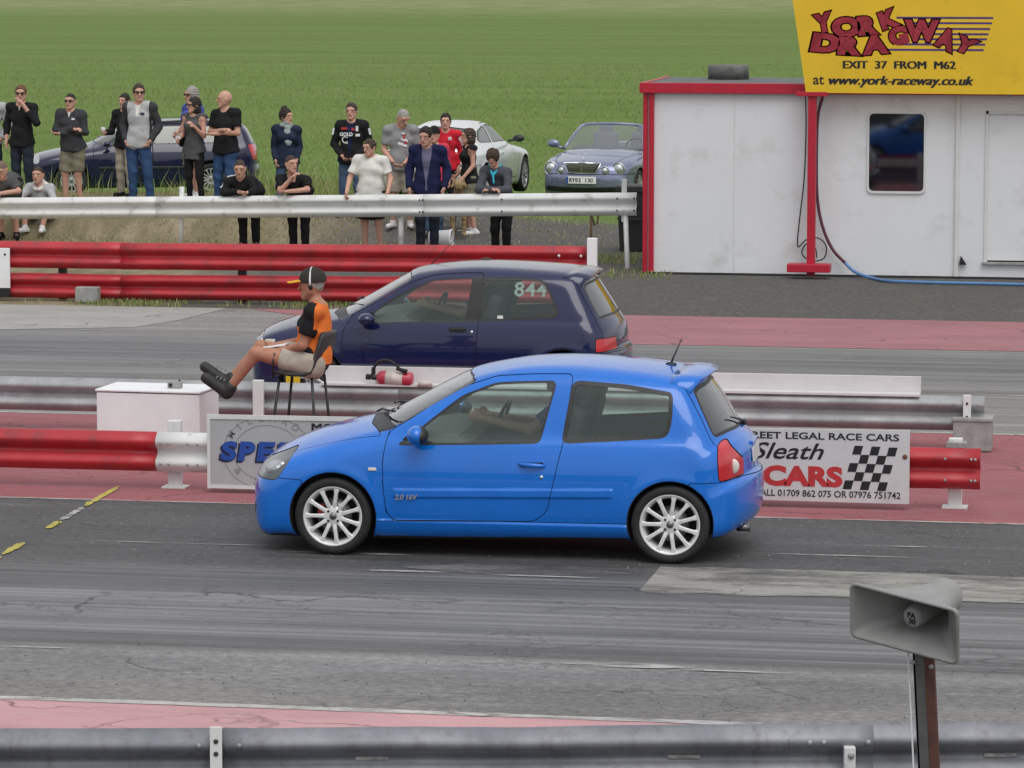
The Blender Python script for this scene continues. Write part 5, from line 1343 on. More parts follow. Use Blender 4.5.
# ------------------------------------------------------------ cabin and the big yellow sign
YC = 51.45
c0 = at(645.5, 180, YC); cx0 = c0.x
t = empty('portable_cabin', (cx0, YC, 0)); tag(t, 'white portable cabin with red trim, a dark window and a red front post', 'cabin')
ccx = lambda px, py=180: at(px, py, YC).x - cx0
ccz = lambda py, px=800: at(px, py, YC).z
wx1 = ccx(957.5); L2 = wx1 + 6.0
ztop, zbot = ccz(92, 700), ccz(272.5, 700)
M['cabin_white'] = mat('cabin_white', (0.73, 0.75, 0.77), 0.45, var=0.03, scale=1.2, dirt=((0.50, 0.505, 0.50), 1.6, 0.55, 0.85), bstr=0.05, bscale=1.5)
M['roof_felt'] = mat('roof_felt', (0.12, 0.125, 0.13), 0.8, var=.25, scale=5)
M['trim_red'] = mat('trim_red', (0.45, 0.012, 0.035), 0.4, var=.1)
M['trim_white'] = mat('trim_white', (0.66, 0.67, 0.66), 0.45, var=.05)
wx0, wxa, wz0, wza = ccx(868), ccx(924.5), ccz(191), ccz(112)
dx0, dz0, dz1 = ccx(985), ccz(262.5, 1000), ccz(112.5, 1000)
D = 2.45
mb = MB()      # front wall in pieces round the window and door openings
def wall_piece(x0, x1, z0, z1): mb.box(((x0 + x1) / 2, .04, (z0 + z1) / 2), (x1 - x0, .08, z1 - z0))
wall_piece(0, wx0, zbot, ztop); wall_piece(wx0, wxa, zbot, wz0); wall_piece(wx0, wxa, wza, ztop); wall_piece(wxa, dx0, zbot, ztop)
wall_piece(dx0, dx0 + .95, dz1, ztop); wall_piece(dx0, dx0 + .95, zbot, dz0); wall_piece(dx0 + .95, L2, zbot, ztop)
mb.box((.04, D / 2 + .04, (zbot + ztop) / 2), (.08, D - .08, ztop - zbot)); mb.box((L2 - .04, D / 2 + .04, (zbot + ztop) / 2), (.08, D - .08, ztop - zbot)); mb.box((L2 / 2, D + .04, (zbot + ztop) / 2), (L2, .08, ztop - zbot))
mb.build('wall', M['cabin_white'], t)
mb = MB(); mb.box((L2 / 2, D / 2 + .04, ztop + .085), (L2 + .10, D + .22, .05)); rf = mb.build('roof', M['roof_felt'], t)
mb = MB(); mb.box((L2 / 2, -.075, ztop + .055), (L2 + .10, .06, .14), bev=.006); mb.box((-.045, D / 2, ztop + .055), (.06, D + .2, .14), bev=.006); mb.build('fascia', M['trim_red'], t)
mb = MB(); mb.box((.085, -.024, (zbot + ztop) / 2), (.07, .07, ztop - zbot), bev=.006); mb.box((.0, -.02, (zbot + ztop) / 2), (.062, .06, ztop - zbot), bev=.006); mb.build('corner_post', M['trim_red'], t)
mb = MB(); mb.box((L2 / 2, .06, zbot / 2 - .01), (L2 - .04, .10, zbot + .0)); mb.box((L2 / 2, -.01, zbot - .035), (L2, .05, .05), bev=.005); mb.build('base', M['ink_black'], t)
mb = MB(); mb.box((wx1, -.02, (zbot + ztop) / 2), (.055, .05, ztop - zbot), bev=.005); mb.build('joint_strip', M['trim_white'], t)
# window
o_, i_ = rounded([(wx0 - .015, wz0 - .02), (wxa + .015, wz0 - .02), (wxa + .015, wza + .015), (wx0 - .015, wza + .015)], .09), rounded([(wx0 + .012, wz0 + .012), (wxa - .012, wz0 + .012), (wxa - .012, wza - .012), (wx0 + .012, wza - .012)], .07)
def ring(outer, inner, d, y):
    m_ = MB(); n = len(outer)
    V = [[m_.bm.verts.new((p[0], y + dy, p[1])) for p in pl] for pl in (outer, inner) for dy in (-d / 2, d / 2)]
    for a, b in ((0, 2), (3, 1), (1, 0), (2, 3)):
        for k in range(n): m_.bm.faces.new((V[a][k], V[a][(k + 1) % n], V[b][(k + 1) % n], V[b][k]))
    return m_
w_ = ring(o_, i_, .03, -.012).build('window', M['trim_white'], t)
M['glass_cabin'] = glass_mat('glass_cabin', (0.42, 0.43, 0.45), 0.13)
mb = MB(); mb.prism(i_, .008, 'y', (0, .0, 0)); mb.build('pane', M['glass_cabin'], w_)
M['curtain'] = mat('curtain', (0.05, 0.09, 0.30), .9, var=.3, scale=3); M['room'] = mat('room', (.16, .165, .17), .9)
mb = MB(); mb.box(((wx0 + wxa) / 2, .9, (wz0 + wza) / 2), (2.0, .02, 1.9)); rm = mb.build('inner_wall', M['room'], t)
mb = MB(); mb.box(((wx0 + wxa) / 2 - .04, .22, wz0 + .47), (.58, .02, .17)); mb.box(((wx0 + wxa) / 2 - .04, .25, wz0 + .22), (.58, .02, .14)); mb.box(((wx0 + wxa) / 2 + .24, .2, wz0 + .5), (.10, .02, 1.1)); mb.build('blind', M['curtain'], t)
# panel joints, rivets, streaks of rust along the bottom edge
mb = MB()
for k in range(1, 2): mb.box((1.22 * k, -.002, (zbot + ztop) / 2), (.012, .006, ztop - zbot - .04))
for x in np.arange(.2, wx1 + 3.6, .35):
    for z in (zbot + .05, ztop - .05): mb.sphere((x, -.001, z), (.007, .004, .007), 6)
mb.build('joint_rivets', M['trim_white'], t)
# door
mb = MB(); mb.box((dx0 + .475, .03, (dz0 + dz1) / 2), (.91, .04, dz1 - dz0 - .05), bev=.004); dr_ = mb.build('door', M['cabin_white'], t)
mb = MB(); mb.box((dx0 + .02, -.006, (dz0 + dz1) / 2), (.045, .03, dz1 - dz0 + .06), bev=.004); mb.box((dx0 + .475, -.006, dz1), (.95, .03, .05), bev=.004); mb.box((dx0 + .95, -.006, (dz0 + dz1) / 2), (.045, .03, dz1 - dz0 + .06), bev=.004); mb.build('door_frame', M['trim_white'], t)
mb = MB(); mb.box((dx0 + .475, -.03, dz0 - .01), (1.0, .07, .035), bev=.006); mb.build('door_step', M['concrete'], t)
mb = MB(); mb.box((dx0 + .85, -.02, 1.25), (.03, .06, .12), bev=.008); mb.build('handle', M['galv'], dr_)
# roof vent: two dark drums
for px, r_, h_ in ((728.5, .29, .20),):
    p = at(px, 77, YC + 1.9)
    mb = MB(); mb.lathe([(0, h_), (r_ * .94, h_), (r_, h_ - .02), (r_, 0), (0, 0)], (p.x - cx0, 1.9, ztop + .11), 'z', 28); mb.build('roof_vent', mat('vent_dark', (.12, .12, .115), .7, var=.4, scale=8), rf)
mb = MB(); q = ccz(262); xs_ = ccx(960.5); mb.prism([(xs_, q), (xs_ + .10, q), (xs_ + .02, q + .12)], .05, 'y', (0, -.05, 0)); mb.build('bracket', M['ink_black'], t)

YS = 51.12
t = empty('billboard', (at(806, 90, YS).x, YS, 0)); tag(t, 'large yellow billboard advertising a drag strip, above the white cabin', 'sign')
sx0 = t.location.x
bx = lambda px: at(px, 50, YS).x - sx0
bz = lambda py, px=880: at(px, py, YS).z
M['sign_yellow'] = mat('sign_yellow', (0.76, 0.50, 0.018), 0.5, var=.06, scale=1.5, dirt=((.48, .30, .02), 2, .6, .85))
mb = MB(); mb.prism([(bx(806.5), bz(93.2)), (bx(1190), bz(93.8)), (bx(1190), bz(-2)), (bx(792), bz(-2))], .05); bp = mb.build('panel', M['sign_yellow'], t)
mb = MB(); mb.tube([(bx(1010 + 0), .06, bz(96)), (bx(1010), .06, bz(4))], .03, 8); mb.tube([(bx(812), .06, bz(96)), (bx(812), .06, bz(4))], .03, 8); mb.build('back_strut', M['galv'], t)
pz = bz(96)
mb = MB(); mb.box((bx(812.5), .06, pz / 2 + .02), (.11, .10, pz - .0), bev=.006); mb.box((bx(812.5), -.0, bz(94.5)), (.42, .06, .06), bev=.005); po = mb.build('post', M['trim_red'], t)
mb = MB(); mb.box((bx(811.5), -.05, bz(268.5)), (.58, .26, .11), bev=.01); mb.build('post_foot', M['trim_red'], t)
yf = -.027
def letter(ch, u0, v0, u1, v1, rot, sh=0.0):
    """a fat letter filling a box of the enlarged survey picture (4.376x, origin 790,0)"""
    X0, X1 = bx(790 + u0 / 4.376), bx(790 + u1 / 4.376); Z0, Z1 = bz(v1 / 4.376), bz(v0 / 4.376)
    for k, (bold, mt, dy) in enumerate(((.125, M['ink_purple'], 0.0), (.075, M['ink_crimson'], -.003))):
        o = text_mesh('lettering', ch, 1.0, mt, bp, (0, 0, 0), (0, 0, 0), sh, bold, .001)
        me = o.data; co = np.array([v.co[:] for v in me.vertices])
        if k == 0: lo, hi = co.min(0), co.max(0); W_, H_ = hi[0] - lo[0], hi[1] - lo[1]; cc = (lo + hi) / 2
        a = R(rot); cs, sn = math.cos(a), math.sin(a)
        bw = abs(W_ * cs) + abs(H_ * sn); bh = abs(W_ * sn) + abs(H_ * cs)
        sxx, szz = 1.22 * (X1 - X0) / bw, 1.14 * (Z1 - Z0) / bh
        for v in me.vertices:
            x, y = v.co.x - cc[0], v.co.y - cc[1]
            v.co = ((X0 + X1) / 2 + (x * cs - y * sn) * sxx, yf + dy - .001 * v.co.z, (Z0 + Z1) / 2 + (x * sn + y * cs) * szz)
        me.update(); me.flip_normals()
M['ink_purple'] = mat('ink_purple', (.06, .03, .16), .55); M['ink_crimson'] = mat('ink_crimson', (.36, .025, .045), .5)
for i, (v_, x1_) in enumerate(((77, 888), (100, 883), (125, 875), (148, 868), (170, 862), (193, 855), (217, 848))):
    x0_ = (465, 500, 560, 600, 560, 470, 420)[i]
    mb = MB(); z = bz(v_ / 4.376); a, b = bx(790 + x0_ / 4.376), bx(790 + x1_ / 4.376); mb.box(((a + b) / 2, yf + .0015, z), (b - a, .003, .027)); mb.build('stripe', M['ink_purple'], bp)
for L_ in (('Y', 98, 48, 192, 152, 12), ('O', 188, 75, 304, 162, 0), ('R', 294, 66, 394, 158, 6), ('K', 384, 28, 486, 134, 20),
           ('D', 92, 143, 224, 236, -8), ('R', 212, 158, 322, 244, -4), ('A', 312, 146, 434, 242, 6), ('G', 426, 108, 524, 206, 14), ('W', 506, 86, 646, 182, 0), ('A', 632, 108, 736, 232, -22), ('Y', 704, 146, 832, 244, -26)):
    letter(*L_)
def fit_text(txt, px0, px1, py_base, cap_px, mt, parent, fx, fz, y, shear=0, bold=.02, name='lettering', thick=0):
    x0, x1 = fx(px0), fx(px1); z0 = fz(py_base); ch = fz(py_base - cap_px) - z0
    o = text_mesh(name, txt, 1.0, mt, parent, (0, 0, 0), (math.pi / 2, 0, 0), shear, bold, .001)
    co = np.array([v.co[:] for v in o.data.vertices]); lo, hi = co.min(0), co.max(0)
    s = (x1 - x0) / (hi[0] - lo[0]); cs = ch / .70
    o.data.transform(Matrix.Translation((-lo[0], 0, 0))); o.data.transform(Matrix.Diagonal((s, cs, 1, 1)))
    o.location = (x0, y, z0)
    for j in range(1, thick + 1):
        c_ = o.copy(); C.objects.link(c_); c_.location = (x0 + j * ch * .055, y - .0004 * j, z0)
    return o
fit_text('EXIT  37  FROM  M62', 843, 955, 68.4, 7.6, M['ink_black'], bp, bx, bz, yf, 0, 0, thick=3)
fit_text('at', 813.5, 824.5, 84.5, 10, M['ink_black'], bp, bx, bz, yf, 0, .015)
fit_text('www.york-raceway.co.uk', 829, 973, 84.5, 9, M['ink_black'], bp, bx, bz, yf, .28, 0, thick=3)

# hanging cables and the hose on the ground
def cable(name, pts, rad, mt, label, sub=6):
    mb = MB(); mb.tube(catmull(pts, sub), rad, 7); return tag(mb.build(name, mt), label, 'cable')
yc = YC - .10
P_ = lambda px, py, dy=0: tuple(at(px, py, yc + dy))
cable('cable', [P_(805.5, 96), P_(806, 130), P_(804, 180), P_(799, 225), P_(798, 247), P_(806, 240), P_(818, 238), P_(826, 246), P_(824, 258), P_(812, 261), P_(802, 254), P_(806, 244), P_(815, 248), P_(817, 258)], .009, M['ink_black'], 'thin black cable hanging beside the red post and looped at its foot')
M['hose_dark'] = mat('hose_dark', (.10, .02, .045), .5); M['hose_blue'] = mat('hose_blue', (.09, .22, .45), .45)
cable('hose', [P_(823, 95), P_(818, 115), P_(816.5, 160), P_(817.5, 200), P_(823, 228), P_(833, 250), P_(845, 263)], .022, M['hose_dark'], 'dark red hose curving down the cabin wall below the sign')
cable('hose', [P_(845, 263, -.05), P_(855, 272, -.12), P_(872, 278, -.3)] + [tuple(gnd(px, py, .02)) for px, py in ((890, 281), (930, 282.5), (980, 283.5), (1040, 285), (1120, 287))], .022, M['hose_blue'], 'pale blue hose running along the ground in front of the cabin')

# bin beside the cabin
p0, p1 = gnd(619, 246), at(646, 184, 55.2)
t = empty('waste_bin', (gnd(634, 246).x + .12, 55.3, 0)); tag(t, 'black waste bin standing between the white rail end and the cabin', 'bin')
M['bin_black'] = mat('bin_black', (.022, .023, .024), .55, var=.3, scale=4)
zb_ = at(634, 186, 55.0).z
mb = MB(); mb.bm.free(); mb = MB()
loft(mb, [[(-.19, -.22, 0), (.19, -.22, 0), (.19, .22, 0), (-.19, .22, 0)], [(-.22, -.28, zb_ - .1), (.22, -.28, zb_ - .1), (.22, .28, zb_ - .1), (-.22, .28, zb_ - .1)]], smooth=False); mb.build('body', M['bin_black'], t)
mb = MB(); mb.box((0, 0, zb_ - .05), (.48, .62, .10), bev=.02); mb.tube([(-.22, .3, zb_ - .02), (.22, .3, zb_ - .02)], .02, 8); mb.build('lid', M['bin_black'], t)
mb = MB(); mb.box((0, -.29, zb_ * .5), (.43, .02, .03)); mb.build('ridge', M['dark_trim'], t)

# ------------------------------------------------------------ things on the island
YB = 32.35
p = at(97, 389, YB); q = at(199, 394, YB - .10); zt_ = (p.z + at(199, 394, YB).z) / 2
bl = q.x - p.x
t = empty('storage_box', (p.x + bl / 2, YB + .28, 0), R(-3)); tag(t, 'white wooden box on the island beneath the marshal\'s boots', 'box')
mb = MB(); mb.box((0, 0, zt_ / 2 - .01), (bl, .56, zt_ - .02), bev=.008); mb.build('body', M['white_paint'], t)
mb = MB(); mb.box((0, 0, zt_), (bl + .02, .58, .02), bev=.006); mb.build('lid', M['white_paint'], t)
pp = at(176, 386, YB + .25)
t = empty('radio', (pp.x, YB + .22, zt_ + .01)); tag(t, 'small grey radio lying on the white box', 'radio')
mb = MB(); mb.box((0, 0, .03), (.12, .09, .055), bev=.008); mb.build('case', M['concrete'], t)
mb = MB(); mb.box((-.03, -.047, .03), (.03, .006, .03)); mb.tube([(.04, 0, .05), (.04, 0, .075)], .008, 6); mb.build('knob', M['ink_black'], t)
# sign boards on the red and white rail
YSG = 29.98
def board(name, label, px0, px1, pyt, pyb, mt, frame=None):
    a, b = at(px0, pyt[0], YSG), at(px1, pyt[1], YSG); c, d = at(px0, pyb[0], YSG), at(px1, pyb[1], YSG)
    t = empty(name, ((a.x + b.x) / 2, YSG, 0)); tag(t, label, 'sign'); o = t.location.x
    mb = MB(); loft(mb, [[(a.x - o, -.012, c.z), (a.x - o, .012, c.z), (a.x - o, .012, a.z), (a.x - o, -.012, a.z)], [(b.x - o, -.012, d.z), (b.x - o, .012, d.z), (b.x - o, .012, b.z), (b.x - o, -.012, b.z)]], smooth=False)
    pn = mb.build('panel', mt, t)
    if frame:
        w = .018
        mb = MB(); zc_ = (c.z + a.z) / 2; X0, X1 = a.x - o, b.x - o
        loft(mb, [[(X0, -.02, a.z - .025), (X0, .0, a.z - .025), (X0, .0, a.z + .012), (X0, -.02, a.z + .012)], [(X1, -.02, b.z - .025), (X1, 0, b.z - .025), (X1, 0, b.z + .012), (X1, -.02, b.z + .012)]], smooth=False)
        loft(mb, [[(X0, -.02, c.z - .005), (X0, .0, c.z - .005), (X0, .0, c.z + .022), (X0, -.02, c.z + .022)], [(X1, -.02, d.z - .005), (X1, 0, d.z - .005), (X1, 0, d.z + .022), (X1, -.02, d.z + .022)]], smooth=False)
        mb.box((X0 + .012, -.0102, (a.z + c.z) / 2), (.026, .0205, a.z - c.z + .017)); mb.build('frame', frame, t)
    return t, pn
t, pn = board('advert_board', 'grey advertising board with SPE in blue shadowed letters, in front of the bonnet', 207.5, 392, (415.5, 419), (487, 492.5), mat('sign_grey', (.40, .41, .42), .5, var=.05, dirt=((.30, .30, .31), 3, .6, .85)), M['trim_white'])
gxs = lambda px: at(px, 450, YSG).x - t.location.x
gzs = lambda py, px=240: at(px, py, YSG).z
cxm, czm = gxs(268), gzs(452)
M['ink_faint'] = mat('ink_faint', (.24, .24, .25), .6)
for r_ in (.375, .285):
    mb = MB(); mb.tube([(cxm + r_ * math.cos(a), -.0125, czm + r_ * .80 * math.sin(a)) for a in np.linspace(0, 2 * math.pi, 90)], .0028, 5, caps=False); mb.build('emblem_ring', M['ink_faint'], pn)
for k, ch in enumerate('MILLARDS'):
    a = R(150 - k * 17); r_ = .325
    o = text_mesh('emblem_text', ch, .085, M['ink_faint'], pn, (cxm + r_ * math.cos(a), -.013, czm + r_ * .80 * math.sin(a)), (math.pi / 2, a - math.pi / 2 if False else -(a - math.pi / 2), 0), 0, .001, .0008, 'CENTER')
for k, ch in enumerate('& SON'):
    a = R(218 + k * 17); r_ = .345
    text_mesh('emblem_text', ch, .085, M['ink_faint'], pn, (cxm + r_ * math.cos(a), -.013, czm + r_ * .80 * math.sin(a)), (math.pi / 2, -(a + math.pi / 2), 0), 0, .001, .0008, 'CENTER')
def fat(ch, px0, px1, py0, py1, mt, y, dpx=0, dpy=0, shear=.12):
    o = text_mesh('lettering', ch, 1.0, mt, pn, (0, 0, 0), (math.pi / 2, 0, 0), shear, .055, .0015)
    co = np.array([v.co[:] for v in o.data.vertices]); lo, hi = co.min(0), co.max(0)
    x0, x1, z0, z1 = gxs(px0 + dpx), gxs(px1 + dpx), gzs(py1 + dpy), gzs(py0 + dpy)
    o.data.transform(Matrix.Translation((-lo[0], -lo[1], 0))); o.data.transform(Matrix.Diagonal(((x1 - x0) / (hi[0] - lo[0]), (z1 - z0) / (hi[1] - lo[1]), 1, 1))); o.location = (x0, y, z0)
for ch, a, b in (('S', 221, 238), ('P', 238.5, 256), ('E', 257, 276), ('E', 277, 296), ('D', 297, 316)):
    fat(ch, a, b, 441.5, 461, M['ink_navy'], -.0145, -2.2, 1.4); fat(ch, a, b, 441, 460.5, M['ink_blue'], -.019)
fit_text('MOTORS', 312, 372, 429.5, 8.2, M['ink_black'], pn, gxs, gzs, -.0135, 0, 0, thick=2)

t, pn = board('advert_board', 'white advertising board for street legal race cars with a black chequered flag', 705, 910, (427.6, 430.4), (498, 504), mat('sign_white', (.60, .60, .61), .5, var=.04, dirt=((.46, .45, .44), 2.5, .58, .85)), None)
gxs = lambda px: at(px, 465, YSG).x - t.location.x
gzs = lambda py, px=835: at(px, py, YSG).z
fit_text('STREET LEGAL RACE CARS', 737, 899, 439.5, 6.6, M['ink_black'], pn, gxs, gzs, -.0135, 0, .02)
fit_text('Sleath', 752, 824, 459.5, 16, M['ink_black'], pn, gxs, gzs, -.0135, .35, .012)
fit_text('CARS', 763, 843, 485.5, 18, M['ink_red'], pn, gxs, gzs, -.0135, 0, .055)
fit_text('CALL 01709 862 075 OR 07976 751742', 755, 901, 497, 6.4, M['ink_black'], pn, gxs, gzs, -.0135, 0, .012)
mb = MB()
for r_ in range(5):
    for c_ in range(5):
        if (r_ + c_) % 2 == 0:
            fx0 = lambda c, r: gxs(854.5 + c * 8.6 - 2.3 * r + 0); z1_, z0_ = gzs(445 + r_ * 8.7 + c_ * .25), gzs(445 + (r_ + 1) * 8.7 + c_ * .25)
            xa, xb, xc, xd = fx0(c_, r_), fx0(c_ + 1, r_), fx0(c_ + 1, r_ + 1), fx0(c_, r_ + 1)
            mb.prism([(xd, z0_), (xc, z0_), (xb, z1_), (xa, z1_)], .003, 'y', (0, -.0137, 0))
mb.build('chequered_flag', M['ink_black'], pn)
bolts(pn, [(gxs(905), -.014, gzs(455)), (gxs(744), -.014, gzs(432))], mat('rust', (.16, .06, .03), .8), .02, 'rusty_bolt')

# fire extinguisher lying on the ledge
p = at(394, 378.5, YG - .02)
t = empty('fire_extinguisher', (p.x, YG - .03, p.z), 0); tag(t, 'red fire extinguisher lying on its side on the grey rail', 'extinguisher')
t.rotation_euler = (0, R(3), 0)
M['ext_red'] = mat('ext_red', (.42, .03, .06), .35, var=.15, coat=.4)
mb = MB(); mb.lathe([(0, .185), (.045, .18), (.068, .165), (.070, .15), (.070, -.10), (.066, -.125), (.045, -.15), (.022, -.16), (.022, -.175)], (0, 0, 0), 'x', 32); cyl = mb.build('cylinder', M['ext_red'], t)
mb = MB(); mb.lathe([(.0708, .09), (.0708, -.07)], (0, 0, 0), 'x', 32); 
M['paper'] = mat('paper', (.55, .50, .46), .6, var=.2, scale=18)
mb.build('paper_label', M['paper'], cyl)
mb = MB(); mb.lathe([(0.026, -.15), (.026, -.20), (.018, -.205), (.018, -.235), (0, -.24)], (0, 0, 0), 'x', 18); mb.box((-.20, 0, .055), (.022, .022, .075), bev=.004); mb.box((-.235, 0, .0), (.05, .05, .05), bev=.008); mb.build('valve', M['black_plastic'], t)
mb = MB(); mb.tube(catmull([(-.185, 0, .03), (-.18, -.01, .10), (-.13, -.02, .155), (-.05, -.03, .165), (.02, -.04, .135), (.06, -.05, .10), (.11, -.05, .075)], 5), .013, 8); mb.tube([(.03, -.05, .10), (.13, -.05, .078)], [.015, .022], 10); mb.build('hose', M['black_rubber'], t)
mb = MB(); mb.tube([(-.17, .03, -.02), (-.165, 0, -.085), (-.15, -.03, -.05)], .005, 6); mb.build('carry_wire', M['chrome'], t)
mb = MB(); pp = at(437, 383, YG - .1); mb.tube([(-.06, 0, 0), (.07, .03, 0)], [.024, .028], 12); o = mb.build('drink_can', M['paper'], None, (pp.x - .12, YG - .1, pp.z - .01)); tag(o, 'crushed pale drink can beside the fire extinguisher', 'can')

# yellow marker plate under the stool, on the far side of the rail
p0, p1 = at(287, 372, YG + .35), at(299, 386, YG + .35)
t = empty('marker_plate', ((p0.x + p1.x) / 2, YG + .35, 0)); tag(t, 'small yellow marker plate standing on a stake behind the stool legs', 'marker')
mb = MB(); mb.box((0, 0, (p0.z + p1.z) / 2), (p1.x - p0.x + .02, .02, p0.z - p1.z), bev=.003); mb.build('plate', M['sign_yellow'], t)
mb = MB(); mb.tube([(-.02, .02, 0), (-.02, .02, p0.z - .02)], .012, 6); mb.box((.0, -.012, (p0.z + p1.z) / 2), (.012, .006, .08)); mb.build('stake', M['ink_black'], t)

# bucket behind the far rail
pb = gnd(441, 249.5)
t = empty('bucket', (pb.x, pb.y, 0)); tag(t, 'white plastic bucket tipped on its side behind the red rail', 'bucket')
mb = MB(); mb.lathe([(.0, -.17), (.12, -.17), (.145, .14), (.155, .145), (.155, .165), (.135, .165), (.112, -.15), (0, -.15)], (0, 0, .15), 'x', 24); mb.build('tub', M['white_paint'], t)
mb = MB(); mb.tube([(.155, -.13, .15), (.20, -.09, .05), (.22, .0, .02), (.20, .09, .05), (.155, .13, .15)], .005, 6); mb.build('handle', M['galv'], t)

# ------------------------------------------------------------ horn loudspeaker on its post
YH = 16.75
pc = at(906, 622, YH)
t = empty('loudspeaker', (pc.x, YH, 0)); tag(t, 'grey rectangular horn loudspeaker on a steel post in the foreground', 'loudspeaker')
M['horn_grey'] = mat('horn_grey', (.27, .275, .265), .6, var=.1, scale=5, dirt=((.17, .16, .14), 4, .52, .8), bstr=.06)
mb = MB()
zP = at(920, 660, YH).z
H_ = Matrix.Translation((0, 0, pc.z)) @ Euler((R(13), R(7), R(-27))).to_matrix().to_4x4()
def rr(w, h, r_, y, n=8):
    pts = []
    for cx_, cz_, a0 in ((w / 2 - r_, h / 2 - r_, 0), (-w / 2 + r_, h / 2 - r_, 90), (-w / 2 + r_, -h / 2 + r_, 180), (w / 2 - r_, -h / 2 + r_, 270)):
        for k in range(n + 1):
            a = R(a0 + 90 * k / n); pts.append(H_ @ Vector((cx_ + r_ * math.cos(a), y, cz_ + r_ * math.sin(a))))
    return pts
secs = [rr(.13, .13, .064, .36), rr(.17, .15, .07, .30), rr(.24, .16, .06, .20), rr(.34, .185, .05, .10), rr(.49, .225, .035, .03), rr(.555, .262, .03, 0), rr(.565, .27, .032, -.012), rr(.565, .27, .032, -.022), rr(.545, .25, .028, -.024), rr(.53, .235, .026, -.012), rr(.47, .205, .03, .03), rr(.32, .165, .04, .10), rr(.22, .14, .05, .20), rr(.15, .12, .055, .28)]
loft(mb, secs); mb.build('horn', M['horn_grey'], t)
mb = MB(); M4 = H_
pr = [(0, .40), (.055, .39), (.085, .34), (.09, .28), (.075, .25)]
def lathe_m(mb, prof, mtx, seg=28):
    rings = [[mb.bm.verts.new(mtx @ Vector((r_ * math.cos(a), h, r_ * math.sin(a)))) for a in (2 * math.pi * k / seg for k in range(seg))] for r_, h in prof]
    for a, b in zip(rings, rings[1:]):
        for k in range(seg): mb.bm.faces.new((a[k], a[(k + 1) % seg], b[(k + 1) % seg], b[k])).smooth = True
lathe_m(mb, pr, M4); mb.build('driver_housing', M['horn_grey'], t)
mb = MB(); lathe_m(mb, [(0.0, .045), (.035, .045), (.046, .052), (.05, .07), (.05, .16), (.06, .27)], M4); pl_ = mb.build('centre_plug', M['horn_grey'], t)
tx = text_mesh('plug_text', 'PA', .036, M['ink_black'], pl_, (0, 0, 0), (0, 0, 0), 0, .001, .0008, 'CENTER'); tx.matrix_local = M4 @ Matrix.Translation((0, .0435, .004)) @ Matrix.Rotation(math.pi / 2, 4, 'X')
tx = text_mesh('plug_text', '30', .036, M['ink_black'], pl_, (0, 0, 0), (0, 0, 0), 0, .001, .0008, 'CENTER'); tx.matrix_local = M4 @ Matrix.Translation((.004, .0435, -.026)) @ Matrix.Rotation(math.pi / 2, 4, 'X')
M['post_grey'] = mat('post_grey', (.12, .125, .12), .45, metal=.4, var=.2, scale=6); M['post_rust'] = mat('post_rust', (.085, .032, .024), .7, var=.35, scale=7)
pxl = at(922, 661, YH).x - pc.x; pxb = at(927, 768, YH).x - pc.x; slope = (pxb - pxl) / (zP - at(927, 768, YH).z)
xg = pxl + slope * zP
ztop_ = zP + .03
def lean(x, z): return x + xg - slope * z
mb = MB()
for (xa, xb, ya, yb) in ((-.05, -.04, .11, .20), (-.048, .002, .11, .12), (-.048, .002, .19, .20)):
    loft(mb, [[(lean(xa, z), ya, z), (lean(xb, z), ya, z), (lean(xb, z), yb, z), (lean(xa, z), yb, z)] for z in (0, ztop_)], smooth=False)
po = mb.build('post', M['post_grey'], t)
mb = MB(); loft(mb, [[(lean(.003, z), .108, z), (lean(.043, z), .12, z), (lean(.043, z), .20, z), (lean(.003, z), .20, z)] for z in (0, ztop_)], smooth=False); mb.build('post_cheek', M['post_rust'], t)
bolts(po, [(lean(-.05, zP - .03), .104, zP - .032), (lean(.03, zP - .05), .106, zP - .05)], M['galv'], .012)
mb = MB(); mb.tube([(lean(-.07, z), .12 + .004 * math.sin(z * 9), z) for z in np.linspace(.1, ztop_, 14)], .005, 6); mb.build('wire', M['ink_white'], t)
mb = MB(); mb.tube([H_ @ Vector((-.1, .22, -.07)), H_ @ Vector((-.09, .2, -.16)), H_ @ Vector((.09, .2, -.16)), H_ @ Vector((.1, .22, -.07))], .014, 8); mb.build('bracket', M['galv'], t)

# ------------------------------------------------------------ the cars in their places
make_blue_hatch((-4.963, 27.82, 0.0), R(.6))
make_navy_hatch((-7.25, 36.62, 0.0), R(.8))
make_estate((at(140, 190, 72).x, 72, hgt(at(140, 190, 72).x, 72) + .08), R(20))
make_coupe((at(459, 190, 67.2).x, 67.2, -.02), R(-94.5))
make_convertible((at(602, 190, 68.6).x + .24, 68.6, -.14), R(83.5))

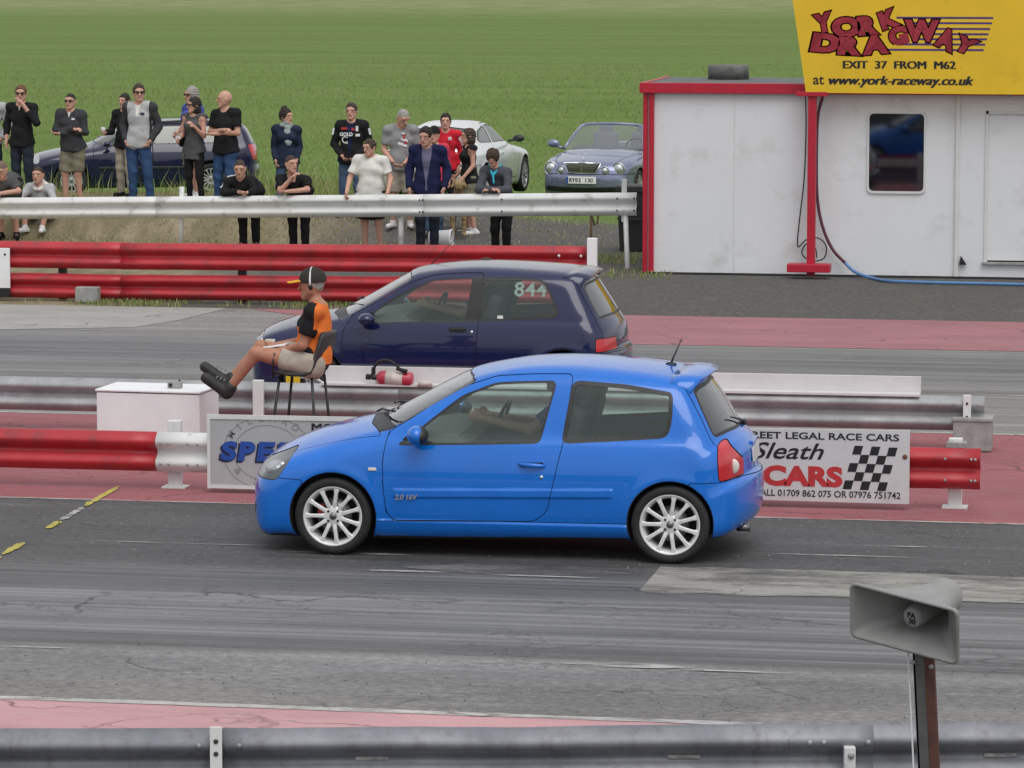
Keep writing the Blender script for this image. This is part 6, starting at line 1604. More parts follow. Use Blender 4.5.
# ------------------------------------------------------------ people
class Blob:
    """union of rounded limbs on a sparse grid, turned into one mesh"""
    def __init__(s, lo, hi, h):
        s.h = h; s.o = np.array(lo) - 3 * h; n = np.ceil((np.array(hi) + 3 * h - s.o) / h).astype(int) + 1
        s.V = np.full(n, 1.0, np.float32)
    def _block(s, lo, hi, m):
        a = np.maximum(np.floor((lo - m - s.o) / s.h).astype(int), 0); b = np.minimum(np.ceil((hi + m - s.o) / s.h).astype(int) + 1, s.V.shape)
        if (b <= a).any(): return None
        ax = [s.o[i] + np.arange(a[i], b[i]) * s.h for i in range(3)]
        return tuple(slice(a[i], b[i]) for i in range(3)), np.meshgrid(*ax, indexing='ij')
    def limb(s, a, b, ra, rb, k=.03, flat=1.0, cut0=None, cut1=None, fd=None):
        """tapered limb a->b; flat<1 thins it along direction fd (default y); cut: flat ends"""
        a, b = np.array(a, float), np.array(b, float); r = max(ra, rb)
        bl = s._block(np.minimum(a, b) - r, np.maximum(a, b) + r, .06)
        if bl is None: return s
        sl, (X, Y, Z) = bl
        d = b - a; L2 = float(d @ d) + 1e-12
        px, py, pz = X - a[0], Y - a[1], Z - a[2]
        tr = (px * d[0] + py * d[1] + pz * d[2]) / L2; t = np.clip(tr, 0, 1)
        qx, qy, qz = px - t * d[0], py - t * d[1], pz - t * d[2]
        f = np.array(fd if fd is not None else (0, 1, 0), float); f /= np.linalg.norm(f)
        q2 = qx * qx + qy * qy + qz * qz
        if flat != 1.0:
            qf = qx * f[0] + qy * f[1] + qz * f[2]; q2 = q2 + qf * qf * (1 / flat ** 2 - 1)
        D = np.sqrt(q2) - (ra + (rb - ra) * t)
        L = math.sqrt(L2)
        if cut1 is not None: D = np.maximum(D, (tr - 1) * L - cut1)
        if cut0 is not None: D = np.maximum(D, -tr * L - cut0)
        s.V[sl] = smin(s.V[sl], D.astype(np.float32), k)
        return s
    def ell(s, c, r, k=.02, sub=False, rot=None):
        c, r = np.array(c, float), np.array(r, float); R_ = r.max()
        bl = s._block(c - R_, c + R_, .05)
        if bl is None: return s
        sl, (X, Y, Z) = bl
        P = np.stack([X - c[0], Y - c[1], Z - c[2]], -1)
        if rot is not None: P = P @ np.array(rot)
        q = np.sqrt(((P / r) ** 2).sum(-1)); D = ((q - 1) * r.min() * np.clip(.6 + .4 * q, .6, 1.6)).astype(np.float32)
        s.V[sl] = smax(s.V[sl], -D, k) if sub else smin(s.V[sl], D, k)
        return s
    def mask(s, f):
        X, Y, Z = np.meshgrid(*[s.o[i] + np.arange(s.V.shape[i]) * s.h for i in range(3)], indexing='ij')
        s.V = np.maximum(s.V, f(X, Y, Z).astype(np.float32)); return s
    def wrinkle(s, amp, seed=0, fr=26):
        X, Y, Z = np.meshgrid(*[s.o[i] + np.arange(s.V.shape[i]) * s.h for i in range(3)], indexing='ij')
        a = seed * 1.7
        s.V = s.V + (amp * (np.sin(X * fr + 1.5 * np.sin(Z * fr * .7 + a)) * np.sin(Z * fr * 1.25 + a + Y * 9) + .6 * np.sin(Z * fr * 2.1 + X * 15 + a))).astype(np.float32); return s
    def mesh(s):
        V = s.V.copy()
        for ax in range(3):
            V[tuple(slice(0, 1) if i == ax else slice(None) for i in range(3))] = 1; V[tuple(slice(-1, None) if i == ax else slice(None) for i in range(3))] = 1
        v, q, _ = surfnet(V, s.o, s.h); return v, q
    def build(s, name, material, parent, mats=None, pick=None):
        v, q = s.mesh()
        if len(q) == 0: return None
        mi = None
        if pick is not None:
            mi = pick(v[q].mean(1))
        return mesh_np(name, v, q, material, parent, mats=mats, midx=mi)

def vec(*a): return np.array(a, float)
STAND = dict(head=(0, -.02, 1.655), neck=(0, .015, 1.50), chest=(0, .0, 1.30), waist=(0, .0, 1.08), pelvis=(0, .01, .95),
             shoL=(-.185, .015, 1.445), shoR=(.185, .015, 1.445), elL=(-.245, .03, 1.15), elR=(.245, .03, 1.15), wrL=(-.245, -.06, .91), wrR=(.245, -.06, .91),
             hipL=(-.09, .01, .93), hipR=(.09, .01, .93), knL=(-.11, -.02, .50), knR=(.11, -.02, .50), anL=(-.125, .03, .085), anR=(.125, .03, .085), toL=(-.15, -.125, .035), toR=(.15, -.125, .035))
# L = left in the picture when the person faces the camera (-y)
def pose(**kw):
    p = {k: np.array(v, float) for k, v in STAND.items()}
    for k, v in kw.items(): p[k] = np.array(v, float)
    return p
CROSSED = dict(elL=(-.25, -.03, 1.17), elR=(.25, -.03, 1.17), wrL=(.13, -.185, 1.22), wrR=(-.13, -.165, 1.15))
POCKETS = dict(elL=(-.28, .06, 1.17), elR=(.28, .06, 1.17), wrL=(-.19, -.07, .96), wrR=(.19, -.07, .96))
def leaning(rail_z=.80, tilt=.0, w=1.0):
    """bent forward with the forearms crossed on the rail"""
    return dict(head=(tilt, -.42, rail_z + .42), neck=(tilt * .7, -.30, rail_z + .28), chest=(tilt * .4, -.13, rail_z + .14), waist=(0, .12, rail_z + .06), pelvis=(0, .26, .86),
                shoL=(-.185, -.25, rail_z + .22), shoR=(.185, -.25, rail_z + .22), elL=(-.23 * w, -.34, rail_z + .065), elR=(.23 * w, -.34, rail_z + .065), wrL=(.02, -.44, rail_z + .075), wrR=(-.02, -.41, rail_z + .07),
                hipL=(-.09, .24, .86), hipR=(.09, .24, .86), knL=(-.10, .16, .47), knR=(.10, .16, .47), anL=(-.11, .20, .085), anR=(.11, .20, .085), toL=(-.13, .05, .035), toR=(.13, .05, .035))

def person(label, loc, face=0.0, height=1.78, p=None, skin='skin', top=None, sleeve='short', bottom=None, leg='long', shoe=None, hair=None, hair_style='short',
           gaze=0.0, nod=0.0, glasses=False, cap=None, build=1.0, woman=False, h=.0095, extras=None, hem=.90, top2=None, pick_top=None, mats_top=None, dress=False, sitting=False, hands='relaxed', shape_face=True, facing_hands=None, collar=None, scale_rot=None, tfd=None, boot=1.0):
    p = pose(**(p or {})); k = height / 1.78
    root = empty('person', loc, face); tag(root, label, 'person')
    jr = np.random.default_rng(sum(map(ord, label)))
    if not sitting and p['knL'][2] > .45:
        for s_ in 'LR':
            d_ = vec(jr.normal(0, .018), jr.normal(0, .03), 0); p['an' + s_] = p['an' + s_] + d_; p['to' + s_] = p['to' + s_] + d_ + vec(jr.normal(0, .02), 0, 0); p['kn' + s_] = p['kn' + s_] + d_ * .5
        sh_ = vec(jr.normal(0, .014), 0, 0); tl_ = jr.normal(0, .008)
        for q in ('pelvis', 'hipL', 'hipR'): p[q] = p[q] + sh_
        p['shoL'] = p['shoL'] + vec(0, 0, tl_); p['shoR'] = p['shoR'] - vec(0, 0, tl_)
    if woman:
        for q in ('shoL', 'shoR', 'elL', 'elR'): p[q] = p[q] * np.array([.90, 1, 1])
    for q in p: p[q] = p[q] * k
    b = build; sk = M[skin]
    allp = np.stack(list(p.values())); lo, hi = allp.min(0) - .22, allp.max(0) + .24; lo[2] = min(lo[2], -.01)
    hp, nk = p['head'], p['neck']
    cg, sg = math.cos(gaze), math.sin(gaze); cn, sn = math.cos(nod), math.sin(nod)
    # head frame: forward -y turned by gaze (towards +x for positive), nod tips it down
    fx = vec(cg, sg, 0); fy = vec(-sg * -1 * -1, 0, 0)
    fwd = vec(sg, -cg, 0); side = vec(cg, sg, 0); upv = vec(0, 0, 1)
    fwd2 = fwd * cn - upv * sn; up2 = upv * cn + fwd * sn
    hk = k * 1.06
    HF = lambda x, y, z: hp + (side * x - fwd2 * y + up2 * z) * hk            # head-local (x right, y back, z up)
    Rm = np.stack([side, -fwd2, up2], 1)
    sw = .93 if woman else 1.0
    def body_prims(B, infl=0.0, arms=True, legs=True, torso=True, headneck=True):
        if headneck:
            B.limb(nk - up2 * .05 * k, HF(0, .012, -.06), .058 * k * sw, .052 * k * sw, .03)
            B.ell(HF(0, .012, .028), vec(.077, .098, .100) * hk, .02, rot=Rm)
            B.limb(HF(0, -.02, -.02), HF(0, -.055, -.085), .064 * k, .034 * k, .03)
            B.limb(HF(-.04, -.0, -.04), HF(-.012, -.06, -.088), .04 * k, .026 * k, .02); B.limb(HF(.04, -.0, -.04), HF(.012, -.06, -.088), .04 * k, .026 * k, .02)
            B.limb(HF(0, -.086, .018), HF(0, -.107, -.022), .010 * k, .015 * k, .012)                  # nose
            B.limb(HF(-.045, -.074, .040), HF(.045, -.074, .040), .012 * k, .012 * k, .025)               # brow
            B.limb(HF(-.018, -.083, -.052), HF(.018, -.083, -.052), .012 * k, .012 * k, .015)           # lips
            for s_ in (-1, 1): B.ell(HF(s_ * .079, .018, .004), vec(.012, .022, .033) * k, .008, rot=Rm)
        if torso:
            B.limb(p['pelvis'], p['waist'], .125 * k * b + infl, .118 * k * b * (sw - .06 if woman else 1) + infl, .06, .80, fd=tfd)
            B.limb(p['waist'], p['chest'], .125 * k * b * (sw - .06 if woman else 1) + infl, .140 * k * b * sw + infl, .06, .78, fd=tfd)
            B.limb(p['chest'], nk - vec(0, 0, .10) * k, .145 * k * b * sw + infl, .095 * k * sw + infl, .06, .74, fd=tfd)
            B.limb(p['shoL'], p['shoR'], .060 * k * sw + infl, .060 * k * sw + infl, .06)
            for s_ in 'LR': B.limb(nk - vec(0, 0, .02) * k, p['sho' + s_], .050 * k + infl, .060 * k * sw + infl, .05)
            if woman:
                for s_ in (-1, 1):
                    ax_ = p['shoR'] - p['shoL']; ax_ = ax_ / np.linalg.norm(ax_); tv = p['neck'] - p['chest']; fr = np.cross(tv / np.linalg.norm(tv), ax_)
                    fr = -fr if fr[1] > 0 else fr
                    B.ell(p['chest'] + ax_ * s_ * .072 * k + fr * .085 * k + vec(0, 0, .02) * k, vec(.066, .06, .066) * k + infl, .05)
        if arms:
            for s_ in 'LR':
                B.limb(p['sho' + s_], p['el' + s_], .051 * k * sw * (.5 + b / 2) + infl, .041 * k * sw + infl, .03)
                B.limb(p['el' + s_], p['wr' + s_], .042 * k * sw + infl, .028 * k * sw + infl, .02)
        if legs:
            for s_ in 'LR':
                B.limb(p['hip' + s_], p['kn' + s_], .090 * k * b + infl, .056 * k + infl, .05)
                B.limb(p['kn' + s_], p['an' + s_], .058 * k + infl, .038 * k + infl, .03)
    def hand(B, s_):
        w = p['wr' + s_]; e = p['el' + s_]; d = w - e; d /= np.linalg.norm(d)
        sx = -1 if s_ == 'L' else 1
        refv = vec(0, -1, 0) if abs(d[1]) < .8 else vec(0, 0, 1)
        across = refv - d * (refv @ d); across /= np.linalg.norm(across); nrm = np.cross(d, across)
        if nrm[0] * sx < 0 and hands == 'relaxed': nrm = -nrm
        curl = -nrm
        pc_ = w + d * .050 * k
        B.limb(w, pc_ + d * .03 * k, .027 * k, .034 * k, .015, .55, fd=nrm)
        for i, (ofs, ln) in enumerate(((.030, .068), (.010, .078), (-.010, .072), (-.029, .056))):
            a = w + d * .085 * k + across * ofs * k; m_ = a + (d * .8 + curl * .45) * ln * .55 * k; t_ = m_ + (d * .35 + curl * .9) * ln * .5 * k
            B.limb(a - d * .02 * k, m_, .0105 * k, .0095 * k, .006); B.limb(m_, t_, .0095 * k, .008 * k, .006)
        a = w + d * .03 * k + across * .026 * k; m_ = a + (across * .75 + d * .65 + curl * .2) * .04 * k; t_ = m_ + (d * .9 + curl * .35) * .032 * k
        B.limb(a, m_, .014 * k, .012 * k, .008); B.limb(m_, t_, .012 * k, .009 * k, .006)
    B = Blob(lo, hi, h); body_prims(B)
    for s_ in 'LR':
        hand(B, s_); B.limb(p['an' + s_] - vec(0, 0, .03) * k, p['to' + s_], .036 * k, .028 * k, .02)
    for s_ in (-1, 1): B.ell(HF(s_ * .032, -.082, .016), vec(.014, .006, .008) * hk, .008, sub=True, rot=Rm)
    def pick(c):
        l = (c - hp) @ Rm / hk
        m_ = np.zeros(len(c), int)
        front = l[:, 1] < -.045
        eye = front & (np.abs(np.abs(l[:, 0]) - .032) < .011) & (np.abs(l[:, 2] - .016) < .0055)
        brow = front & (np.abs(np.abs(l[:, 0]) - .033) < .019) & (np.abs(l[:, 2] - .040) < .0065)
        lip = front & (np.abs(l[:, 0]) < .026) & (np.abs(l[:, 2] + .052) < .0085)
        if hair is not None and hair_style in ('short', 'crop', 'bun', 'bob', 'mop'):
            ln = np.where(l[:, 1] < 0, .028 - .62 * l[:, 1], .028 - .85 * l[:, 1])
            m_[(l[:, 2] > ln) & (np.abs(l[:, 0]) < .084) & (l[:, 2] > -.06) & (l[:, 2] < .25) & (np.abs(l[:, 1]) < .14)] = 2
        m_[eye] = 1; m_[lip] = 3
        return m_
    body = B.build('body', sk, root, mats=[sk, M['eye'], hair or M['hair_brown'], M['lip']], pick=pick)
    # clothes
    if bottom is not None and not (dress and leg is None):
        B = Blob(lo, hi, h)
        B.limb(p['pelvis'] + (p['waist'] - p['pelvis']) * .35, (p['hipL'] + p['hipR']) / 2, .122 * k * b + .012, .118 * k * b + .014, .05, .82, fd=tfd)
        inf = {'long': .014, 'tight': .008, 'shorts': .022, 'baggy': .028}[leg]
        for s_ in 'LR':
            kn, an = p['kn' + s_], p['an' + s_]
            if leg == 'shorts':
                e = p['hip' + s_] + (kn - p['hip' + s_]) * (.55 if sitting else .93); B.limb(p['hip' + s_], e, .092 * k * b + inf, .066 * k + inf + .012, .04, cut1=.0)
            else:
                B.limb(p['hip' + s_], kn, .090 * k * b + inf, .058 * k + inf, .04)
                B.limb(kn, an + (kn - an) * .03, .058 * k + inf, (.046 if leg != 'tight' else .036) * k + inf, .03, cut1=.02)
        B.wrinkle(.0045, len(label), 19); B.build('shorts' if leg == 'shorts' else 'trousers', bottom, root)
    if top is not None:
        B = Blob(lo, hi, h); inf = .016 if sleeve == 'long' else .012
        body_prims(B, inf, arms=False, legs=False, headneck=False)
        if dress:
            dn = (p['hipL'] + p['hipR']) / 2 - vec(0, 0, .12) * k; B.limb(p['pelvis'], dn - vec(0, 0, .04) * k, .145 * k * b + inf, .170 * k * b + inf, .05, .9, cut1=.0)
        else:
            upt = p['waist'] - p['pelvis']; upt = upt / np.linalg.norm(upt); B.limb(p['waist'], p['pelvis'] - upt * (.02 if sitting else .075) * k, .126 * k * b + inf, .140 * k * b + inf + .014, .05, .88, cut1=.0, fd=tfd)
        if dress: upt = vec(0, 0, 1.0)
        if not sitting:
            for s_ in 'LR':
                hp_ = p['hip' + s_]; B.limb(p['waist'] + (hp_ - p['pelvis']) * .5, hp_ - upt * .06 * k, .10 * k * b + inf, .102 * k * b + inf + .016, .05, cut1=.0)
        if sleeve != 'none':
            for s_ in 'LR':
                sh_, el, wr = p['sho' + s_], p['el' + s_], p['wr' + s_]
                if sleeve == 'short':
                    e = sh_ + (el - sh_) * .72; B.limb(sh_, e, .053 * k * sw * (.4 + b * .6) + inf, .056 * k * sw + inf + .004, .03, cut1=.0)
                else:
                    B.limb(sh_, el, .053 * k * sw + inf, .046 * k * sw + inf, .03); B.limb(el, wr + (el - wr) * (.40 if sleeve == 'pushed' else .02), .046 * k * sw + inf, (.040 if sleeve == 'pushed' else .033) * k * sw + inf, .02, cut1=.0)
        B.ell(nk + vec(0, -.03, .035) * k, vec(.07, .075, .07) * k, .02, sub=True)
        if sleeve == 'none':
            for s_ in 'LR': B.ell(p['sho' + s_] + (p['el' + s_] - p['sho' + s_]) * .15, vec(.075, .1, .10) * k, .02, sub=True)
        B.wrinkle(.005, len(label) * 3, 17)
        pk = None
        if pick_top:
            tv = p['neck'] - p['pelvis']
            pk = lambda c: pick_top(c / k, {q: v / k for q, v in p.items()})
        B.build('dress' if dress else ('jacket' if sleeve == 'long' else 'shirt'), top, root, mats=mats_top or [top], pick=pk)
    if collar is not None:
        B = Blob(nk - .2, nk + .2, h); B.limb(nk - vec(0, 0, .01) * k, nk + vec(0, -.01, .035) * k, .084 * k, .078 * k, .01, cut0=.01, cut1=.0); B.ell(nk + vec(0, -.10, .02) * k, vec(.045, .08, .10) * k, .01, sub=True); B.ell(nk + vec(0, 0, .05) * k, vec(.066, .066, .07) * k, .01, sub=True)
        B.build('collar', collar, root)
    if shoe is not None:
        for s_ in 'LR':
            an, to = p['an' + s_], p['to' + s_]; d = to - an; dd = vec(d[0], d[1], 0); dd = dd / max(np.linalg.norm(dd), 1e-6)
            heel = an - dd * .045 * k - vec(0, 0, .05) * k; toe = to + dd * .035 * k
            if sitting:
                heel = an + (an - p['kn' + s_]) / np.linalg.norm(an - p['kn' + s_]) * .05 * k; toe = to
            B = Blob(np.minimum(np.minimum(heel, toe), an) - .1, np.maximum(np.maximum(heel, toe), an) + .1, min(h, .008))
            B.limb(heel, toe, .043 * k * boot, .038 * k * boot, .02); B.limb(an + (p['kn' + s_] - an) * .02, heel, .046 * k * boot, .043 * k * boot, .03)
            if not sitting: B.mask(lambda X, Y, Z: .002 - Z)
            B.build('shoe', shoe, root)
    # hair, cap, glasses
    if hair is not None and hair_style not in ('bald', 'crop'):
        B = Blob(hp - .3, hp + .3, min(h, .008))
        if hair_style in ('short', 'crop'):
            g = .001 if hair_style == 'crop' else .006
            B.ell(HF(0, .018, .034), (vec(.079, .100, .102) + g) * hk, .01, rot=Rm)
            B.ell(HF(0, -.115, -.02), vec(.080, .092, .110) * hk, .02, sub=True, rot=Rm); B.ell(HF(0, -.045, -.115), vec(.11, .13, .12) * hk, .012, sub=True, rot=Rm)
        elif hair_style == 'receding':
            B.ell(HF(0, .03, .02), (vec(.079, .096, .092) + .008) * hk, .01, rot=Rm)
            B.ell(HF(0, -.06, .07), vec(.10, .12, .09) * hk, .015, sub=True, rot=Rm); B.ell(HF(0, -.04, -.12), vec(.11, .13, .11) * hk, .015, sub=True, rot=Rm)
        elif hair_style == 'bob':
            B.ell(HF(0, .025, .030), (vec(.082, .104, .104) + .010) * hk, .01, rot=Rm); B.ell(HF(0, .04, -.065), vec(.100, .085, .085) * hk, .03, rot=Rm)
            B.ell(HF(0, -.115, -.04), vec(.068, .105, .115) * hk, .02, sub=True, rot=Rm)
        elif hair_style == 'bun':
            B.ell(HF(0, .025, .034), (vec(.079, .100, .100) + .013) * hk, .01, rot=Rm); B.ell(HF(0, .045, .135), vec(.050, .050, .045) * hk, .02, rot=Rm)
            B.ell(HF(0, -.105, -.035), vec(.085, .095, .105) * hk, .015, sub=True, rot=Rm); B.ell(HF(0, -.04, -.12), vec(.11, .13, .11) * hk, .015, sub=True, rot=Rm)
        elif hair_style == 'mop':
            B.ell(HF(0, .005, .036), (vec(.084, .106, .098) + .018) * hk, .01, rot=Rm); B.ell(HF(0, -.12, -.045), vec(.078, .088, .085) * hk, .015, sub=True, rot=Rm); B.ell(HF(0, -.02, -.15), vec(.12, .15, .11) * hk, .015, sub=True, rot=Rm)
        B.wrinkle(.0045, 5, 75); B.build('hair', hair, root)
    if cap is not None:
        cm, pm = cap
        B = Blob(hp - .3, hp + .3, min(h, .008)); B.ell(HF(0, .015, .042), (vec(.079, .100, .100) + .016) * hk, .01, rot=Rm)
        rr_ = lambda X, Y, Z: -((X - hp[0]) * up2[0] + (Y - hp[1]) * up2[1] + (Z - hp[2]) * up2[2]) + .034 * k
        B.mask(rr_); co_ = B.build('cap', cm, root)
        if pm is not None:
            B = Blob(hp - .35, hp + .35, min(h, .007)); B.limb(HF(-.045, -.09, .045), HF(-.038, -.165, .035), .024 * hk, .022 * hk, .03, .30, fd=up2); B.limb(HF(.045, -.09, .045), HF(.038, -.165, .035), .024 * hk, .022 * hk, .03, .30, fd=up2); B.limb(HF(0, -.09, .048), HF(0, -.18, .037), .03 * hk, .028 * hk, .03, .30, fd=up2)
            B.build('peak', pm, co_)
    if glasses:
        B = Blob(hp - .25, hp + .25, .0065)
        for s_ in (-1, 1):
            B.ell(HF(s_ * .033, -.096, .014), vec(.027, .010, .018) * hk, .006, rot=Rm); B.limb(HF(s_ * .058, -.088, .020), HF(s_ * .084, .01, .014), .006 * hk, .005 * hk, .004)
        B.limb(HF(-.03, -.1, .02), HF(.03, -.1, .02), .006 * hk, .006 * hk, .004); B.build('sunglasses', M['ink_black'], root)
    if extras: extras(root, p, k, HF)
    return root

hm = lambda nme, c: mat(nme, c, .75, var=.3, scale=40, bstr=.4, bscale=70)
M['hair_brown'] = hm('hair_brown', (.05, .03, .02)); M['hair_dark'] = hm('hair_dark', (.018, .013, .011)); M['hair_grey'] = hm('hair_grey', (.30, .29, .27)); M['hair_ginger'] = hm('hair_ginger', (.13, .06, .03)); M['hair_stubble'] = hm('hair_stubble', (.16, .11, .085))
K = {}
def kc(n, c): K[n] = cloth(n, c); return K[n]
kc('black', (.014, .014, .016)); kc('charcoal', (.045, .047, .052)); kc('dark_jeans', (.022, .028, .042)); kc('blue_jeans', (.065, .105, .18)); kc('mid_jeans', (.035, .075, .17)); kc('khaki', (.20, .185, .13)); kc('grey', (.26, .265, .27)); kc('pale_grey', (.42, .43, .44))
kc('navy', (.012, .016, .055)); kc('white', (.68, .67, .63)); kc('red', (.55, .02, .035)); kc('pink_red', (.55, .05, .09)); kc('blue', (.07, .10, .36)); kc('orange', (.72, .18, .035)); kc('stone', (.40, .36, .30)); kc('grey_dark', (.085, .085, .088)); kc('scarf', (.30, .36, .36)); kc('cyan', (.05, .42, .58)); kc('trainer_white', (.72, .72, .72)); kc('slate', (.07, .075, .09)); kc('violet_grey', (.13, .12, .19)); kc('cap_grey', (.27, .29, .25)); kc('yellow', (.75, .42, .04))

def fx_logo(mtl, x, z, w, hh):
    """a small printed patch on the chest, lying on the cloth"""
    def f(root, p, k, HF):
        c = p['chest']
        mb = MB(); mb.box((c[0] + x * k, c[1] - .128 * k, c[2] + z * k), (w, .02, hh), bev=.004); mb.build('chest_print', mtl, root)
    return f
def chain(*fs):
    def f(root, p, k, HF):
        for g in fs: g(root, p, k, HF)
    return f
def pos(px, Y, dz=0.0):
    X = at(px, 200, Y).x; return (X, Y, hgt(X, Y) + dz)
def toward(Y): return 0.0
CAMF = R(-2)       # facing square to the track, slightly towards the viewer
def pick_panels(c, p):
    m_ = np.zeros(len(c), int); m_[np.abs(c[:, 0]) > .155] = 1
    return m_
def open_front(w=.055):
    def f(c, p):
        m_ = np.zeros(len(c), int); m_[(np.abs(c[:, 0] - p['chest'][0]) < w * np.clip((c[:, 2] - p['waist'][2] + .12) / .35, .25, 1.2)) & (c[:, 1] < p['chest'][1] - .03) & (c[:, 2] > p['pelvis'][2] - .05)] = 1
        return m_
    return f
def vneck(w=.05, d=.16):
    def f(c, p):
        m_ = np.zeros(len(c), int); t = (p['neck'][2] + .02 - c[:, 2]) / d
        m_[(t > -.3) & (t < 1) & (np.abs(c[:, 0] - p['neck'][0]) < w * (1 - np.clip(t, 0, 1))) & (c[:, 1] < p['chest'][1] - .02)] = 1
        return m_
    return f

# --- standing on the bank, left to right
person('man in a grey sleeved top, mostly cut off by the left edge of the picture', pos(-8, 57.3), R(5), 1.76, POCKETS, top=K['pale_grey'], sleeve='long', bottom=K['dark_jeans'], leg='long', shoe=K['black'], hair=M['hair_brown'])
person('man in a black jacket and sunglasses with one hand over his mouth', pos(23, 56.9), R(-8), 1.80, dict(elR=(.30, -.12, 1.22), wrR=(.10, -.19, 1.52), elL=(-.27, .03, 1.17), wrL=(-.24, -.05, .93)), top=K['black'], sleeve='pushed', bottom=K['dark_jeans'], leg='long', shoe=K['black'], hair=M['hair_ginger'], glasses=True, gaze=.3,
       mats_top=[K['black'], K['white']], pick_top=vneck(.03, .11), build=1.05)
person('man in a charcoal zip top and khaki cargo shorts with arms folded', pos(72, 56.8), R(-4), 1.71, CROSSED, top=K['charcoal'], sleeve='long', bottom=K['khaki'], leg='shorts', shoe=K['black'], hair=M['hair_dark'], hair_style='crop', glasses=True, build=1.08, mats_top=[K['charcoal'], K['white']], pick_top=vneck(.035, .12), extras=fx_logo(M['ink_white'], .085, .08, .05, .03))
person('tall man in a pale grey fleece with dark sleeves, hands in jeans pockets', pos(140.5, 56.8), R(-3), 1.86, POCKETS, top=K['grey'], sleeve='long', bottom=K['mid_jeans'], leg='long', shoe=K['black'], hair=M['hair_brown'], glasses=True, gaze=.45, build=1.08, mats_top=[K['pale_grey'], K['charcoal'], K['white']],
       pick_top=lambda c, p: np.where((np.abs(c[:, 0]) > .165), 1, vneck(.05, .22)(c, p) * 2), extras=fx_logo(M['ink_navy'], .085, .06, .07, .03))
person('person in black half hidden behind the tall man, holding out a pale cup', pos(126, 58.2), R(-20), 1.62, dict(elL=(-.26, -.05, 1.14), wrL=(-.22, -.28, 1.12)), top=K['black'], sleeve='long', bottom=K['stone'], leg='long', shoe=K['black'], hair=M['hair_dark'],
       extras=lambda root, p, k, HF: MB().lathe([(0, 0), (.03, 0), (.038, .09), (.033, .09), (.027, .01)], tuple(p['wrL'] + vec(.01, -.07, .0)), 'z', 16).build('cup', K['white'], root))
person('older woman with grey hair and a blue top, behind the woman in the grey dress', pos(193, 58.0), R(-40), 1.74, dict(elL=(-.24, -.02, 1.16), wrL=(-.15, -.2, 1.05)), top=K['blue'], sleeve='short', bottom=K['khaki'], leg='shorts', shoe=K['trainer_white'], hair=M['hair_grey'], hair_style='bob', glasses=True, woman=True)
def bag(root, p, k, HF):
    mb = MB(); mb.sphere(tuple(p['hipL'] + vec(-.14, .0, .14)), (.06, .09, .11), 14); mb.tube([tuple(p['hipL'] + vec(-.14, 0, .2)), tuple(p['shoL'] + vec(-.02, -.02, .07)), tuple(p['hipL'] + vec(-.12, .08, .2))], .008, 6); mb.build('shoulder_bag', K['black'], root)
    mb = MB(); mb.box(tuple(p['wrL'] + vec(.04, -.06, .03)), (.06, .02, .04), bev=.005); mb.build('phone', M['ink_white'], root)
person('woman in a grey sleeveless dress and black leggings with sunglasses', pos(195, 56.9), R(-18), 1.66, dict(elL=(-.25, -.02, 1.16), wrL=(-.17, -.22, 1.10), elR=(.24, -.05, 1.16), wrR=(.13, -.2, 1.32)), top=K['grey_dark'], sleeve='none', bottom=K['black'], leg='tight', shoe=K['black'], hair=M['hair_dark'], hair_style='bob', glasses=True, woman=True, dress=True, gaze=-.5, extras=bag)
person('bald man in a black T-shirt and blue jeans with arms folded, looking left', pos(226, 56.8), R(-22), 1.84, CROSSED, skin='skin', top=K['black'], sleeve='short', bottom=K['mid_jeans'], leg='long', shoe=K['black'], hair=M['hair_stubble'], hair_style='bald', gaze=-.9, build=1.14)
def scarf(root, p, k, HF):
    B = Blob(p['neck'] - .3, p['neck'] + .25, .0095); n0 = p['neck']
    for a in np.linspace(0, 2 * math.pi, 9)[:-1]:
        q = n0 + vec(.085 * math.cos(a), .075 * math.sin(a), .02 - .03 * math.cos(a * 2)); q2 = n0 + vec(.085 * math.cos(a + .8), .075 * math.sin(a + .8), .02 - .03 * math.cos(a * 2 + 1.6)); B.limb(q, q2, .038, .038, .02)
    B.limb(n0 + vec(.01, -.09, -.02), n0 + vec(.03, -.135, -.24), .05, .055, .03, .5); B.wrinkle(.006, 3, 40); B.build('scarf', K['scarf'], root)
person('woman with a hair bun, grey scarf and navy cardigan, looking right', pos(287, 57.4, -.08), R(12), 1.68, dict(elL=(-.23, .05, 1.16), wrL=(-.18, -.10, .95), elR=(.23, .05, 1.16), wrR=(.17, -.12, .96)), top=kc('cardigan', (.018, .028, .055)), sleeve='long', bottom=K['blue_jeans'], leg='tight', shoe=K['black'], hair=M['hair_dark'], hair_style='bun', woman=True, gaze=.9, extras=scarf)
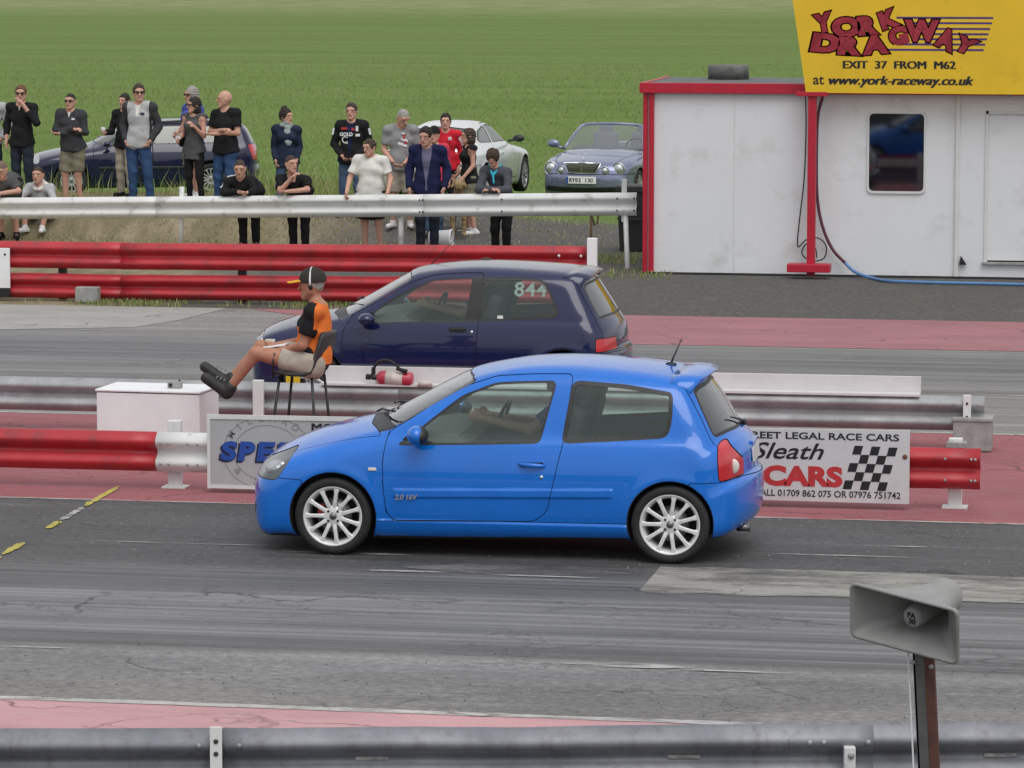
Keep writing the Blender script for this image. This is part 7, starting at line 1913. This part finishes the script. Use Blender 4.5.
def jacket_marks(root, p, k, HF):
    c = p['chest']
    for x, z, w, hh, m_ in ((-.09, .10, .10, .035, 'ink_red'), (.05, .09, .05, .04, 'ink_red'), (.11, .10, .04, .08, 'ink_white'), (.12, .0, .07, .04, 'ink_white'), (-.06, -.12, .06, .03, 'ink_white')):
        mb = MB(); mb.box((c[0] + x, c[1] - .142 - .0 + abs(x) * .22, c[2] + z), (w, .03, hh), Euler((0, 0, x * 2.2)).to_matrix(), .004); mb.build('patch', M[m_], root)
    text_mesh('jacket_text', 'GOLD', .075, M['ink_white'], root, (c[0] - .155, c[1] - .150, c[2] - .01), (math.pi / 2, 0, R(-6)), 0, .003, .004)
    mb = MB(); mb.tube([(c[0] - .07 + .045 * math.cos(a), c[1] - .152, c[2] - .07 + .045 * math.sin(a)) for a in np.linspace(.6, 5.6, 14)], .009, 5); mb.build('emblem', M['ink_white'], root)
    for s_ in 'LR':
        q = p['sho' + s_] * .5 + p['el' + s_] * .5; sx = -1 if s_ == 'L' else 1
        mb = MB(); mb.box((q[0] + sx * .05, q[1] - .045, q[2] + .05), (.03, .03, .10), Euler((0, R(-12 * sx), 0)).to_matrix(), .004); mb.build('patch', M['ink_white'], root)
person('man in a black team jacket covered in white and red lettering', pos(352, 57.4, -.02), R(0), 1.78, dict(elL=(-.29, .05, 1.16), elR=(.29, .05, 1.16), wrL=(-.12, -.15, .98), wrR=(.12, -.15, .98)), top=K['black'], sleeve='long', bottom=K['blue_jeans'], leg='long', shoe=K['black'], hair=M['hair_brown'], build=1.14, mats_top=[K['black'], K['navy']], pick_top=open_front(.05), extras=jacket_marks)
def tee_print(root, p, k, HF):
    c = p['chest']
    for x, z, w, hh, m_ in ((.045, .05, .03, .10, 'ink_red'), (.05, .0, .11, .035, 'ink_white'), (.02, -.07, .15, .04, 'ink_white'), (.07, -.03, .05, .05, 'ink_red'), (.03, .10, .05, .03, 'ink_white')):
        mb = MB(); mb.box((c[0] + x, c[1] - .128, c[2] + z), (w, .03, hh), Euler((0, R(20), 0)).to_matrix(), .006); mb.build('shirt_print', M[m_], root)
person('grey-haired man in a grey printed T-shirt and stone shorts, head bowed', pos(401, 56.6), R(14), 1.84, dict(head=(.03, -.09, 1.62), elL=(-.25, .02, 1.15), wrL=(-.13, -.17, .99), elR=(.25, .02, 1.15), wrR=(.05, -.2, .97)), top=K['grey'], sleeve='short', bottom=K['stone'], leg='shorts', shoe=K['trainer_white'], hair=M['hair_grey'], hair_style='crop', gaze=.5, nod=.55, build=1.1, extras=tee_print)
person('person in a pink red top and black cap, half hidden behind the man in navy', pos(434, 56.3), R(20), 1.63, dict(elL=(-.22, -.05, 1.16), wrL=(-.1, -.2, 1.02)), top=K['pink_red'], sleeve='short', bottom=K['blue_jeans'], leg='long', shoe=K['grey_dark'], hair=M['hair_dark'], hair_style='crop', cap=(K['black'], None), gaze=-.4)
def stripes(root, p, k, HF):
    for s_ in 'R':
        for dx in (-.018, .0, .018):
            q0, q1, q2 = p['sho' + s_] + vec(.0 + dx, -.07, .02), p['el' + s_] + vec(.045 + dx, -.06, 0), p['wr' + s_] + vec(.04 + dx, -.045, 0)
            mb = MB(); mb.tube(catmull([q0, (q0 + q1) / 2 + vec(.035, -.01, 0), q1, q2], 4), .006, 5); mb.build('sleeve_stripe', M['ink_white'], root)
    c = p['chest']; mb = MB()
    for q in (-1, 0, 1): mb.sphere((c[0] + .075 + q * .017, c[1] - .138, c[2] + .09 - abs(q) * .008), (.010, .014, .024), 8)
    mb.box((c[0] + .075, c[1] - .138, c[2] + .062), (.05, .02, .007)); mb.build('chest_emblem', M['ink_white'], root)
person('young man in a bright red track top with white sleeve stripes', pos(446, 57.6, -.02), R(6), 1.68, dict(elL=(-.23, .06, 1.17), elR=(.25, .05, 1.16), wrL=(-.2, -.02, .95), wrR=(.22, -.05, .94)), top=K['red'], sleeve='long', bottom=K['black'], leg='long', shoe=K['black'], hair=M['hair_dark'], extras=stripes, collar=K['red'])
person('woman in a black vest top and grey shorts facing left, with dark bobbed hair', pos(469, 56.6, -.05), R(-62), 1.60, dict(elL=(-.22, .03, 1.17), elR=(.22, .01, 1.17), wrR=(.22, -.16, .99), wrL=(-.2, -.15, 1.0)), top=K['black'], sleeve='none', bottom=K['khaki'], leg='shorts', shoe=K['trainer_white'], hair=M['hair_brown'], hair_style='bob', woman=True)
# --- along the white rail
def rail_pos(px, back=.36):
    P = wline(px); return (P.x, P.y + back, 0.0), P.z + .155
(l_, rz_) = rail_pos(-2, .36)
person('cropped-haired man in a dark grey T-shirt leaning on the rail, left edge of picture', l_, R(4), 1.80, dict(leaning(rz_ + .0, 0), head=(.06, -.44, rz_ + .42), wrL=(-.05, -.5, rz_ + .07), wrR=(.02, -.47, rz_ + .07), elR=(.28, -.30, rz_ + .10)), top=K['grey_dark'], sleeve='short', bottom=K['black'], leg='shorts', shoe=K['black'], hair=M['hair_stubble'], hair_style='crop', nod=.5, gaze=-.4, build=1.15)
SIT = dict(head=(0, -.12, .86), neck=(0, -.05, .70), chest=(0, .02, .52), waist=(0, .08, .32), pelvis=(0, .12, .17), shoL=(-.17, -.04, .65), shoR=(.17, -.04, .65), elL=(-.28, -.20, .48), elR=(.28, -.20, .48), wrL=(.0, -.36, .47), wrR=(-.03, -.33, .45),
           hipL=(-.09, .10, .17), hipR=(.09, .10, .17), knL=(-.19, -.22, .44), knR=(.19, -.22, .44), anL=(-.14, -.34, .075), anR=(.14, -.34, .075), toL=(-.17, -.47, .035), toR=(.17, -.47, .035))
sp = gnd(44, 228, .12); sz = hgt(sp.x, 56.15)
person('boy in a pale grey hoodie and white trainers squatting behind the rail', (sp.x, 56.3, hgt(sp.x, 56.15) - .05), R(-3), 1.78, SIT, top=K['pale_grey'], sleeve='pushed', bottom=K['khaki'], leg='shorts', shoe=K['trainer_white'], hair=M['hair_brown'], hair_style='crop',
       extras=lambda root, p, k, HF: Blob(p['neck'] - .25, p['neck'] + .2, .0095).limb(p['neck'] + vec(-.10, .02, .0), p['neck'] + vec(.0, .06, .05), .05, .055, .03).limb(p['neck'] + vec(.10, .02, 0), p['neck'] + vec(0, .06, .05), .05, .055, .03).limb(p['neck'] + vec(-.1, .02, 0), p['neck'] + vec(-.03, -.10, -.05), .045, .03, .03).limb(p['neck'] + vec(.1, .02, 0), p['neck'] + vec(.03, -.10, -.05), .045, .03, .03).build('hood', K['white'], root))
(l_, rz_) = rail_pos(240)
def sh_stripe(root, p, k, HF):
    for dx in (-.02, 0.0, .02):
        q0, q1 = p['neck'] + vec(-.07, .0, .03), p['shoL'] + vec(-.03 + dx, -.05 + abs(dx), .055); mb = MB(); mb.tube(catmull([q0 + vec(dx, 0, .01), q1, p['shoL'] + vec(-.075 + dx * .3, -.06, -.06), p['elL'] * .6 + p['shoL'] * .4 + vec(-.06 + dx, -.04, .01)], 4), .0075, 5); mb.build('sleeve_stripe', M['ink_white'], root)
person('man in a black tracksuit with white shoulder stripes leaning on the rail', l_, R(-3), 1.76, dict(leaning(rz_, .04), wrR=(.16, -.44, rz_ + .07), elR=(.24, -.36, rz_ + .08)), top=K['black'], sleeve='long', bottom=K['black'], leg='long', shoe=K['black'], hair=M['hair_brown'], hair_style='crop', nod=.25, gaze=.15, extras=sh_stripe)
(l_, rz_) = rail_pos(291)
person('man in a black T-shirt leaning on the rail, chin resting on his fist', l_, R(3), 1.78, dict(leaning(rz_ + .01, .0), elL=(-.17, -.40, rz_ + .07), wrL=(.02, -.48, rz_ + .27), elR=(.22, -.34, rz_ + .09), wrR=(-.06, -.48, rz_ + .07), head=(.0, -.41, rz_ + .46)), top=K['black'], sleeve='short', bottom=K['black'], leg='long', shoe=K['black'], hair=M['hair_brown'], hair_style='crop', gaze=.75)
(l_, rz_) = rail_pos(366, .34)
person('stout man in a white polo shirt and black shorts with both hands on the rail', l_, R(2), 1.68, dict(head=(-.01, -.06, 1.63), elL=(-.32, -.06, 1.16), elR=(.32, -.06, 1.16), wrL=(-.32, -.34, rz_ + .08), wrR=(.32, -.34, rz_ + .08), shoL=(-.20, .0, 1.44), shoR=(.20, 0, 1.44)), top=K['white'], sleeve='short', bottom=K['black'], leg='shorts', shoe=K['black'], hair=M['hair_brown'], gaze=-.55, nod=.1, build=1.28, collar=K['white'])
(l_, rz_) = rail_pos(421, .50)
person('man in a navy jacket over a violet grey shirt standing at the rail', l_, R(2), 1.86, dict(elL=(-.27, .04, 1.17), elR=(.27, .04, 1.17), wrL=(-.24, -.10, .93), wrR=(.24, -.10, .93), head=(-.02, -.06, 1.64)), top=K['navy'], sleeve='long', bottom=K['dark_jeans'], leg='long', shoe=K['black'], hair=M['hair_dark'], gaze=-.25, nod=.2, build=1.12, mats_top=[K['navy'], K['violet_grey']], pick_top=open_front(.055), collar=K['navy'])
(l_, rz_) = rail_pos(494, .36)
def drawcord(root, p, k, HF):
    n0 = p['neck']; B = Blob(n0 - .25, n0 + .25, .009)
    for s_ in (-1, 1): B.limb(n0 + vec(s_ * .085, .0, .03), n0 + vec(s_ * .012, -.115, -.10), .020, .016, .01)
    B.limb(n0 + vec(.0, -.12, -.10), n0 + vec(.015, -.14, -.22), .018, .015, .01); B.build('hood_lining', K['cyan'], root)
person('boy in a slate hoodie with a blue lining, arms folded on the rail', l_, R(-4), 1.62, dict(leaning(rz_ / .91, -.03), head=(-.03, -.24, rz_ / .91 + .56), neck=(-.02, -.14, rz_ / .91 + .41), shoL=(-.19, -.12, rz_ / .91 + .32), shoR=(.17, -.12, rz_ / .91 + .32), chest=(0, -.03, rz_ / .91 + .22), waist=(0, .1, rz_ / .91 + .10)), top=K['slate'], sleeve='long', bottom=K['black'], leg='long', shoe=K['black'], hair=M['hair_brown'], hair_style='mop', nod=.3, extras=drawcord)

# --- a sandy dog among the legs
dx_ = at(459, 232, 56.4).x
t = empty('dog', (dx_, 56.35, hgt(dx_, 56.35)), R(12)); tag(t, 'sandy brown dog standing among the spectators\' legs behind the rail', 'dog')
M['fur'] = mat('fur', (.30, .20, .10), .9, var=.3, scale=16, bstr=.5, bscale=60)
B = Blob((-.35, -.45, 0), (.35, .6, .85), .0095)
B.limb((0, -.16, .52), (0, .12, .51), .125, .110, .05); B.limb((0, .12, .51), (0, .34, .53), .105, .095, .05); B.limb((0, -.20, .57), (0, -.32, .74), .085, .07, .04)
B.ell((0, -.36, .79), (.078, .09, .075), .03); B.limb((0, -.41, .775), (0, -.51, .745), .046, .032, .03)
for s_ in (-1, 1):
    B.limb((s_ * .085, -.16, .48), (s_ * .085, -.15, .27), .05, .034, .03); B.limb((s_ * .085, -.15, .27), (s_ * .085, -.17, .05), .033, .025, .02); B.limb((s_ * .085, -.17, .03), (s_ * .085, -.22, .025), .028, .026, .02)
    B.limb((s_ * .08, .33, .50), (s_ * .09, .27, .33), .08, .048, .04); B.limb((s_ * .09, .27, .33), (s_ * .09, .40, .21), .045, .028, .02); B.limb((s_ * .09, .40, .21), (s_ * .09, .37, .04), .027, .023, .02); B.limb((s_ * .09, .37, .03), (s_ * .09, .31, .025), .028, .026, .02)
    B.limb((s_ * .06, -.34, .86), (s_ * .10, -.36, .76), .028, .018, .01)
B.limb((0, .42, .58), (0, .55, .70), .032, .014, .02); B.wrinkle(.003, 2, 45)
B.build('body', M['fur'], t)
mb = MB(); mb.sphere((0, -.545, .75), (.018, .014, .014), 10); mb.sphere((.035, -.43, .81), (.01, .01, .01), 8); mb.sphere((-.035, -.43, .81), (.01, .01, .01), 8); mb.build('nose', M['ink_black'], t)
mb = MB(); mb.lathe([(.078, -.02), (.084, -.01), (.084, .015), (.076, .02)], (0, -.255, .645), 'z', 20); mb.build('collar', M['ink_red'], t)

# ------------------------------------------------------------ the marshal on the stool
YMR = 32.15
def mp(px, py, dy=0.0):
    v = at(px, py, YMR + dy); return v
so_ = mp(302, 372)
t = empty('bar_stool', (so_.x, YMR, 0), R(-8)); tag(t, 'black tall stool with a curved back, under the seated marshal', 'stool')
sz = so_.z - .01
mb = MB(); secs = []
for i, (x, z, w) in enumerate(((-.21, .0, .17), (-.17, .012, .20), (-.05, -.004, .21), (.08, -.004, .21), (.155, .02, .205), (.20, .09, .20), (.235, .22, .19), (.265, .34, .175), (.275, .375, .15))):
    nx = (0, 0, 0, 0, .5, .85, .95, .95, .95)[i]; tz = math.sqrt(1 - nx * nx); th = .016
    secs.append([(x - .02 * abs(y / w) ** 2 * (1 if i > 4 else 0) + d * nx * -th, y, sz + z + .015 * abs(y / w) ** 3 * (1 if i <= 4 else 0) + d * tz * th) for d, ys in ((-1, np.linspace(-w, w, 9)), (1, np.linspace(w, -w, 9))) for y in ys])
loft(mb, secs); M['stool_black'] = mat('stool_black', (.035, .036, .038), .5, var=.15); mb.build('seat', M['stool_black'], t)
for x0, y0, x1, y1 in ((-.15, -.15, -.245, -.2), (-.15, .15, -.245, .2), (.15, -.15, .21, -.2), (.15, .15, .21, .2)):
    mb = MB(); mb.tube([(x0, y0, sz - .02), (x1, y1, 0)], .0125, 10); mb.build('leg', M['black_plastic'], t)
mb = MB(); zz = .30; pts = [(-.212, -.182, zz), (.188, -.182, zz), (.188, .182, zz), (-.212, .182, zz), (-.212, -.182, zz)]; mb.tube(pts, .011, 8); mb.build('foot_ring', M['black_plastic'], t)
mb = MB(); mb.tube([(-.19, -.2, sz - .03), (-.19, -.215, sz + .10), (-.17, -.21, sz + .19)], .010, 8); mb.build('arm_bar', M['black_plastic'], t)

o_ = mp(302, 372); base = np.array([o_.x, YMR, 0.0])
def jp(px, py, dy=0.0):   # joint read off the picture, relative to the stool's foot
    v = at(px, py, YMR + dy); return np.array([v.x - base[0], dy, v.z])
hd = jp(312.5, 288)
J = dict(head=jp(311.5, 286), neck=jp(318.5, 304), chest=jp(315, 326), waist=jp(314, 346), pelvis=jp(313, 361), shoL=jp(313, 312, -.19), shoR=jp(317, 308, .19), elL=jp(303, 345, -.21), elR=jp(305, 340, .20), wrL=jp(283, 350.5, -.10), wrR=jp(280, 345, .08),
         hipL=jp(311, 364, -.10), hipR=jp(311, 359, .10), knL=jp(256, 353, -.13), knR=jp(261, 347, .12), anL=jp(230, 388, -.10), anR=jp(231, 379, .08), toL=jp(206, 378, -.12), toR=jp(205, 367, .08))
def vest(c, p):
    m_ = np.zeros(len(c), int)
    tv = p['neck'] - p['pelvis']; tv /= np.linalg.norm(tv)
    rel = c - p['pelvis']; u = rel @ tv; ax_ = vec(tv[2], 0, -tv[0]); bk = rel @ ax_           # distance towards the back
    torso = np.abs(c[:, 1]) < .185
    m_[torso & (bk > -.015) & (u > .0)] = 1
    m_[(bk > .030 - .0 * u) & (u > .30)] = 1
    m_[torso & (bk < -.075) & (u > -.05) & (u < .30)] = 1
    return m_
def marshal_kit(root, p, k, HF):
    # headset
    mb = MB(); mb.tube([HF(.100 * math.cos(a), .012, .012 + .140 * math.sin(a)) for a in np.linspace(0, math.pi, 16)], .009, 6); hs_ = mb.build('headset', M['ink_white'], root)
    for s_ in (-1, 1):
        mb = MB(); mb.sphere(tuple(HF(s_ * .086, .012, .0)), (.022, .016, .026), 12); mb.build('ear_cup', M['ink_black'], hs_)
    mb = MB(); mb.tube([HF(-.095, .0, -.01), HF(-.085, -.06, -.045), HF(-.05, -.11, -.05)], .005, 6); mb.build('microphone', M['ink_black'], hs_)
    mb = MB(); mb.box(tuple((p['wrL'] + p['wrR']) / 2 + vec(-.06, 0, .015)), (.22, .16, .012), Euler((0, R(-8), 0)).to_matrix(), .003); mb.build('clipboard', M['ink_white'], root)
    for s_ in 'LR':
        a_, t_ = p['an' + s_], p['to' + s_]; fr_ = (t_ - a_) / np.linalg.norm(t_ - a_); sh_ = (p['kn' + s_] - a_); sh_ = sh_ - fr_ * (sh_ @ fr_); sh_ /= np.linalg.norm(sh_)
        mb = MB()
        for q in (.30, .45, .6): c_ = a_ + (t_ - a_) * q + sh_ * .056; mb.tube([c_ + vec(0, -.035, 0) - sh_ * .012, c_, c_ + vec(0, .035, 0) - sh_ * .012], .005, 5)
        mb.build('laces', K['grey'], root)
        B = Blob(p['an' + s_] - .15, p['an' + s_] + .15, .007); d = p['kn' + s_] - p['an' + s_]; d /= np.linalg.norm(d); B.limb(p['an' + s_], p['an' + s_] + d * .035, .050, .048, .01, cut0=.02, cut1=0); B.build('sock', K['black'], root)
K['boot'] = mat('boot', (.020, .021, .021), .6, var=.4, scale=20, bstr=.4)
HEADW = R(-90)
rt_ = person('marshal in an orange and black shirt, cap and headset, sitting on the tall stool', (base[0], base[1], 0.0), 0.0, 1.78, J, skin='skin_tan', top=K['black'], sleeve='short', bottom=K['stone'], leg='shorts', shoe=K['boot'], hair=M['hair_grey'], hair_style='crop',
             cap=(kc('cap_dark', (.04, .035, .03)), K['yellow']), gaze=HEADW, nod=.05, build=1.22, tfd=(1, 0, 0), boot=1.25, h=.0075, mats_top=[K['black'], K['orange']], pick_top=vest, sitting=True, extras=marshal_kit)

# ------------------------------------------------------------ drivers
def driver(label, car_loc, rz, seat_x, wheel_x, wheel_z, topm, helmet=None):
    # car local: nose at -x, driver on +y side; the person's own front (-y) is turned to the car's -x
    Rz = Matrix.Rotation(rz, 4, 'Z'); P = Vector(car_loc) + Rz @ Vector((seat_x, .36, 0))
    dist = seat_x - wheel_x
    Jd = dict(head=(0, .02, 1.235), neck=(0, .09, 1.08), chest=(0, .08, .90), waist=(0, .03, .72), pelvis=(0, .0, .60), shoL=(-.18, .09, 1.02), shoR=(.18, .09, 1.02), elL=(-.24, -.16, .84), elR=(.23, -.16, .84), wrL=(-.16, -(dist - .06), wheel_z + .02), wrR=(.15, -(dist - .06), wheel_z + .03),
              hipL=(-.09, -.02, .60), hipR=(.09, -.02, .60), knL=(-.12, -.42, .66), knR=(.12, -.42, .66), anL=(-.10, -.72, .38), anR=(.10, -.72, .38), toL=(-.10, -.86, .42), toR=(.10, -.86, .42))
    return person(label, P, rz - math.pi / 2, 1.78, Jd, top=topm, sleeve='short', bottom=K['dark_jeans'], leg='long', shoe=K['black'], hair=M['hair_brown'], sitting=True)
driver('driver in a blue T-shirt with both hands on the wheel of the bright blue car', (-4.963, 27.82, 0), R(.6), .24, -.36, .88, K['blue'])
driver('driver in a dark top at the wheel of the navy car on the far lane', (-7.25, 36.62, 0), R(.8), .30, -.28, .88, K['charcoal'])
